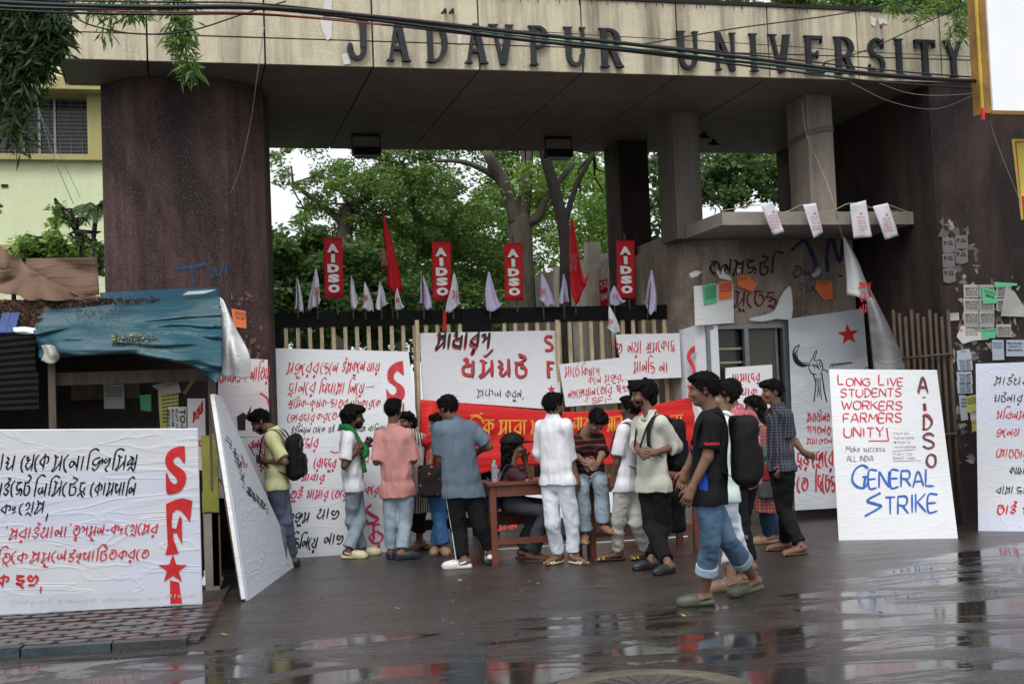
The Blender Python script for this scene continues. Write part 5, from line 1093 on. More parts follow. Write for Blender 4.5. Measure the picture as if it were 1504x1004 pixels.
o = thing('roof_sheet', 'rusty roofing sheet under the leaf litter with a blue ribbed end at the left edge', 'roof sheet', at(0, 480, 12))
build('sheet', MB().prism([at(-60, 440, 12.6), at(150, 440, 12.6), at(56, 482, 11.9), at(-60, 486, 11.9)], (0, 0, -.03)), 'rust', o)
for px in (2, 15): a, b = at(px, 490, 11.75), at(px + 8, 461, 12.1); build('rib', MB().bar(a, b, .07, .03), 'roof_blue', o)
build('blue_end', MB().prism([at(-40, 488, 11.8), at(18, 488, 11.8), at(22, 474, 12.0), at(-40, 472, 12.0)], (0, 0, -.01)), 'roof_blue', o)
patch('white_edge', [[(19, 481, 11.75), (34, 480, 11.73), (52, 482, 11.75)], [(20, 486, 11.7), (34, 487, 11.68), (52, 488, 11.7)], [(22, 489, 11.7), (36, 491, 11.7), (50, 490, 11.7)]], 'plastic_white', o, 5, .012, 20, 72)
# green box on its concrete block
o = thing('green_cabinet', 'old yellow green metal cabinet at the right end of the huge board', 'cabinet', at(308, 750, 11.75))
a, b = at(296, 640, 11.72), at(320, 752, 11.72); build('body', MB().box((a[0], 11.72, b[2]), (b[0] - .01, 12.2, a[2])), 'box_green', o)
m_ = at(300, 722, 11.7); build('lower_flap', MB().box((a[0] - .01, 11.69, b[2] + .01), (b[0] - .03, 11.715, m_[2])), 'box_green', o); build('corner_post', MB().box((b[0] - .03, 11.68, b[2] + .005), (b[0] + .01, 11.712, a[2] + .02)), 'box_green', o)
tag(build('concrete_block', MB().box((a[0] + .0, 11.7, 0), (b[0] + .0, 12.25, b[2] - .003)), 'concrete'), 'grey concrete block under the green cabinet', 'block')
o = thing('plastic_bundle', 'crumpled silver plastic bundle at the foot of the concrete block', 'bundle', gz(311, 868))

# ---------------------------------------------------------------- bodies: signed distance fields meshed as one skin
class SDF:
    def __init__(s, lo, hi, h):
        s.h = h; s.lo = np.asarray(lo, np.float32); s.n = np.maximum(4, np.ceil((np.asarray(hi) - lo) / h).astype(int) + 1)
        s.F = np.full(s.n, .12, np.float32)
    def grid(s, a, b):
        return [(s.lo[i] + s.h * np.arange(a[i], b[i], dtype=np.float32)).reshape([-1 if j == i else 1 for j in range(3)]) for i in range(3)]
    def sub(s, lo, hi):
        a = np.clip(np.floor((np.asarray(lo) - s.lo) / s.h).astype(int), 0, s.n); b = np.clip(np.ceil((np.asarray(hi) - s.lo) / s.h).astype(int) + 1, 0, s.n)
        return a, b
    def put(s, fn, lo, hi, k=.02, mode='u'):
        a, b = s.sub(np.asarray(lo) - .05, np.asarray(hi) + .05)
        if (b <= a).any(): return
        sl = tuple(slice(i, j) for i, j in zip(a, b)); d = fn(*s.grid(a, b)); f = s.F[sl]
        if mode == 'u':
            h = np.maximum(k - np.abs(f - d), 0) / k; s.F[sl] = np.minimum(f, d) - h * h * k * .25
        elif mode == 'c': 
            d = -d; h = np.maximum(k - np.abs(f - d), 0) / k; s.F[sl] = np.maximum(f, d) + h * h * k * .25
    def cap(s, p, q, r0, r1=None, k=.02, ax=None, fl=1.0, clip=None, mode='u'):
        p = np.asarray(p, np.float32); q = np.asarray(q, np.float32); r1 = r0 if r1 is None else r1; d = q - p; L2 = max(1e-8, float(d @ d)); R = max(r0, r1) * max(1, fl)
        def fn(X, Y, Z):
            x, y, z = X - p[0], Y - p[1], Z - p[2]; t = np.clip((x * d[0] + y * d[1] + z * d[2]) / L2, 0, 1)
            x, y, z = x - t * d[0], y - t * d[1], z - t * d[2]
            if ax is not None:
                a = x * ax[0] + y * ax[1] + z * ax[2]; g = a * (1 - 1 / fl); x, y, z = x - g * ax[0], y - g * ax[1], z - g * ax[2]
            D = np.sqrt(x * x + y * y + z * z) - (r0 + (r1 - r0) * t)
            for c in (clip or ()):
                D = np.maximum(D, (X - c[0][0]) * c[1][0] + (Y - c[0][1]) * c[1][1] + (Z - c[0][2]) * c[1][2])
            return D.astype(np.float32)
        s.put(fn, np.minimum(p, q) - R, np.maximum(p, q) + R, k, mode)
    def ell(s, c, ax, r, k=.015, mode='u', clip=None):
        c = np.asarray(c, float); A = np.asarray(ax, float); r = np.asarray(r, float)
        def fn(X, Y, Z):
            x, y, z = X - c[0], Y - c[1], Z - c[2]; q = 0
            for a, rr in zip(A, r): q = q + ((x * a[0] + y * a[1] + z * a[2]) / rr) ** 2
            q = np.sqrt(q) + 1e-6; D = (q - 1) * r.min() * np.minimum(1, 1) 
            for cc in (clip or ()):
                D = np.maximum(D, (X - cc[0][0]) * cc[1][0] + (Y - cc[0][1]) * cc[1][1] + (Z - cc[0][2]) * cc[1][2])
            return D.astype(np.float32)
        R = r.max(); s.put(fn, c - R, c + R, k, mode)
    def rbox(s, c, ax, half, rad, k=.01, mode='u'):
        c = np.asarray(c, float); A = np.asarray(ax, float); hf = np.asarray(half, float) - rad
        def fn(X, Y, Z):
            x, y, z = X - c[0], Y - c[1], Z - c[2]; o = 0; mx = None
            for a, h in zip(A, hf):
                v = np.abs(x * a[0] + y * a[1] + z * a[2]) - h; o = o + np.maximum(v, 0) ** 2; mx = v if mx is None else np.maximum(mx, v)
            return (np.sqrt(o) + np.minimum(mx, 0) - rad).astype(np.float32)
        R = float(np.linalg.norm(half)); s.put(fn, c - R, c + R, k, mode)
    def clip(s, pt, nrm):
        X, Y, Z = s.grid((0, 0, 0), s.n); s.F = np.maximum(s.F, ((X - pt[0]) * nrm[0] + (Y - pt[1]) * nrm[1] + (Z - pt[2]) * nrm[2]).astype(np.float32))
    def fold(s, amp, freq, seed, aniso=(1, 1, 1), ridge=True):
        idx = np.argwhere(np.abs(s.F) < .05); 
        if not len(idx): return
        P = s.lo + idx * s.h; w = Waves(freq, 8, seed, aniso)(P.astype(np.float32))
        if ridge: w = (np.abs(w) - .7)
        s.F[idx[:, 0], idx[:, 1], idx[:, 2]] += (w * amp).astype(np.float32)
    def mesh(s):
        F = s.F; n = F.shape; I = F < 0
        c = np.zeros(tuple(k - 1 for k in n), np.int8)
        for i in (0, 1):
            for j in (0, 1):
                for k in (0, 1): c += I[i:n[0] - 1 + i, j:n[1] - 1 + j, k:n[2] - 1 + k]
        cells = np.argwhere((c > 0) & (c < 8)); idm = np.full(c.shape, -1, np.int32); idm[tuple(cells.T)] = np.arange(len(cells))
        acc = np.zeros((len(cells), 3)); cnt = np.zeros(len(cells)); off = [(i, j, k) for i in (0, 1) for j in (0, 1) for k in (0, 1)]
        val = {o: F[cells[:, 0] + o[0], cells[:, 1] + o[1], cells[:, 2] + o[2]] for o in off}
        for o in off:
            for a in range(3):
                if o[a]: continue
                q = list(o); q[a] = 1; q = tuple(q); f0, f1 = val[o], val[q]; m_ = (f0 < 0) != (f1 < 0); t = np.where(m_, f0 / np.where(m_, f0 - f1, 1), 0)
                pos = np.repeat(np.array(o, float)[None], len(cells), 0); pos[:, a] += t; acc[m_] += pos[m_]; cnt[m_] += 1
        V = s.lo + (cells + acc / cnt[:, None]) * s.h; Q = []
        for a in range(3):
            b, d = (a + 1) % 3, (a + 2) % 3
            s0 = [slice(None)] * 3; s1 = [slice(None)] * 3; s0[a] = slice(0, n[a] - 1); s1[a] = slice(1, n[a])
            E = np.argwhere(I[tuple(s0)] != I[tuple(s1)]); E = E[(E[:, b] > 0) & (E[:, d] > 0) & (E[:, b] < n[b] - 1) & (E[:, d] < n[d] - 1)]
            ins = I[E[:, 0], E[:, 1], E[:, 2]]; eb = np.eye(3, dtype=int)[b]; ed = np.eye(3, dtype=int)[d]
            g = lambda P: idm[P[:, 0], P[:, 1], P[:, 2]]
            q = np.stack([g(E - eb - ed), g(E - ed), g(E), g(E - eb)], 1); q[~ins] = q[~ins][:, ::-1]; Q.append(q)
        return V, np.concatenate(Q)
    def out(s, name, mt, parent):
        V, Q = s.mesh()
        if not len(V): return None
        return quadmesh(name, V, Q, mt, parent, True)

mat('skin', (.175, .092, .060), .55, .18, 9, .15, 120, spec=.35)
mat('skin_light', (.25, .14, .095), .55, .18, 9, .15, 120, spec=.35)
mat('skin_dark', (.105, .055, .037), .5, .18, 9, .15, 120, spec=.35)
mat('hair', (.006, .005, .005), .7, .5, 60, .9, 160, spec=.12, stretch=(1, 1, .4))
mat('eye_white', (.28, .26, .24), .5, .1, 9, 0); mat('lips', (.20, .075, .06), .5, .2, 9, 0)
cloth('tee_yellow', (.66, .66, .36)); cloth('polo_white', (.70, .70, .74)); cloth('kurta_pink', (.52, .25, .23)); cloth('polo_slate', (.115, .155, .20), .3)
cloth('cotton_white', (.74, .75, .80)); cloth('shirt_sage', (.50, .51, .44)); cloth('tee_black', (.008, .0085, .010)); cloth('shirt_red_print', (.40, .10, .12), .2, 1, .9, ('dots', (.62, .42, .40), 42, .22))
cloth('kurta_red_check', (.34, .07, .06), .2, 1, .9, ('check', (.45, .28, .22), 9, .9)); cloth('shirt_dark_check', (.030, .030, .040), .2, 1, .9, ('check', (.10, .11, .15), 11, .9)); cloth('tee_maroon', (.055, .022, .028)); cloth('shirt_stripe_red', (.020, .014, .016), .2, 1, .9, ('bandsZ', (.28, .045, .035), 5.5, .86))
cloth('striped_saree', (.44, .40, .34), .2, 1, .9, ('bandsX', (.05, .045, .045), 12, .5)); cloth('kurta_red', (.45, .02, .02)); cloth('tee_cyan', (.62, .74, .72)); cloth('tee_blue', (.06, .20, .36))
cloth('denim_light', (.30, .38, .45), .35, 1.3); cloth('denim_pale', (.64, .69, .77), .15, 1.3); cloth('denim_blue', (.085, .15, .24), .5, 1.3); cloth('denim_dark', (.025, .055, .11), .4, 1.3); cloth('jeans_bright', (.04, .12, .26), .3, 1.3)
cloth('trousers_black', (.0075, .0075, .009)); cloth('trousers_grey', (.05, .056, .066)); cloth('trousers_cream', (.50, .49, .45)); cloth('trousers_slate', (.10, .12, .17)); cloth('scarf_green', (.015, .17, .045)); cloth('bag_black', (.006, .006, .0075), .3, .6, .7); cloth('bag_grey', (.09, .10, .11), .3, .6, .8); cloth('bag_dots', (.016, .012, .013), .2, .5, .8, ('dots', (.45, .10, .13), 14, .10)); cloth('bag_navy', (.025, .04, .08)); cloth('tote_cream', (.55, .50, .42), .2, .7, .9, ('bandsX', (.16, .14, .12), 30, .7)); cloth('bag_red', (.30, .03, .03)); cloth('strap_teal', (.05, .22, .24)); cloth('stripe_white', (.6, .6, .6)); cloth('side_blue', (.02, .06, .42))
mat('clog_cream', (.66, .60, .40), .45, .15, 8, .1, 40); mat('clog_white', (.62, .64, .60), .45, .15, 8, .1, 40); mat('clog_green', (.075, .09, .058), .5, .2, 8, .1, 40); mat('clog_tan', (.30, .20, .13), .5, .2, 8, .1, 40)
mat('shoe_navy', (.022, .027, .045), .5, .3, 8, .1, 40); mat('shoe_black', (.02, .022, .025), .4, .3, 8, .1, 40); mat('sandal_brown', (.09, .05, .035), .6, .3, 8, .1, 40); mat('sandal_black', (.02, .02, .018), .6, .3, 8, .1, 40); mat('sandal_yellow', (.45, .42, .03), .6, .3, 8, .1, 40)
mat('phone', (.015, .015, .018), .2, .1, 8, 0); mat('metal_grey', (.3, .3, .32), .35, .1, 8, 0, metal=.8)

R0 = np.array([math.cos(YAW), -math.sin(YAW), 0.0]); DD = np.array([math.sin(YAW), math.cos(YAW), 0.0]); ZZ = np.array([0, 0, 1.0])
def head(deg): a = math.radians(deg); return R0 * math.cos(a) + DD * math.sin(a)
def bend(h, deg): a = math.radians(deg); f = head(h); return unit(f * math.cos(a) - ZZ * math.sin(a)), unit(f * math.sin(a) + ZZ * math.cos(a))
def person(label, feet, nk, hip, hd, th, hh, eA=None, wA=None, hA=None, eB=None, wB=None, hB=None, kA=None, kB=None, D=None, skin='skin', top='cotton_white', pants='denim_light', hem=None,
           slA=.55, slB=None, cuff=.97, cuffr=.068, shoe='clog', shoem='clog_white', hair='short', beard=0, hp=0, sc=1.0, h=.009, sw=.146, loose=.0, seed=1, collar=True, aim=None, drop=None, ankles=None, gender='m', fold=.005, group=None, legw=1.0, bodyd=1.0):
    """feet: two (px, py, heading, heel lift) contact points; joints in photo pixels with a depth offset in metres from the feet's mean depth"""
    FG = [gz(f[0], f[1]) for f in feet] if ankles is None else None
    D = D if D is not None else float(np.mean([depth(p) for p in FG]))
    J = lambda q: gd(q[0], q[1], D + (q[2] if len(q) > 2 else 0))
    slB = slA if slB is None else slB
    f = head(th); L = np.cross(ZZ, f)
    NK, HP = J(nk), J(hip); HC = J(hd)
    if aim: NK = NK + 0
    up = unit(NK - HP); SC = NK - up * .055 * sc; SA, SB = SC + L * sw * sc - up * .032, SC - L * sw * sc - up * .032
    HA, HB = HP + L * .085 * sc, HP - L * .085 * sc
    root = thing('person', label, 'person', ((FG[0] + FG[1]) / 2 if FG else HP * [1, 1, 0]), group)
    arms = []
    for Sh, e, w_, hn, sgn in ((SA, eA, wA, hA, 1), (SB, eB, wB, hB, -1)):
        E = J(e) if e else Sh - ZZ * .29 * sc + L * sgn * .03 + f * .02
        W = J(w_) if w_ else E - ZZ * .25 * sc + f * .10
        Hn = J(hn) if hn else W + unit(W - E) * .09
        arms.append((Sh, E, W, W + unit(Hn - W) * .085))
    legs = []
    for i, (Hx, k_) in enumerate(((HA, kA), (HB, kB))):
        if ankles is None:
            hd_ = head(feet[i][2]); lift = feet[i][3] if len(feet[i]) > 3 else 0
            A = FG[i] - hd_ * .065 + ZZ * (.095 + lift); T = FG[i] + hd_ * (.12 if shoe == 'sandal' else .085) + ZZ * (.03 + lift * .0)
        else:
            A = J(ankles[i][:3]); hd_ = head(ankles[i][3]); T = A + hd_ * .17 - ZZ * .07
        Kn = J(k_) if k_ else (Hx + A) / 2 + hd_ * .03
        legs.append((Hx, Kn, A, T, hd_))
    hf, hu = bend(hh, hp); hl = np.cross(hu, hf); HAX = (hf, hl, hu)
    allp = np.array([HC, NK, HP] + [q for a in arms for q in a] + [q for l in legs for q in l[:4]])
    lo, hi = allp.min(0) - .17, allp.max(0) + .17
    # --- body: one continuous skin
    B = SDF(lo, hi, h); s = sc; gb = .9 if gender == 'f' else 1
    B.cap(HP + up * .02, HP + up * .14 * s, .086 * s * bodyd, .080 * s * bodyd, .03, L, 1.40); B.cap(HP + up * .14 * s, SC - up * .08, .080 * s * bodyd, .084 * s * bodyd, .03, L, 1.45 * gb)
    B.cap(SC - up * .012, SA - up * .012, .046 * s, .040 * s, .03); B.cap(SC - up * .012, SB - up * .012, .046 * s, .040 * s, .03)
    B.cap(NK - up * .03, HC - hu * .06 - hf * .015, .057 * s, .052 * s, .025)
    for Sh, E, W, Hn in arms:
        B.cap(Sh, E, .043 * s * gb, .038 * s * gb, .03); B.cap(E, W, .039 * s * gb, .026 * s * gb, .015)
        d = unit(Hn - W); side = unit(np.cross(d, f) + 1e-6); nrm = np.cross(side, d)
        if abs(d[2]) > .7: side = f; nrm = unit(np.cross(side, d)); side = np.cross(d, nrm)
        inw = nrm if nrm @ (SC - W) > 0 else -nrm
        B.cap(W, W + d * .075, .024, .026, .012, side, 1.45)
        for j, (o_, ln) in enumerate(((-.033, .060), (-.011, .073), (.011, .070), (.031, .054))):
            b0 = W + d * .085 + side * o_; b1 = b0 + unit(d + inw * .35 + side * o_ * 2) * ln * .5; b2 = b1 + unit(d + inw * 1.0) * ln * .5
            B.cap(b0, b1, .0098, .0092, .004); B.cap(b1, b2, .0092, .0085, .004)
        t0_ = W + d * .03 + side * .030; t1_ = t0_ + unit(d * .7 + side * .6 + inw * .35) * .045; B.cap(t0_, t1_, .012, .010, .006); B.cap(t1_, t1_ + unit(d + inw * .4) * .028, .010, .009, .004)
    for Hx, Kn, A, T, hd_ in legs:
        B.cap(Hx, Kn, .074 * s, .053 * s, .03); B.cap(Kn, Kn * .65 + A * .35 - hd_ * .012, .052 * s, .053 * s, .02); B.cap(Kn * .65 + A * .35 - hd_ * .012, A, .052 * s, .035 * s, .02)
        B.cap(A - ZZ * .03 - hd_ * .03, T, .036, .028, .02, np.cross(ZZ, hd_), 1.25)
        if shoe == 'sandal':
            sd_ = np.cross(ZZ, hd_)
            for j in range(5): B.cap(T + hd_ * (.0 - .006 * j) + sd_ * (.028 - .014 * j) - ZZ * .012, T + hd_ * (.035 - .006 * j) + sd_ * (.03 - .014 * j) - ZZ * .016, .011 - .001 * j, .009 - .0007 * j, .005)
    c = HC; hs_ = .94 * s
    B.ell(c - hf * .008 + hu * .025, HAX, (.096 * hs_, .076 * hs_, .094 * hs_), .02); B.ell(c + hf * .022 - hu * .035, HAX, (.070 * hs_, .060 * hs_, .080 * hs_), .025)
    B.ell(c + hf * .060 - hu * .088, HAX, (.026, .028, .020), .02); B.ell(c + hf * .078 + hu * .030, HAX, (.018, .046, .010), .02)
    for sg in (1, -1):
        B.ell(c + hf * .099 + hl * sg * .033 + hu * .004, HAX, (.018, .020, .014), .012, 'c'); B.ell(c + hf * .062 + hl * sg * .042 - hu * .026, HAX, (.028, .020, .020), .02)
        B.ell(c - hf * .012 + hl * sg * .080 * hs_ - hu * .006, HAX, (.020, .009, .032), .006)
    B.cap(c + hf * .088 + hu * .008, c + hf * .108 - hu * .030, .008, .0125, .008); B.ell(c + hf * .101 - hu * .035, HAX, (.012, .017, .009), .006)
    B.ell(c + hf * .086 - hu * .057, HAX, (.013, .024, .007), .006); B.ell(c + hf * .083 - hu * .069, HAX, (.012, .020, .008), .006)
    B.out('body', skin, root)
    mb = MB()
    # eyes, brows, lips
    if abs(((hh - 270 + 180) % 360) - 180) < 115:
        for sg in (1, -1):
            e_ = SDF(c - .12, c + .12, .004); e_.ell(c + hf * .0815 * hs_ + hl * sg * .033 + hu * .004, HAX, (.009, .012, .0055), .002); e_.out('eye', 'eye_white', root)
            e_ = SDF(c - .12, c + .12, .0035); e_.ell(c + hf * .089 * hs_ + hl * sg * .032 + hu * .004, HAX, (.005, .0065, .0065), .002); e_.out('iris', 'hair', root)
            e_ = SDF(c - .13, c + .13, .004); e_.cap(c + hf * .094 * hs_ + hl * sg * .014 + hu * .024, c + hf * .080 * hs_ + hl * sg * .052 + hu * .028, .0055, .004, .002); e_.out('eyebrow', 'hair', root)
        e_ = SDF(c - .13, c + .13, .004); e_.ell(c + hf * .092 - hu * .058, HAX, (.009, .023, .006), .004); e_.ell(c + hf * .090 - hu * .068, HAX, (.009, .019, .007), .004); e_.out('lips', 'lips', root)
    # --- hair
    hh_ = SDF(c - .24, c + .24, .0075); g1 = unit(hf - hu * .95)
    cl = [(c + hf * .030 + hu * .030, g1)]
    hh_.ell(c - hf * .012 + hu * .032, HAX, (.112 * hs_, .090 * hs_, .108 * hs_), .01, clip=[(c + hf * .022 + hu * .0, g1)])
    if hair == 'fringe': hh_.ell(c + hf * .055 + hu * .078, HAX, (.065, .078, .040), .02)
    if hair in ('short', 'curly', 'mop'): hh_.ell(c + hf * .035 + hu * .095, HAX, (.068, .070, .030), .02)
    if hair == 'mop': hh_.ell(c - hf * .03 + hu * .04, HAX, (.12, .105, .115), .02, clip=[(c + hf * .01, g1)]); hh_.ell(c + hf * .06 + hu * .085, HAX, (.06, .08, .05), .02); hh_.ell(c - hf * .075 - hu * .05, HAX, (.05, .075, .06), .02)
    if hair == 'long': hh_.cap(c - hf * .055, c - hf * .085 - ZZ * .22, .07, .045, .03, hl, 1.25); hh_.ell(c + hf * .02 + hu * .07, HAX, (.08, .085, .05), .02)
    if hair == 'tail': hh_.cap(c - hf * .09 + hu * .02, c - hf * .13 - ZZ * .16, .035, .02, .02)
    hh_.fold(.008 if hair == 'short' else .011, 95 if hair != 'mop' else 70, seed, (1, 1, .6)); hh_.fold(.004, 190, seed + 3, (1, 1, .6))
    hh_.out('hair', 'hair', root)
    r_ = np.random.RandomState(seed + 50); nS = 420; u_ = r_.normal(size=(nS, 3)); u_[:, 2] = np.abs(u_[:, 2]) * .9 - .25; u_ /= np.linalg.norm(u_, axis=1)[:, None]
    Pl = u_ * np.array([.112, .092, .108]) * hs_ * r_.uniform(.97, 1.06, (nS, 1)) + np.array([-.012, 0, .032]); ok = (Pl[:, 0] - Pl[:, 2] * .95) < .012; Pl, u_ = Pl[ok], u_[ok]
    M_ = np.stack([hf, hl, hu]); Pw = c + Pl @ M_; nW = u_ @ M_; dn = -ZZ + nW * .55 + r_.normal(size=Pw.shape) * .45; dn -= nW * ((dn * nW).sum(1) * .75)[:, None]; dn /= np.linalg.norm(dn, axis=1)[:, None]
    Ls = r_.uniform(.018, .042, (len(Pw), 1)); sd = np.cross(dn, nW); sd /= np.maximum(1e-6, np.linalg.norm(sd, axis=1))[:, None]
    Vh = np.stack([Pw - sd * .0035, Pw + sd * .0035, Pw + dn * Ls + nW * .008 + sd * .0008, Pw + dn * Ls + nW * .008 - sd * .0008], 1).reshape(-1, 3); stuff(quadmesh('hair_strands', Vh, np.arange(len(Vh)).reshape(-1, 4), 'hair', root, False))
    if beard:
        b_ = SDF(c - .17, c + .17, .006); cl = [(c - hu * .042 + hf * .02, unit(hu * .9 + hf * .15)), (c - hf * .005, -hf)]
        b_.ell(c + hf * .024 - hu * .037, HAX, (.0735 * hs_, .0625 * hs_, .083 * hs_), .004, clip=cl); b_.ell(c + hf * .056 - hu * .088, HAX, (.024 + .008 * beard, .027, .022 + .010 * beard), .02, clip=[(c - hu * .05, hu)])
        b_.ell(c + hf * .096 - hu * .062, HAX, (.02, .024, .012), .008, 'c'); b_.fold(.004, 120, seed); b_.out('beard', 'hair', root)
        b_ = SDF(c - .17, c + .17, .005); b_.cap(c + hf * .097 - hu * .046 + hl * .006, c + hf * .082 - hu * .052 + hl * .03, .006, .004, .004); b_.cap(c + hf * .097 - hu * .046 - hl * .006, c + hf * .082 - hu * .052 - hl * .03, .006, .004, .004); b_.out('moustache', 'hair', root)
    # --- trousers
    g = .011 + loose * .35; P_ = SDF(lo, hi, h)
    P_.cap(HP + up * .02, HP - up * .03, .088 * s + g * .6, .090 * s + g * .6, .03, L, 1.40)
    for Hx, Kn, A, T, hd_ in legs:
        P_.cap(Hx, Kn, (.079 * s + g) * legw, (.056 * s + g) * legw, .02)
        if cuff > .5:
            e = Kn * (1 - (cuff - .5) * 2) + A * ((cuff - .5) * 2) if cuff <= 1 else A; dn = unit(A - Kn); P_.cap(Kn, e + dn * .03, (.055 * s + g) * legw, cuffr * .93, .02, clip=[(e, dn)])
    P_.fold(fold * 1.1, 20, seed + 11, (1, 1, 1.3)); P_.fold(fold * .45, 48, seed + 12, (1, 1, 1.2)); P_.out('trousers', pants, root)
    # --- top
    g = .018 + loose; T_ = SDF(lo, hi, h); hz = J(hem)[2] if hem else HP[2] - .08
    hp2 = HP + (HP - NK) / max(.1, NK[2] - HP[2]) * max(0, HP[2] - hz + .02) if HP[2] > hz else HP
    T_.cap(SC - up * .085, HP + up * .15, .094 * s * bodyd + g * .6, .092 * s * bodyd + g * .7, .03, L, 1.38 * gb); T_.cap(HP + up * .15, hp2 - up * .08, .092 * s * bodyd + g * .7, .100 * s * bodyd + g * 1.0, .03, L, 1.32)
    for Hx, Kn, A, T, hd_ in legs:
        if Hx[2] - Kn[2] > .2: T_.cap(Hx, Hx + (Kn - Hx) * .4, .082 * s + g * .8 + .003, .079 * s + g * .8 + .004, .04)
    T_.cap(SC - up * .005, SA - up * .01, .060 * s + g * .3, .049 * s + g * .3, .05); T_.cap(SC - up * .005, SB - up * .01, .060 * s + g * .3, .049 * s + g * .3, .05)
    T_.cap(SC + up * .02, NK - up * .012, .075, .062, .03)
    for (Sh, E, W, Hn), sl in zip(arms, (slA, slB)):
        if sl <= 1: e = Sh + (E - Sh) * sl; dn = unit(E - Sh); T_.cap(Sh, e + dn * .04, .050 * s + g * .4, .050 * s + g * .8, .03, clip=[(e, dn)])
        else:
            T_.cap(Sh, E, .050 * s + g * .5, .043 * s + g * .7, .03); e = E + (W - E) * (sl - 1); dn = unit(W - E); T_.cap(E, e + dn * .04, .043 * s + g * .7, .036 * s + g * .8, .02, clip=[(e, dn)])
            if 1.12 <= sl < 1.7: T_.cap(e - dn * .045, e, .043 * s + g * .8, .043 * s + g * .8, .004, clip=[(e, dn)])
    T_.clip((0, 0, hz), (0, 0, -1)) if drop is None else T_.clip(J(hem), -up)
    T_.fold(fold * 1.15, 20, seed + 21, (1, 1, .3)); T_.fold(fold * .6, 42, seed + 22, (1, 1, .45)); T_.cap(NK + up * .035 + f * .03, NK - up * .045 + f * .05, .062, .050, .008, mode='c')
    T_.out('shirt' if collar else 'top', top, root)
    if collar:
        C_ = SDF(NK - .16, NK + .16, .007); C_.cap(NK - up * .018, NK + up * .012, .078, .068, .004); C_.cap(NK - up * .06, NK + up * .06, .061, .058, .004, mode='c'); C_.clip(NK + f * .055, unit(f + up * .2)); C_.out('collar', top, root)
    # --- footwear
    if shoe:
        for Hx, Kn, A, T, hd_ in legs:
            sd_ = np.cross(ZZ, hd_); base = A + hd_ * .055; base = base.copy(); z0 = (A[2] - .095)
            tl = A - hd_ * .085; tp = A + hd_ * .205; tl[2] = A[2] - .095; tp[2] = min(tl[2], max(0, T[2] - .03)) if ankles is None else tl[2]
            mid = (tl + tp) / 2; fx = unit(tp - tl); ux_ = np.cross(fx, sd_); ux_ = ux_ if ux_[2] > 0 else -ux_; AX = (fx, sd_, ux_)
            Z = SDF(mid - .24, mid + .24, .0065)
            Z.cap(tl + fx * .035 + ux_ * .014, tp - fx * .05 + ux_ * .014, .034, .043, .004, ux_, .42)
            if shoe == 'clog':
                Z.ell(tp - fx * .078 + ux_ * .032, AX, (.085, .052, .050), .012); Z.ell(tp - fx * .125 + ux_ * .045, AX, (.065, .050, .046), .02); Z.cap(tl + fx * .04 + ux_ * .026, mid + ux_ * .022, .038, .040, .01, ux_, .75)
                Z.cap(A - ux_ * .03, A + ux_ * .06, .036, .044, .006, mode='c')
            if shoe == 'shoe':
                Z.ell(tp - fx * .085 + ux_ * .035, AX, (.085, .045, .040), .012); Z.cap(tl + fx * .045 + ux_ * .045, mid + fx * .02 + ux_ * .045, .042, .040, .02)
                Z.ell(tp - fx * .13 + ux_ * .045, AX, (.08, .045, .044), .02); Z.cap(A + ux_ * .025, A + ux_ * .09, .030, .036, .006, mode='c')
            o = Z.out('shoe' if shoe == 'shoe' else shoe, shoem, root)
            if shoe in ('clog', 'sandal'):
                Z = SDF(mid - .24, mid + .24, .0065); 
                if shoe == 'clog': pts = [A + fx * .03 - sd_ * .046 - ux_ * .045, A - fx * .02 - sd_ * .045 - ux_ * .03, A - fx * .06 - ux_ * .02, A - fx * .02 + sd_ * .045 - ux_ * .03, A + fx * .03 + sd_ * .046 - ux_ * .045]
                else: pts = None
                if pts:
                    for a, b in zip(pts, pts[1:]): Z.cap(a, b, .007, .007, .003, ux_, 1.6)
                    Z.out('heel_strap', shoem, o); mh = MB()
                    for a_, b_ in ((.0, -.02), (.0, .0), (.0, .02), (.022, -.012), (.022, .012), (-.024, -.028), (-.024, .028)):
                        q = tp - fx * (.085 - a_) + sd_ * b_ * 1.2; zt = .080 - abs(b_) * .5 - a_ * .35; mh.prism([q + ux_ * zt + fx * .0055 * math.cos(t_) + sd_ * .0055 * math.sin(t_) for t_ in np.arange(6) * math.pi / 3], ux_ * .008)
                    stuff(build('vent_holes', mh, 'joint_dark', o))
                else:
                    for q, hgt in ((T - fx * .045, .028), (T - fx * .0, .018), (A + fx * .02, -.0)):
                        for a in np.linspace(-1, .8, 7):
                            b = a + .3; P0 = q + sd_ * .043 * a * 1.05 + ux_ * (hgt * math.cos(a * 1.4) - .01) ; P1 = q + sd_ * .043 * b * 1.05 + ux_ * (hgt * math.cos(b * 1.4) - .01); Z.cap(P0, P1, .0075, .0075, .003, fx, 1.5)
                    Z.out('strap', shoem if shoem != 'sandal_black' else 'sandal_yellow' if seed == 10 else 'sandal_black', o)
    return dict(root=root, J=J, D=D, f=f, L=L, up=up, NK=NK, SC=SC, SA=SA, SB=SB, HP=HP, arms=arms, legs=legs, trad=(.092 * s * bodyd + g * .7, .100 * s * bodyd + g * 1.0), hp2=hp2, c=HC, hf=hf, hu=hu, hl=hl)
def blob(name, mt, parent, prims, h=.008, fold=None, label=None, cat=None):
    P = np.array([q for p in prims for q in p[0]]); o = SDF(P.min(0) - .25, P.max(0) + .25, h)
    for pts, kw in prims:
        kw = dict(kw); kind = kw.pop('kind', 'cap')
        if kind == 'cap': o.cap(pts[0], pts[1], **kw)
        elif kind == 'box': o.rbox(pts[0], **kw)
        else: o.ell(pts[0], **kw)
    if fold: o.fold(*fold)
    ob = o.out(name, mt, parent)
    if label: tag(ob, label, cat)
    return ob
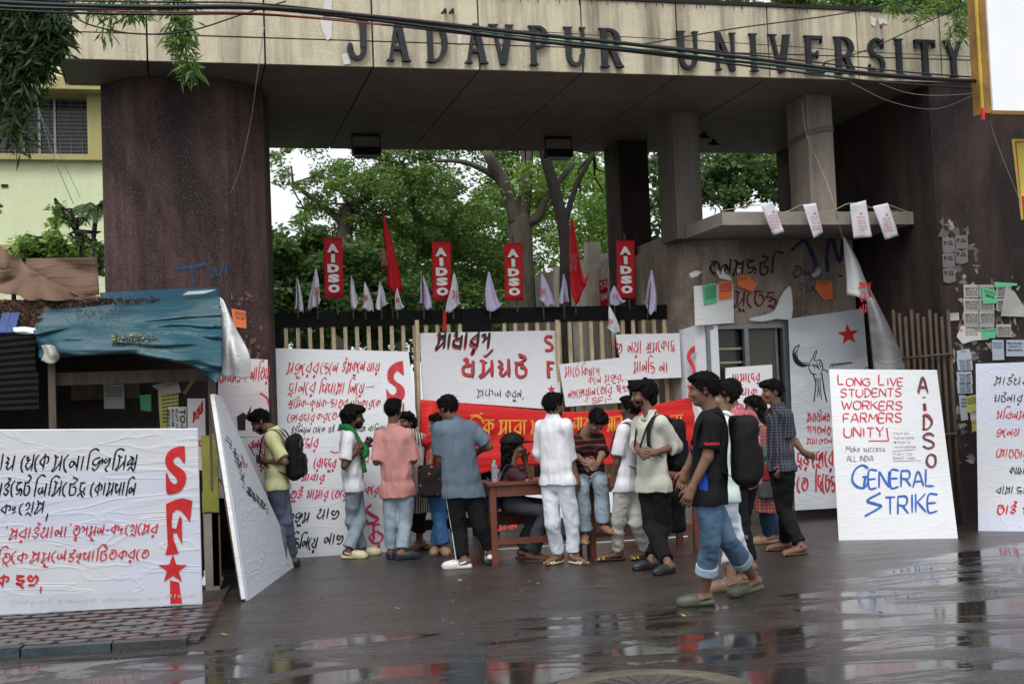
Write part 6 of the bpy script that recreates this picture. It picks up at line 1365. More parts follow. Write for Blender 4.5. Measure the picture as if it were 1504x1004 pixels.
def backpack(p, label, mt, w_=.15, hh=.22, dp=.09, drop=.0, off=.0, straps=(1, -1), dist=.20):
    f, L, up = p['f'], p['L'], p['up']; c = p['SC'] - f * (dist) - up * (.24 + drop) + L * off; t = thing('backpack', label, 'backpack', c)
    blob('pack', mt, t, [((c,), dict(kind='box', ax=(L, f, up), half=(w_, dp, hh), rad=.07, k=.02)), ((c - f * .06 - up * .08,), dict(kind='box', ax=(L, f, up), half=(w_ * .8, dp * .7, hh * .5), rad=.04, k=.02))], .011, (.006, 16, 5, (1, 1, 1)))
    for sg in straps:
        S_ = p['SA'] if sg > 0 else p['SB']; S_ = S_ * .72 + p['SC'] * .28
        top = S_ + up * .075; pts = [c + L * sg * w_ * .5 + up * hh * .85 + f * dp * .8, S_ - f * .08 + up * .055, top - up * .01, S_ + f * .070 + up * .02, S_ + f * .118 - up * .10, S_ + f * .112 - up * .25 + L * sg * .02, c + L * sg * w_ * .8 - up * hh * .7 + f * dp]
        P = crom(np.array(pts), 4); mbs = MB()
        for e in (0, 1): pass
        rings = []
        for q in P: rings.append([q - L * .026, q + L * .026, q + L * .026 + unit(q - p['SC']) * .008, q - L * .026 + unit(q - p['SC']) * .008])
        build('strap', MB().loft(rings), mt, t, True)
    # zip line and top loop
    mbz = MB(); mbz.tube([c - f * (dp + .008) + L * w_ * .7 * math.cos(a) + up * (.1 + .07 * math.sin(a)) for a in np.linspace(0, math.pi, 9)], .005, 5); build('zip', mbz, 'metal_grey' if mt == 'bag_grey' else 'bag_grey', t)
    return t

# ---------------------------------------------------------------- the crowd
p = person('young man in a pale yellow tee looking down at his phone beside the leaning board', [(402, 838, 180), (420, 832, 180)], (402, 629), (408, 716), (383, 619), 178, 180, eA=(418, 678, -.2), wA=(392, 677, -.12), hA=(380, 675, -.06), eB=(414, 676, .16), wB=(390, 676, .1), hB=(377, 674, .02),
    top='tee_yellow', pants='trousers_slate', hem=(408, 719), slA=.85, shoem='shoe_black', shoe='shoe', hair='short', beard=.3, hp=32, sc=.96, collar=False, seed=1, kA=(412, 765), kB=(420, 765), loose=.012)
backpack(p, 'black backpack on the young man in the yellow tee', 'bag_black', .14, .23, .07, dist=.19)
o = thing('phone', 'dark phone in the hands of the young man in the yellow tee', 'phone', p['J']((374, 669, -.02))); q = p['J']((374, 669, -.02)); build('phone_body', MB().bar(q, q + np.array([-.05, 0, .10]), .07, .01), 'phone', o)
p = person('man in a white polo with a green scarf talking with raised hands', [(521, 820, 350), (541, 815, 5)], (511, 630), (520, 716), (520, 614), 5, 0, eA=(527, 676, .2), wA=(536, 657, .12), hA=(543, 645, .1), eB=(506, 684, -.2), wB=(520, 666, -.16), hB=(526, 656, -.14),
    top='polo_white', pants='denim_light', hem=(520, 721), slA=.8, shoem='clog_cream', hair='mop', beard=.2, sc=.93, skin='skin_dark', seed=2, kA=(528, 765), kB=(516, 764), cuffr=.075, loose=.016)
s_ = p; NKp, fp, Lp = p['NK'], p['f'], p['L']; pts = [NKp - fp * .075 + ZZ * .03, NKp - Lp * .075 + ZZ * .02, NKp + fp * .06 - Lp * .07 - ZZ * .04, NKp + fp * .125 - Lp * .07 - ZZ * .14, NKp + fp * .19 - Lp * .09 - ZZ * .23, NKp + fp * .17 - Lp * .10 - ZZ * .28]
P = crom(np.array(pts), 3); prims = [((a, b), dict(r0=.026, r1=.030, k=.02)) for a, b in zip(P, P[1:])]
P2_ = crom(np.array([NKp - fp * .07 + ZZ * .03, NKp + Lp * .075 + ZZ * .02, NKp + fp * .07 + Lp * .05 - ZZ * .06, NKp + fp * .14 - Lp * .02 - ZZ * .22, NKp + fp * .16 - Lp * .04 - ZZ * .42, NKp + fp * .165 - ZZ * .44]), 3); prims += [((a, b), dict(r0=.024, r1=.024, k=.02)) for a, b in zip(P2_, P2_[1:])]
blob('scarf', 'scarf_green', p['root'], prims, .008, (.006, 40, 3, (1, 1, .3)))
p = person('man in a pink kurta and pale jeans standing with his back turned', [(574, 819, 100), (600, 821, 20)], (578, 626), (584, 718), (578, 603), 80, 70, eA=(553, 678, -.02), wA=(556, 668, .22), hA=(562, 660, .3), eB=(607, 676, .0), wB=(604, 668, .22), hB=(598, 662, .3),
    top='kurta_pink', pants='denim_light', hem=(584, 730), slA=.97, shoe='shoe', shoem='shoe_navy', hair='short', sc=1.0, seed=3, kA=(575, 768), kB=(595, 768), cuffr=.072, loose=.018, legw=.98)
p = person('woman in a striped wrap half hidden behind the man in the pink kurta', [(612, 808, 250), (622, 806, 300)], (606, 634, .0), (611, 716), (597, 620), 235, 235, eA=(616, 668, -.05), wA=(618, 655, -.1), hA=(622, 650, -.12), eB=(598, 668), wB=(600, 660, -.1),
    top='striped_saree', pants='trousers_black', hem=(611, 752), slA=.6, shoe='sandal', shoem='sandal_brown', hair='long', sc=.88, gender='f', seed=4, cuff=.78, cuffr=.09, loose=.03, legw=1.1, D=14.0, skin='skin')
q = p['J']((618, 655, -.1)); blob('bangle', 'metal_grey', p['root'], [((q + R0 * .02, q - R0 * .02), dict(r0=.034, r1=.034, k=.004))], .008)
p = person('woman in a red top and bright blue jeans hidden behind the grey polo man', [(640, 814, 260), (654, 815, 285)], (641, 636, 0), (645, 715), (644, 623), 240, 200, eA=(634, 664, -.10), wA=(632, 680, -.14), hA=(630, 688, -.14), eB=(652, 668),
    top='kurta_red', pants='jeans_bright', hem=(645, 720), slA=.5, shoe='clog', shoem='clog_tan', hair='long', sc=.88, gender='f', seed=5, legw=1.15, cuffr=.085, collar=False, D=13.7, skin='skin_light')
b0 = p['J']((632, 706, -.25)); bt = thing('shoulder_bag', 'black tote bag dotted with pink hanging beside the woman in blue jeans', 'bag', b0 - ZZ * .2)
blob('bag_body', 'bag_dots', bt, [((b0,), dict(kind='box', ax=(R0, DD, ZZ), half=(.125, .05, .165), rad=.04, k=.01))], .01, (.008, 16, 3, (1, 1, 1)))
build('bag_strap', MB().tube(crom(np.array([b0 + ZZ * .14 - R0 * .06, b0 + ZZ * .33 - R0 * .03, b0 + ZZ * .42 + R0 * .06, b0 + ZZ * .3 + R0 * .07, b0 + ZZ * .14 + R0 * .06]), 4), .010, 6), 'bag_black', bt, True)
b0 = gd(614, 690, 13.75); bt = thing('cloth_bag', 'cream striped cloth bag on the arm of the woman in the striped wrap', 'bag', b0 - ZZ * .3)
blob('bag_body', 'tote_cream', bt, [((b0,), dict(kind='box', ax=(unit(R0 + .0 * DD), DD, unit(ZZ - R0 * .25)), half=(.075, .04, .27), rad=.035, k=.01))], .01, (.006, 18, 3, (1, 1, .4)))
p = person('man in a slate blue polo and black track trousers stepping with his back turned', [(671, 835, 178), (720, 829, 95, .07)], (666, 615), (680, 724), (658, 600), 105, 130, eA=(647, 674, .0), wA=(650, 682, .22), hA=(656, 684, .3), eB=(718, 655, .06), wB=(703, 662, .22), hB=(694, 664, .3),
    top='polo_slate', pants='trousers_black', hem=(680, 731), slA=.82, shoe='clog', shoem='clog_white', hair='short', sc=1.04, seed=6, sw=.158, kA=(674, 778), kB=(706, 774), cuffr=.080, loose=.02, bodyd=1.1, legw=1.0, hp=15)
l = p['legs'][0]; Lp, fp = p['L'], p['f']; mb = MB(); rings = []
for a, b, r0_, r1_ in ((l[0], l[1], .094, .078), (l[1], l[2], .078, .078)):
    for t_ in (0, .33, .66, 1): q = a * (1 - t_) + b * t_ + unit(Lp * 1.0 - fp * .35) * (r0_ + (r1_ - r0_) * t_); rings.append([q - fp * .006, q + fp * .006, q + fp * .006 + Lp * .006, q - fp * .006 + Lp * .006])
build('side_stripe', MB().loft(rings), 'stripe_white', p['root'])
mb = MB()
# seated man with cap
p = person('seated man in a maroon tee and black cap with a hand at his chin', [(792, 820, 0), (780, 819, 10)], (752, 681, 0), (748, 738), (754, 656), 10, 5, eA=(777, 700, .15), wA=(771, 674, .1), hA=(768, 663, .06), eB=(774, 708, -.2), wB=(784, 716, -.1), hB=(792, 716, -.05),
    top='tee_maroon', pants='trousers_grey', hem=(748, 745), slA=.85, shoe='sandal', shoem='sandal_brown', hair='long', sc=.93, seed=7, kA=(792, 742, .12), kB=(800, 752, -.12), D=12.75, collar=False, ankles=[(768, 806, .25, 0), (781, 811, -.05, 0)], cuffr=.085, legw=1.08, skin='skin')
c = p['c']; cap = blob('cap', 'bag_black', p['root'], [((c + p['hu'] * .045 - p['hf'] * .01,), dict(kind='ell', ax=(p['hf'], p['hl'], p['hu']), r=(.122, .100, .100), k=.01, clip=[(c + p['hu'] * .035, -p['hu'])])), ((c + p['hf'] * .13 + p['hu'] * .045,), dict(kind='ell', ax=(p['hf'], p['hl'], p['hu']), r=(.075, .07, .012), k=.01))], .008)
b0 = p['J']((727, 700, -.05)); bt = backpack(p, 'navy backpack slung on the seated man in the cap', 'bag_navy', .12, .16, .06, dist=.17)
p = person('man in white shirt and white jeans, back turned, in front of the table', [(815, 828, 235), (848, 828, 300)], (812, 612), (819, 708), (813, 596), 48, 40, eB=(837, 668, -.02), wB=(846, 698, -.02), hB=(849, 712, -.03), eA=(792, 664, .16), wA=(800, 682, .26), hA=(806, 690, .3),
    top='cotton_white', pants='denim_pale', hem=(816, 712), slA=1.4, slB=1.3, shoe='sandal', shoem='clog_cream', hair='short', beard=1, sc=1.02, seed=8, kA=(812, 768), kB=(840, 766), cuffr=.07, loose=.018, sw=.15, skin='skin')
p = person('person in a black and red striped shirt bowed forward, perched on the table edge', [(858, 790, 270), (886, 776, 290)], (858, 634, -.05), (866, 704, .12), (876, 618, -.15), 285, 300, eA=(884, 668, -.2), wA=(876, 684, -.3), hA=(868, 680, -.34), eB=(845, 668, -.12), wB=(858, 678, -.28), hB=(866, 682, -.33),
    top='shirt_stripe_red', pants='denim_light', hem=(866, 712), slA=.9, shoe='sandal', shoem='sandal_brown', hair='curly', hp=55, sc=.95, seed=9, kA=(882, 708, -.32), kB=(854, 714, -.3), D=12.75, ankles=[(886, 768, -.25, 290), (859, 782, -.2, 265)], cuffr=.085, loose=.018, collar=False, legw=1.05, skin='skin_light')
p = person('man in a white tee and cream trousers turned to the gate with a grey backpack', [(897, 823, 185), (942, 821, 215)], (922, 618, 0), (920, 714), (927, 600), 160, 150, eA=(906, 680, -.12), wA=(900, 702, -.1), hA=(901, 714, -.1), eB=(940, 676, .1),
    top='polo_white', pants='trousers_cream', hem=(920, 721), slA=.75, shoe='sandal', shoem='sandal_black', hair='short', sc=.98, seed=10, kA=(909, 765), kB=(934, 766), collar=False, skin='skin_dark', D=12.35, loose=.012, cuffr=.066)
backpack(p, 'grey backpack on the man in the white tee beside the bearded man', 'bag_grey', .13, .21, .07, dist=.18)
p = person('bearded man in a pale sage shirt and black trousers holding his hands together', [(948, 836, 205), (975, 843, 225)], (954, 607), (960, 712), (944, 580), 215, 190, eA=(992, 655, -.02), wA=(963, 664, -.22), hA=(945, 666, -.28), eB=(936, 652, .05), wB=(938, 662, -.18), hB=(944, 665, -.24),
    top='shirt_sage', pants='trousers_black', hem=(960, 722), slA=1.3, slB=1.3, shoe='shoe', shoem='shoe_black', hair='mop', beard=.6, sc=1.02, seed=11, kA=(976, 774, -.02), kB=(956, 772), D=11.95, loose=.02, cuffr=.074, legw=.98, hp=5)
bt = backpack(p, 'large black backpack on the bearded man in the sage shirt', 'bag_black', .15, .25, .09, dist=.22, off=.03, straps=(1,))
q = p; tc = thing('neck_strap', 'black camera strap round the neck of the bearded man', 'strap', p['NK']); f_, L_, u_ = p['f'], p['L'], p['up']
for sg in (1, -1): build('strap', MB().tube(crom(np.array([p['NK'] - f_ * .05 + u_ * .01, p['NK'] + L_ * sg * .085 + u_ * .0, p['NK'] + f_ * .10 + L_ * sg * .07 - u_ * .12, p['NK'] + f_ * .17 + L_ * sg * .04 - u_ * .30]), 5), .009, 6), 'bag_black', tc, True)
b0 = gd(995, 752, 12.3); bt = thing('hanging_bag', 'dark bag hanging low behind the bearded man at the right table end', 'bag', b0 - ZZ * .2)
blob('bag_body', 'bag_black', bt, [((b0,), dict(kind='box', ax=(R0, DD, ZZ), half=(.085, .06, .19), rad=.05, k=.01))], .01, (.012, 16, 3, (1, 1, 1))); build('bag_strap', MB().tube(crom(np.array([b0 + ZZ * .15 - R0 * .04, b0 + ZZ * .30, b0 + ZZ * .15 + R0 * .04]), 5), .010, 6), 'bag_black', bt, True)
# the two close walkers at the right
p = person('young man in pale jeans and cyan white tee behind the black tee man', [(1062, 868, 185), (1084, 858, 200)], (1062, 606, 0), (1066, 728), (1062, 584), 175, 190, eA=(1050, 668, -.1), wA=(1040, 690, -.12), eB=(1084, 672, .1), wB=(1080, 700, .1),
    top='tee_cyan', pants='denim_pale', hem=(1066, 736), slA=.8, shoe='clog', shoem='clog_tan', hair='short', sc=.98, seed=13, kA=(1074, 788), kB=(1080, 788), collar=False, D=10.35, cuff=.83, cuffr=.08, skin='skin_light', legw=1.02)
p = person('stocky man in black tee, rolled denim and green clogs walking past', [(1022, 889, 182), (1096, 876, 190, .05)], (1046, 602), (1040, 728), (1034, 573), 176, 168, eA=(1039, 671, -.19), wA=(1016, 716, -.2), hA=(1009, 734, -.2), eB=(1020, 668, .2), wB=(1008, 690, .2), hB=(1004, 702, .2),
    top='tee_black', pants='denim_blue', hem=(1040, 740), slA=.78, shoe='clog', shoem='clog_green', hair='curly', beard=.0, sc=1.06, seed=14, kA=(1043, 796, -.05), kB=(1066, 790, .1), D=9.45, cuff=.80, cuffr=.080, loose=.014, legw=.98, bodyd=1.12, collar=False, h=.0085, sw=.165, hp=2)
for i, l in enumerate(p['legs']):
    e = l[1] * .40 + l[2] * .60; dn = unit(l[2] - l[1]); blob('rolled_cuff', 'denim_light', p['root'], [((e - dn * .07, e + dn * .0), dict(r0=.083, r1=.086, k=.004, clip=[(e + dn * .005, dn), (e - dn * .062, -dn)]))], .008)
S_, E_ = p['arms'][0][0], p['arms'][0][1]; q = S_ * .42 + E_ * .58 - p['f'] * 0 + p['L'] * .088; type_mb = MB(); type_on(type_mb, 'TRAINING', q - ZZ * .015 + p['f'] * .05, -p['f'], (0, 0, 1), .11, .02, p['L'], .02, .004); build('sleeve_print', type_mb, 'paint_red', p['root'], fix=False)
sp_ = SDF(p['HP'] - .45, p['HP'] + .45, .008); f_ = p['f']; H_ = p['HP']
sp_.cap(H_ + p['up'] * .15, p['hp2'] - p['up'] * .08, p['trad'][0] + .007, p['trad'][1] + .008, .03, p['L'], 1.32, clip=[(H_ + f_ * .075, f_), (H_ + f_ * .012, -f_), (H_ + p['L'] * .03, -p['L']), (p['J']((1040, 738)), -ZZ), (H_ + ZZ * .34, ZZ)]); sp_.out('side_panel', 'side_blue', p['root'])
backpack(p, 'large black backpack on the stocky man in the black tee', 'bag_black', .15, .26, .10, dist=.25)
p = person('man in a red patterned shirt and black trousers with his back to the camera', [(1096, 842, 120), (1082, 838, 110)], (1081, 600), (1088, 706), (1070, 578), 130, 150, eB=(1106, 668, -.08), wB=(1108, 696, -.08), hB=(1107, 706, -.1), eA=(1066, 664, .05), wA=(1064, 680, .15),
    top='shirt_red_print', pants='trousers_black', hem=(1088, 712), slA=.85, slB=.85, shoe='sandal', shoem='sandal_brown', hair='curly', sc=1.02, seed=15, D=11.3, loose=.026, bodyd=1.08, sw=.165)
q = p['J']((1106, 710, -.12)); o = thing('camera', 'small black camera held low by the man in the red patterned shirt', 'camera', q); blob('camera_body', 'phone', o, [((q,), dict(kind='box', ax=(R0, DD, ZZ), half=(.045, .03, .035), rad=.01, k=.01)), ((q - DD * .03, q - DD * .06), dict(r0=.022, r1=.022, k=.004))], .006)
p = person('woman in a red checked kurta carrying bags beside the guard room window', [(1122, 798, 190), (1132, 796, 200)], (1112, 618, 0), (1120, 706), (1108, 598), 170, 175, eA=(1122, 668, -.12), wA=(1108, 690, -.14), eB=(1106, 664, .12),
    top='kurta_red_check', pants='denim_dark', hem=(1120, 752), slA=1.1, shoe='clog', shoem='clog_tan', hair='long', sc=.90, gender='f', seed=16, D=13.3, loose=.022, skin='skin')
b0 = p['J']((1129, 705, -.22)); bt = thing('shoulder_bag', 'dark grey and red shoulder bag with teal strap on the woman in the checked kurta', 'bag', b0 - ZZ * .2)
blob('bag_body', 'bag_grey', bt, [((b0,), dict(kind='box', ax=(R0, DD, ZZ), half=(.12, .06, .20), rad=.05, k=.01))], .01, (.008, 16, 3, (1, 1, 1))); blob('red_pouch', 'bag_red', bt, [((b0 - DD * .05 + ZZ * .08 - R0 * .03,), dict(kind='box', ax=(R0, DD, ZZ), half=(.07, .03, .08), rad=.02, k=.01))], .01)
build('bag_strap', MB().tube(crom(np.array([b0 + ZZ * .18, p['SA'] * .6 + p['SC'] * .4 + ZZ * .075 - DD * .03, p['SC'] + ZZ * .07 + p['f'] * .08, b0 + ZZ * .2 + p['f'] * .15]), 5), .014, 6), 'strap_teal', bt, True)
p = person('thin young man in dark checked shirt and black trousers, hand in pocket', [(1146, 808, 185), (1168, 815, 205)], (1142, 596), (1148, 690), (1134, 576), 195, 190, eA=(1161, 652, -.1), wA=(1152, 682, -.12), hA=(1147, 692, -.13), eB=(1168, 648, .25), wB=(1180, 664, .12), hB=(1190, 668, .08),
    top='shirt_dark_check', pants='trousers_black', hem=(1148, 692), slA=.72, shoe='sandal', shoem='sandal_brown', hair='fringe', sc=.98, seed=17, kA=(1154, 748), kB=(1150, 746), D=12.55, cuffr=.072, loose=.014, sw=.165)

# ---------------------------------------------------------------- tables, bench, bottle
def table(name, lb, X0, X1, Y0, Y1, H, Hs=.2, cat='table'):
    t = thing(name, lb, cat, ((X0 + X1) / 2, (Y0 + Y1) / 2, 0))
    build('tabletop', MB().box((X0 - .03, Y0 - .03, H - .03), (X1 + .03, Y1 + .03, H)), 'table_wood', t)
    build('apron', MB().box((X0 + .065, Y0 + .005, H - .14), (X1 - .065, Y0 + .03, H - .031)).box((X0 + .065, Y1 - .03, H - .14), (X1 - .065, Y1 - .005, H - .031)).box((X0 + .01, Y0 + .07, H - .14), (X0 + .03, Y1 - .07, H - .031)), 'table_wood', t)
    for x in (X0, X1 - .06):
        for y in (Y0, Y1 - .06): build('leg', MB().box((x, y, 0), (x + .06, y + .06, H - .031)), 'table_wood', t)
    build('stretcher', MB().box((X0 + .061, Y0 + .015, Hs), (X1 - .061, Y0 + .04, Hs + .06)), 'table_wood', t)
    build('stretcher', MB().box((X0 + .015, Y0 + .061, Hs), (X0 + .04, Y1 - .061, Hs + .06)), 'table_wood', t)
    return t
a = gz(727, 831); 
table('table', 'brown wooden table in front of the seated man in the cap', a[0] - .03, a[0] + 1.02, a[1] - .03, a[1] + .5, .80)
b = gz(868, 819); c = gz(1010, 804)
table('table', 'second brown wooden table behind the bearded man', b[0] - .03, c[0] + .02, b[1] - .03, b[1] + .5, .78)
table('bench', 'low brown bench under the seated man in the cap', a[0] + .05, a[0] + .60, a[1] + .62, a[1] + .90, .47, .12, 'bench')
q = gd(714, 708, depth(a) - .0); q[2] = .80; o = thing('water_bottle', 'clear water bottle with a green cap on the table left end', 'bottle', q + ZZ * .0)
mt_, t_, b_ = nodes_of('bottle_plastic'); b_.inputs['Base Color'].default_value = (.75, .82, .82, 1); b_.inputs['Transmission Weight'].default_value = .8; b_.inputs['Roughness'].default_value = .12; b_.inputs['IOR'].default_value = 1.2
qq = np.array([a[0] + .06, a[1] + .12, .801])
rg = lambda r, z: [qq + np.array([r * math.cos(2 * math.pi * k / 14), r * math.sin(2 * math.pi * k / 14), z]) for k in range(14)]
o.location = tuple(qq)
build('bottle_body', MB().loft([rg(.001, 0), rg(.032, .0), rg(.034, .03), rg(.031, .06), rg(.034, .09), rg(.034, .14), rg(.026, .17), rg(.013, .19)]), 'bottle_plastic', o, True); build('cap', MB().loft([rg(.016, .188), rg(.016, .21), rg(.001, .211)]), 'paper_green', o, True)
q = p['HP']
pb = gz(311, 868); blob('silver_plastic', 'plastic_white', bpy.data.objects['plastic_bundle'], [((np.array([pb[0], pb[1] + .02, .09]),), dict(kind='ell', ax=np.eye(3), r=(.10, .09, .10), k=.02))], .01, (.018, 30, 4, (1, 1, 1)))

# ---------------------------------------------------------------- foliage
def leaves(name, mt, parent, centers, n, size, spread, seed, droop=.3, asp=.42):
    """n small folded leaves in clumps round the centres (arrays of points and clump radii)"""
    r = np.random.RandomState(seed); C_, Rd = centers; idx = r.randint(0, len(C_), n); g = r.normal(size=(n, 3)); g *= (r.rand(n, 1) ** .33) / np.linalg.norm(g, axis=1)[:, None]
    P = C_[idx] + g * Rd[idx][:, None] * np.array([1, 1, .75]) * spread
    d = r.normal(size=(n, 3)); d[:, 2] = d[:, 2] * .5 - droop; d /= np.linalg.norm(d, axis=1)[:, None]; s = r.normal(size=(n, 3)); s[:, 2] *= .5
    s = np.cross(d, s); s /= np.maximum(1e-6, np.linalg.norm(s, axis=1))[:, None]; L_ = size * r.uniform(.6, 1.3, (n, 1)); w_ = L_ * asp
    V = np.stack([P, P + d * L_ * .5 + s * w_ * .5, P + d * L_, P + d * L_ * .5 - s * w_ * .5], 1).reshape(-1, 3); Q = np.arange(n * 4).reshape(-1, 4)
    return quadmesh(name, V, Q, mt, parent, False)
def clumps(ells, n, seed, cr=(.25, .55)):
    r = np.random.RandomState(seed); C_ = []; R_ = []
    vol = np.array([e[1][0] * e[1][1] * e[1][2] for e in ells]) ** .8; vol /= vol.sum()
    for e, v in zip(ells, vol):
        k = max(2, int(n * v)); g = r.normal(size=(k, 3)); g /= np.linalg.norm(g, axis=1)[:, None]; g *= r.uniform(.35, 1.0, (k, 1)) ** .6
        C_.append(np.array(e[0]) + g * np.array(e[1])); R_.append(r.uniform(*cr, k))
    return np.concatenate(C_), np.concatenate(R_)
def tree(name, label, trunk, limbs, crown, nl, mt, size=.11, nc=60, seed=1, bark='bark', cr=(.25, .55), cat='tree', group=None, droop=.3, asp=.42, tr=None):
    base = at(*trunk[0][:3]); base = np.array([base[0], base[1], 0]); t = thing(name, label, cat, base, group)
    P = [base] + [at(*q[:3]) for q in trunk]; R_ = [trunk[0][3] * 1.15] + [q[3] for q in trunk]; Pc = crom(np.array(P), 4); Rc = np.interp(np.linspace(0, len(P) - 1, len(Pc)), range(len(P)), R_)
    build('trunk', MB().tube(Pc, list(Rc), 10), bark, t, True)
    for lm in limbs:
        Pc = crom(np.array([at(*q[:3]) for q in lm]), 4); Rc = np.interp(np.linspace(0, len(lm) - 1, len(Pc)), range(len(lm)), [q[3] for q in lm]); build('limb', MB().tube(Pc, list(Rc), 7), bark, t, True)
    ells = [(at(x, y, Y), (a, b_, c_)) for x, y, Y, a, b_, c_ in crown]; cl = clumps(ells, nc, seed, cr)
    leaves('crown', mt, t, cl, nl, size, 1.0, seed, droop, asp)
    r = np.random.RandomState(seed + 9); mb = MB(); tip = P[-1]
    src = [np.array(q) for q in Pc] if limbs else [tip]
    for q in cl[0][r.permutation(len(cl[0]))[:40]]:
        o_ = min(([tip] + [at(*lm[-1][:3]) for lm in limbs]), key=lambda z: np.linalg.norm(z - q))
        if np.linalg.norm(o_ - q) > 1.1: continue
        mid = (o_ + q) / 2 + r.normal(size=3) * .12; mb.tube([o_, mid, q], [.03, .018, .008], 5)
    stuff(build('twigs', mb, bark, t, True)); return t
tree('broad_tree', 'big forked tree with pale bark behind the gate, right of centre', [(768, 470, 23, .26), (764, 350, 23, .22), (762, 315, 23, .19)],
     [[(760, 330, 23, .17), (748, 290, 22.9, .14), (733, 258, 22.8, .12), (715, 225, 22.6, .09)], [(764, 330, 23, .16), (771, 280, 23, .13), (776, 190, 23, .11)], [(740, 270, 22.9, .07), (715, 252, 22.8, .06), (680, 238, 22.6, .045), (640, 236, 22.5, .03)], [(768, 330, 23, .11), (790, 318, 22.9, .10), (803, 290, 22.8, .07), (842, 240, 22.8, .05)]],
     [(560, 330, 26, 1.2, .8, .6), (660, 215, 24.6, 1.2, .8, .35), (720, 190, 24.8, 1.4, .8, .5), (810, 220, 25, 1.2, .8, .7), (870, 250, 25, 1.2, .8, .7), (600, 205, 24.6, 1.3, .8, .4), (700, 300, 25.2, .8, .6, .45), (720, 255, 25.4, .7, .5, .4), (690, 345, 25.4, .7, .5, .4), (650, 262, 24.8, .6, .5, .25), (745, 250, 25.6, .5, .4, .3)], 21000, 'leaf_mid', .095, 190, 3, cr=(.14, .32))
tree('dark_tree', 'darker leaning tree behind the gate in front of the boundary wall', [(832, 460, 21.5, .12), (830, 350, 21.5, .11), (812, 270, 21.5, .10), (792, 200, 21.5, .09)], [[(829, 330, 21.5, .06), (845, 275, 21.5, .05), (872, 225, 21.5, .04)]],
     [(850, 290, 23, 1.2, 1, .9), (880, 350, 23.5, .8, .8, .7), (830, 250, 22.5, 1.2, 1, .7)], 9000, 'leaf_bright', .10, 90, 4, 'bark_dark', cr=(.16, .36))
tree('leafy_tree', 'tall leafy tree behind the gate at the left with sky showing through', [(500, 480, 25, .2), (505, 360, 25, .16), (510, 300, 25, .12)], [[(508, 330, 25, .09), (470, 300, 25, .06), (430, 270, 25, .04)], [(510, 310, 25, .09), (560, 270, 25, .06), (590, 240, 25, .04)]],
     [(560, 255, 24.5, 1.0, 1.0, .8), (505, 280, 25, .9, 1.0, .6), (440, 222, 25, .7, .6, .12), (425, 262, 25.5, .25, .4, .12), (580, 310, 25, 1.1, 1, .9), (400, 240, 25, .2, .3, .25), (480, 330, 25, .7, .7, .35)], 15500, 'leaf_mid', .09, 150, 5, cr=(.12, .32))
tree('round_bush', 'dense dark green bush tree at the left end of the gate', [(440, 500, 20, .1), (440, 440, 20, .08)], [], [(430, 385, 20.5, .75, .8, .65), (500, 400, 20.8, .9, .8, .6), (420, 430, 20.4, .5, .6, .7), (470, 455, 20.4, 1.2, .7, .5), (560, 440, 21, .9, .8, .7)], 22000, 'leaf_dark', .12, 130, 6, 'bark_dark', cr=(.16, .34), asp=.5)
tree('middle_tree', 'mid green tree filling the gate opening between the second and third banner', [(650, 500, 27, .15), (650, 400, 27, .12)], [], [(620, 360, 27, 1.5, 1.2, 1.0), (700, 370, 27, 1.3, 1.2, 1.2), (660, 300, 27.5, 1.2, 1, .7), (640, 430, 26.5, 1.8, 1, .8), (720, 440, 26.5, 1.2, 1, .7)], 24000, 'leaf_mid', .12, 150, 7, 'bark_dark', cr=(.2, .45))
tree('bright_tree', 'brighter green tree behind the forked tree', [(735, 470, 31, .15), (735, 380, 31, .12)], [], [(730, 330, 31, 1.0, 1, 1.2), (780, 380, 31, 1.2, 1.2, 1.4), (850, 330, 31, 1.6, 1.2, 1.0), (600, 390, 31, 1.6, 1.2, 1.2), (900, 420, 31, 1.0, 1, .8), (800, 440, 30, 1.4, 1, .8)], 19000, 'leaf_bright', .14, 140, 8, 'bark_dark', cr=(.2, .45))
tree('campus_tree', 'dark green tree behind the guard room between the columns', [(1070, 400, 25, .15), (1070, 300, 25, .12)], [], [(1070, 262, 25, 1.5, 1, .55), (960, 270, 25, 1.0, 1, .8), (1120, 255, 25, 1.0, 1, .6), (940, 340, 24, .6, .6, .5), (1200, 260, 26, 1.2, 1, .8), (1060, 225, 26, 2, 1, .7)], 19000, 'leaf_dark', .14, 130, 9, 'bark_dark', cr=(.2, .42))
tree('rear_tree', 'far dense greenery tree closing the view low behind the gate', [(560, 560, 34, .2), (560, 480, 34, .18)], [], [(430, 470, 34, 2.0, 1.2, 1.4), (560, 480, 34, 2.6, 1.2, 1.2), (720, 480, 34, 2.6, 1.2, 1.2), (870, 470, 34, 2.2, 1.2, 1.4), (980, 450, 34, 2, 1.2, 2)], 24000, 'leaf_dark', .22, 150, 10, 'bark_dark', cr=(.4, .8))
hd_ = tag(quadmesh('hedge', np.array([at(380, 600, 37), at(1300, 560, 37), at(1300, 420, 37), at(380, 440, 37)]) * 1.0, np.array([[0, 1, 2, 3]]), 'leaf_dark', None, False), 'x', 'hedge'); bpy.data.objects.remove(hd_)
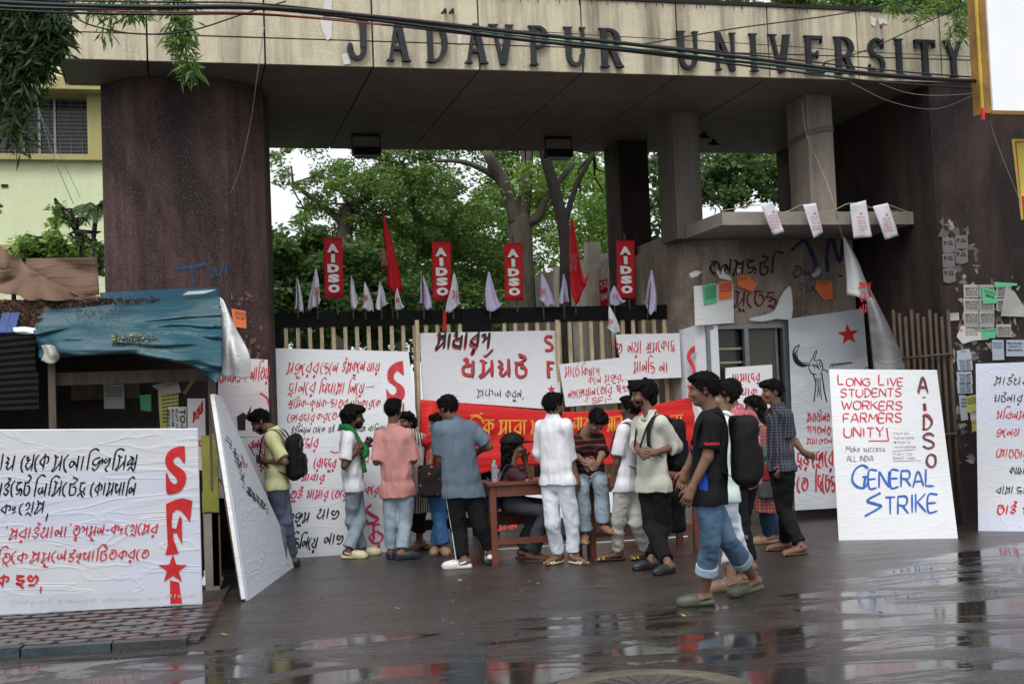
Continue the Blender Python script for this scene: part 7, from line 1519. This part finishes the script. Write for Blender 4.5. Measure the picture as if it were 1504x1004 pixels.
def palm(label, base, tip, n, Lr, seed, mt='leaf_palm', th=.09):
    b, c = at(*base), at(*tip); t = thing('palm', label, 'palm', (b[0], b[1], 0)); r = np.random.RandomState(seed)
    build('trunk', MB().tube([(b[0], b[1], 0), b, c], [th, th * .9, th * .7], 8), 'bark', t, True); V = []; Q = []; mb = MB()
    for k in range(n):
        a = 2 * math.pi * (k + r.uniform(-.3, .3)) / n; el = r.uniform(.1, 1.1); Ln = Lr * r.uniform(.8, 1.1); P = []
        for s in np.linspace(0, 1, 12): P.append(c + np.array([math.cos(a) * math.cos(el) * s * Ln, math.sin(a) * math.cos(el) * s * Ln, math.sin(el) * s * Ln - .75 * Ln * s * s]))
        mb.tube(P[::2], [.016, .013, .011, .009, .007, .004], 4)
        for i in range(1, 12):
            for u in (0, .33, .66):
                p0 = P[i - 1] * (1 - u) + P[i] * u; d = unit(P[i] - P[i - 1]); sd_ = unit(np.cross(d, ZZ))
                for sg in (1, -1):
                    q = p0 + unit(sd_ * sg + d * .6 - ZZ * .55 + r.normal(size=3) * .08) * Ln * .28 * math.sin(min(1, (i + u) / 12 + .12) * math.pi) ** .6; w_ = d * .014 * (Ln + .4); k0 = len(V); V.extend([p0, p0 * .5 + q * .5 + w_, q, p0 * .5 + q * .5 - w_]); Q.append((k0, k0 + 1, k0 + 2, k0 + 3))
    build('frond_stems', mb, 'leaf_palm', t, True); quadmesh('fronds', np.array(V), np.array(Q), mt, t, False)
palm('palm with drooping fronds above the middle of the gate', (585, 420, 26), (590, 262, 26), 15, 1.35, 3); palm('small palm beside the left pillar in front of the lime building', (130, 420, 17), (142, 305, 17), 9, .62, 4, th=.04)
palm('palm fronds at the upper left in front of the lime building', (-30, 420, 17), (-22, 310, 17), 9, .5, 5, th=.04)
palm('dark palm behind the boundary wall', (880, 480, 27), (886, 300, 27), 13, 1.2, 6)
tree('garden_shrub', 'light green feathery shrub on the wall below the lime building', [(60, 400, 16, .03), (66, 370, 16, .02)], [], [(62, 358, 16, .28, .3, .16), (40, 372, 16, .2, .2, .12), (95, 368, 16, .3, .2, .12), (85, 335, 16, .06, .1, .14)], 2600, 'leaf_bright', .085, 34, 12, 'bark_dark', cr=(.05, .12), cat='shrub', asp=.22)
tree('thin_shrub', 'yellowish plant with thin stems beside the left pillar', [(120, 400, 15.5, .02), (112, 340, 15.5, .012)], [], [(112, 325, 15.5, .18, .1, .06), (128, 360, 15.5, .15, .1, .14), (85, 312, 15.5, .1, .1, .12)], 500, 'leaf_bamboo', .08, 16, 13, 'bark_dark', cr=(.04, .1), cat='shrub', asp=.25)
tree('low_hedge', 'dark hedge above the brown tarpaulin at the far left', [(20, 420, 18, .03), (20, 390, 18, .02)], [], [(-20, 385, 18, .5, .4, .2), (60, 385, 18, .6, .4, .2), (120, 385, 18, .5, .3, .2)], 5000, 'leaf_dark', .09, 50, 14, 'bark_dark', cr=(.1, .2), cat='hedge')
def hanging(label, stems, mt, n, size, seed, name='bamboo_branch', sp=.09):
    P0 = at(*stems[0][0]); t = thing(name, label, 'branch', P0); mb = MB(); C_ = []; R_ = []
    for st_ in stems:
        P = crom(np.array([at(*q) for q in st_]), 6); mb.tube(P, list(np.linspace(.010, .003, len(P))), 5); C_ += list(P[3:]); R_ += [sp] * (len(P) - 3)
    build('stem', mb, 'bark_dark', t, True); leaves('foliage', mt, t, (np.array(C_), np.array(R_)), n, size, 1.0, seed, .95, .17)
hanging('bamboo branch hanging in front of the beam, longest one', [[(250, -60, 11.5), (254, 0, 11.4), (262, 50, 11.4), (276, 108, 11.4)], [(256, -40, 11.5), (262, 20, 11.4), (256, 62, 11.4)], [(270, -30, 11.5), (272, 20, 11.4), (270, 50, 11.4)], [(262, 30, 11.4), (272, 70, 11.4), (280, 112, 11.4)]], 'leaf_bamboo', 620, .13, 21, sp=.10)
hanging('short bamboo sprig hanging in front of the beam left end', [[(180, -60, 11.5), (168, 0, 11.4), (156, 52, 11.4)], [(188, -50, 11.5), (192, 0, 11.4), (190, 24, 11.4)], [(170, -60, 11.5), (145, -5, 11.4), (142, 15, 11.4)], [(205, -50, 11.5), (203, 0, 11.4), (206, 20, 11.4)]], 'leaf_bamboo', 380, .12, 22, sp=.08)
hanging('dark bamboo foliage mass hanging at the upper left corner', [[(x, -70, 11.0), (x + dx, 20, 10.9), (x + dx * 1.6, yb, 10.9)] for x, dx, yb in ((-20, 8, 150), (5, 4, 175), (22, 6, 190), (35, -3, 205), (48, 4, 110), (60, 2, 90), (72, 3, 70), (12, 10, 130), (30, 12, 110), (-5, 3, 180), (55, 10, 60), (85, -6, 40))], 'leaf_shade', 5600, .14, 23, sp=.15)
hanging('leafy twig drooping over the letters at the right end of the beam', [[(1440, -60, 12.6), (1424, 0, 12.5), (1416, 50, 12.5)], [(1400, -50, 12.6), (1385, 0, 12.5), (1345, 22, 12.5)], [(1428, -40, 12.6), (1408, 10, 12.5), (1402, 55, 12.5)], [(1330, -40, 12.6), (1320, -5, 12.5), (1310, 10, 12.5)]], 'leaf_mid', 900, .12, 24, 'tree_branch', .12)
tree('roof_tree', 'tree foliage rising above the right end of the beam', [(1180, 10, 20, .2), (1180, -60, 20, .15)], [], [(1130, -6, 19, .9, .6, .28), (1220, -5, 19, 1.0, .6, .35), (1320, -2, 19, 1.0, .6, .35), (1400, 0, 19, .8, .6, .4), (1040, -20, 19, .5, .5, .2)], 9000, 'leaf_mid', .12, 70, 25, 'bark_dark', cr=(.14, .3))
# ---------------------------------------------------------------- overhead cables
def cable(lb, pts, r, mt, group='overhead cables'):
    tag(build('overhead_cable', MB().tube(crom(np.array([at(*q) for q in pts]), 7), r, 6), mt, None, True), lb, 'cable', group)
base = [(-200, -14), (0, 3), (200, 8), (380, 9), (560, 26), (760, 50), (940, 68), (1124, 88), (1300, 108), (1504, 122), (1750, 140)]
for k, (o_, mt, r_, lb) in enumerate([(0, 'cable', .016, 'thick black overhead cable at the top of the bundle'), (4, 'cable_green', .008, 'thin green overhead cable in the bundle'), (6, 'cable', .013, 'second black overhead cable of the bundle'), (-3, 'cable', .007, 'thin black overhead cable above the bundle'), (9, 'cable_red', .006, 'thin red overhead cable in the bundle left half'), (11, 'cable', .009, 'lowest black overhead cable of the bundle')]):
    cable(lb, [(x, y + o_ + 2.2 * math.sin(x / 170 + k * 1.3), 9.6 + .05 * k) for x, y in base if not (mt == 'cable_red' and x > 700)], r_, mt)
cable('slack black cable looping below the bundle at the left', [(0, -5, 9.9), (90, 15, 9.9), (130, 36, 9.9), (200, 50, 9.9), (280, 45, 9.9), (360, 20, 9.9), (420, 2, 9.9)], .006, 'cable')
cable('thin black cable sloping up to the right across the letters', [(940, 66, 10.1), (1080, 42, 10.1), (1250, 18, 10.1), (1420, -20, 10.1)], .006, 'cable')
cable('black cable rising from the bundle past the Y letter', [(1210, 92, 10.2), (1270, 75, 10.2), (1330, 48, 10.2), (1420, 5, 10.2)], .006, 'cable')
cable('thin cable running level across the letters to the billboard', [(380, 20, 10.3), (760, 45, 10.3), (1124, 66, 10.3), (1300, 78, 10.3), (1504, 86, 10.3)], .0035, 'cable')
cable('thin grey wire sagging under the right end of the beam', [(1250, 122, 12.7), (1310, 150, 12.7), (1375, 160, 12.7), (1440, 136, 12.0), (1480, 124, 11.6)], .004, 'cable_grey')
cable('second thin grey wire sagging under the right end of the beam', [(1270, 114, 12.7), (1340, 138, 12.7), (1420, 138, 12.4), (1500, 122, 11.6)], .004, 'cable_grey')
cable('loose grey wire hanging down the left pillar face', [(388, 40, 12.9), (378, 110, 12.9), (368, 180, 13.2), (352, 250, 13.4), (338, 285, 13.5)], .004, 'cable_grey')
cable('long grey wire crossing the lime building from the upper left', [(5, -10, 13), (28, 50, 13), (48, 125, 13), (75, 220, 13), (108, 300, 13)], .004, 'cable_grey')
cable('second grey wire crossing the lime building lower down', [(55, 160, 13.2), (90, 232, 13.2), (118, 290, 13.2)], .003, 'cable_grey')
cable('thin wire hanging from the billboard corner', [(1453, 175, 9.6), (1466, 215, 9.6), (1490, 275, 9.6), (1500, 300, 9.6)], .003, 'cable_grey')
cable('pale cord tied down the pale column to the canopy', [(1178, 150, 13.6), (1185, 200, 13.6), (1205, 245, 13.6), (1225, 300, 13.45), (1237, 348, 13.6)], .005, 'rope')
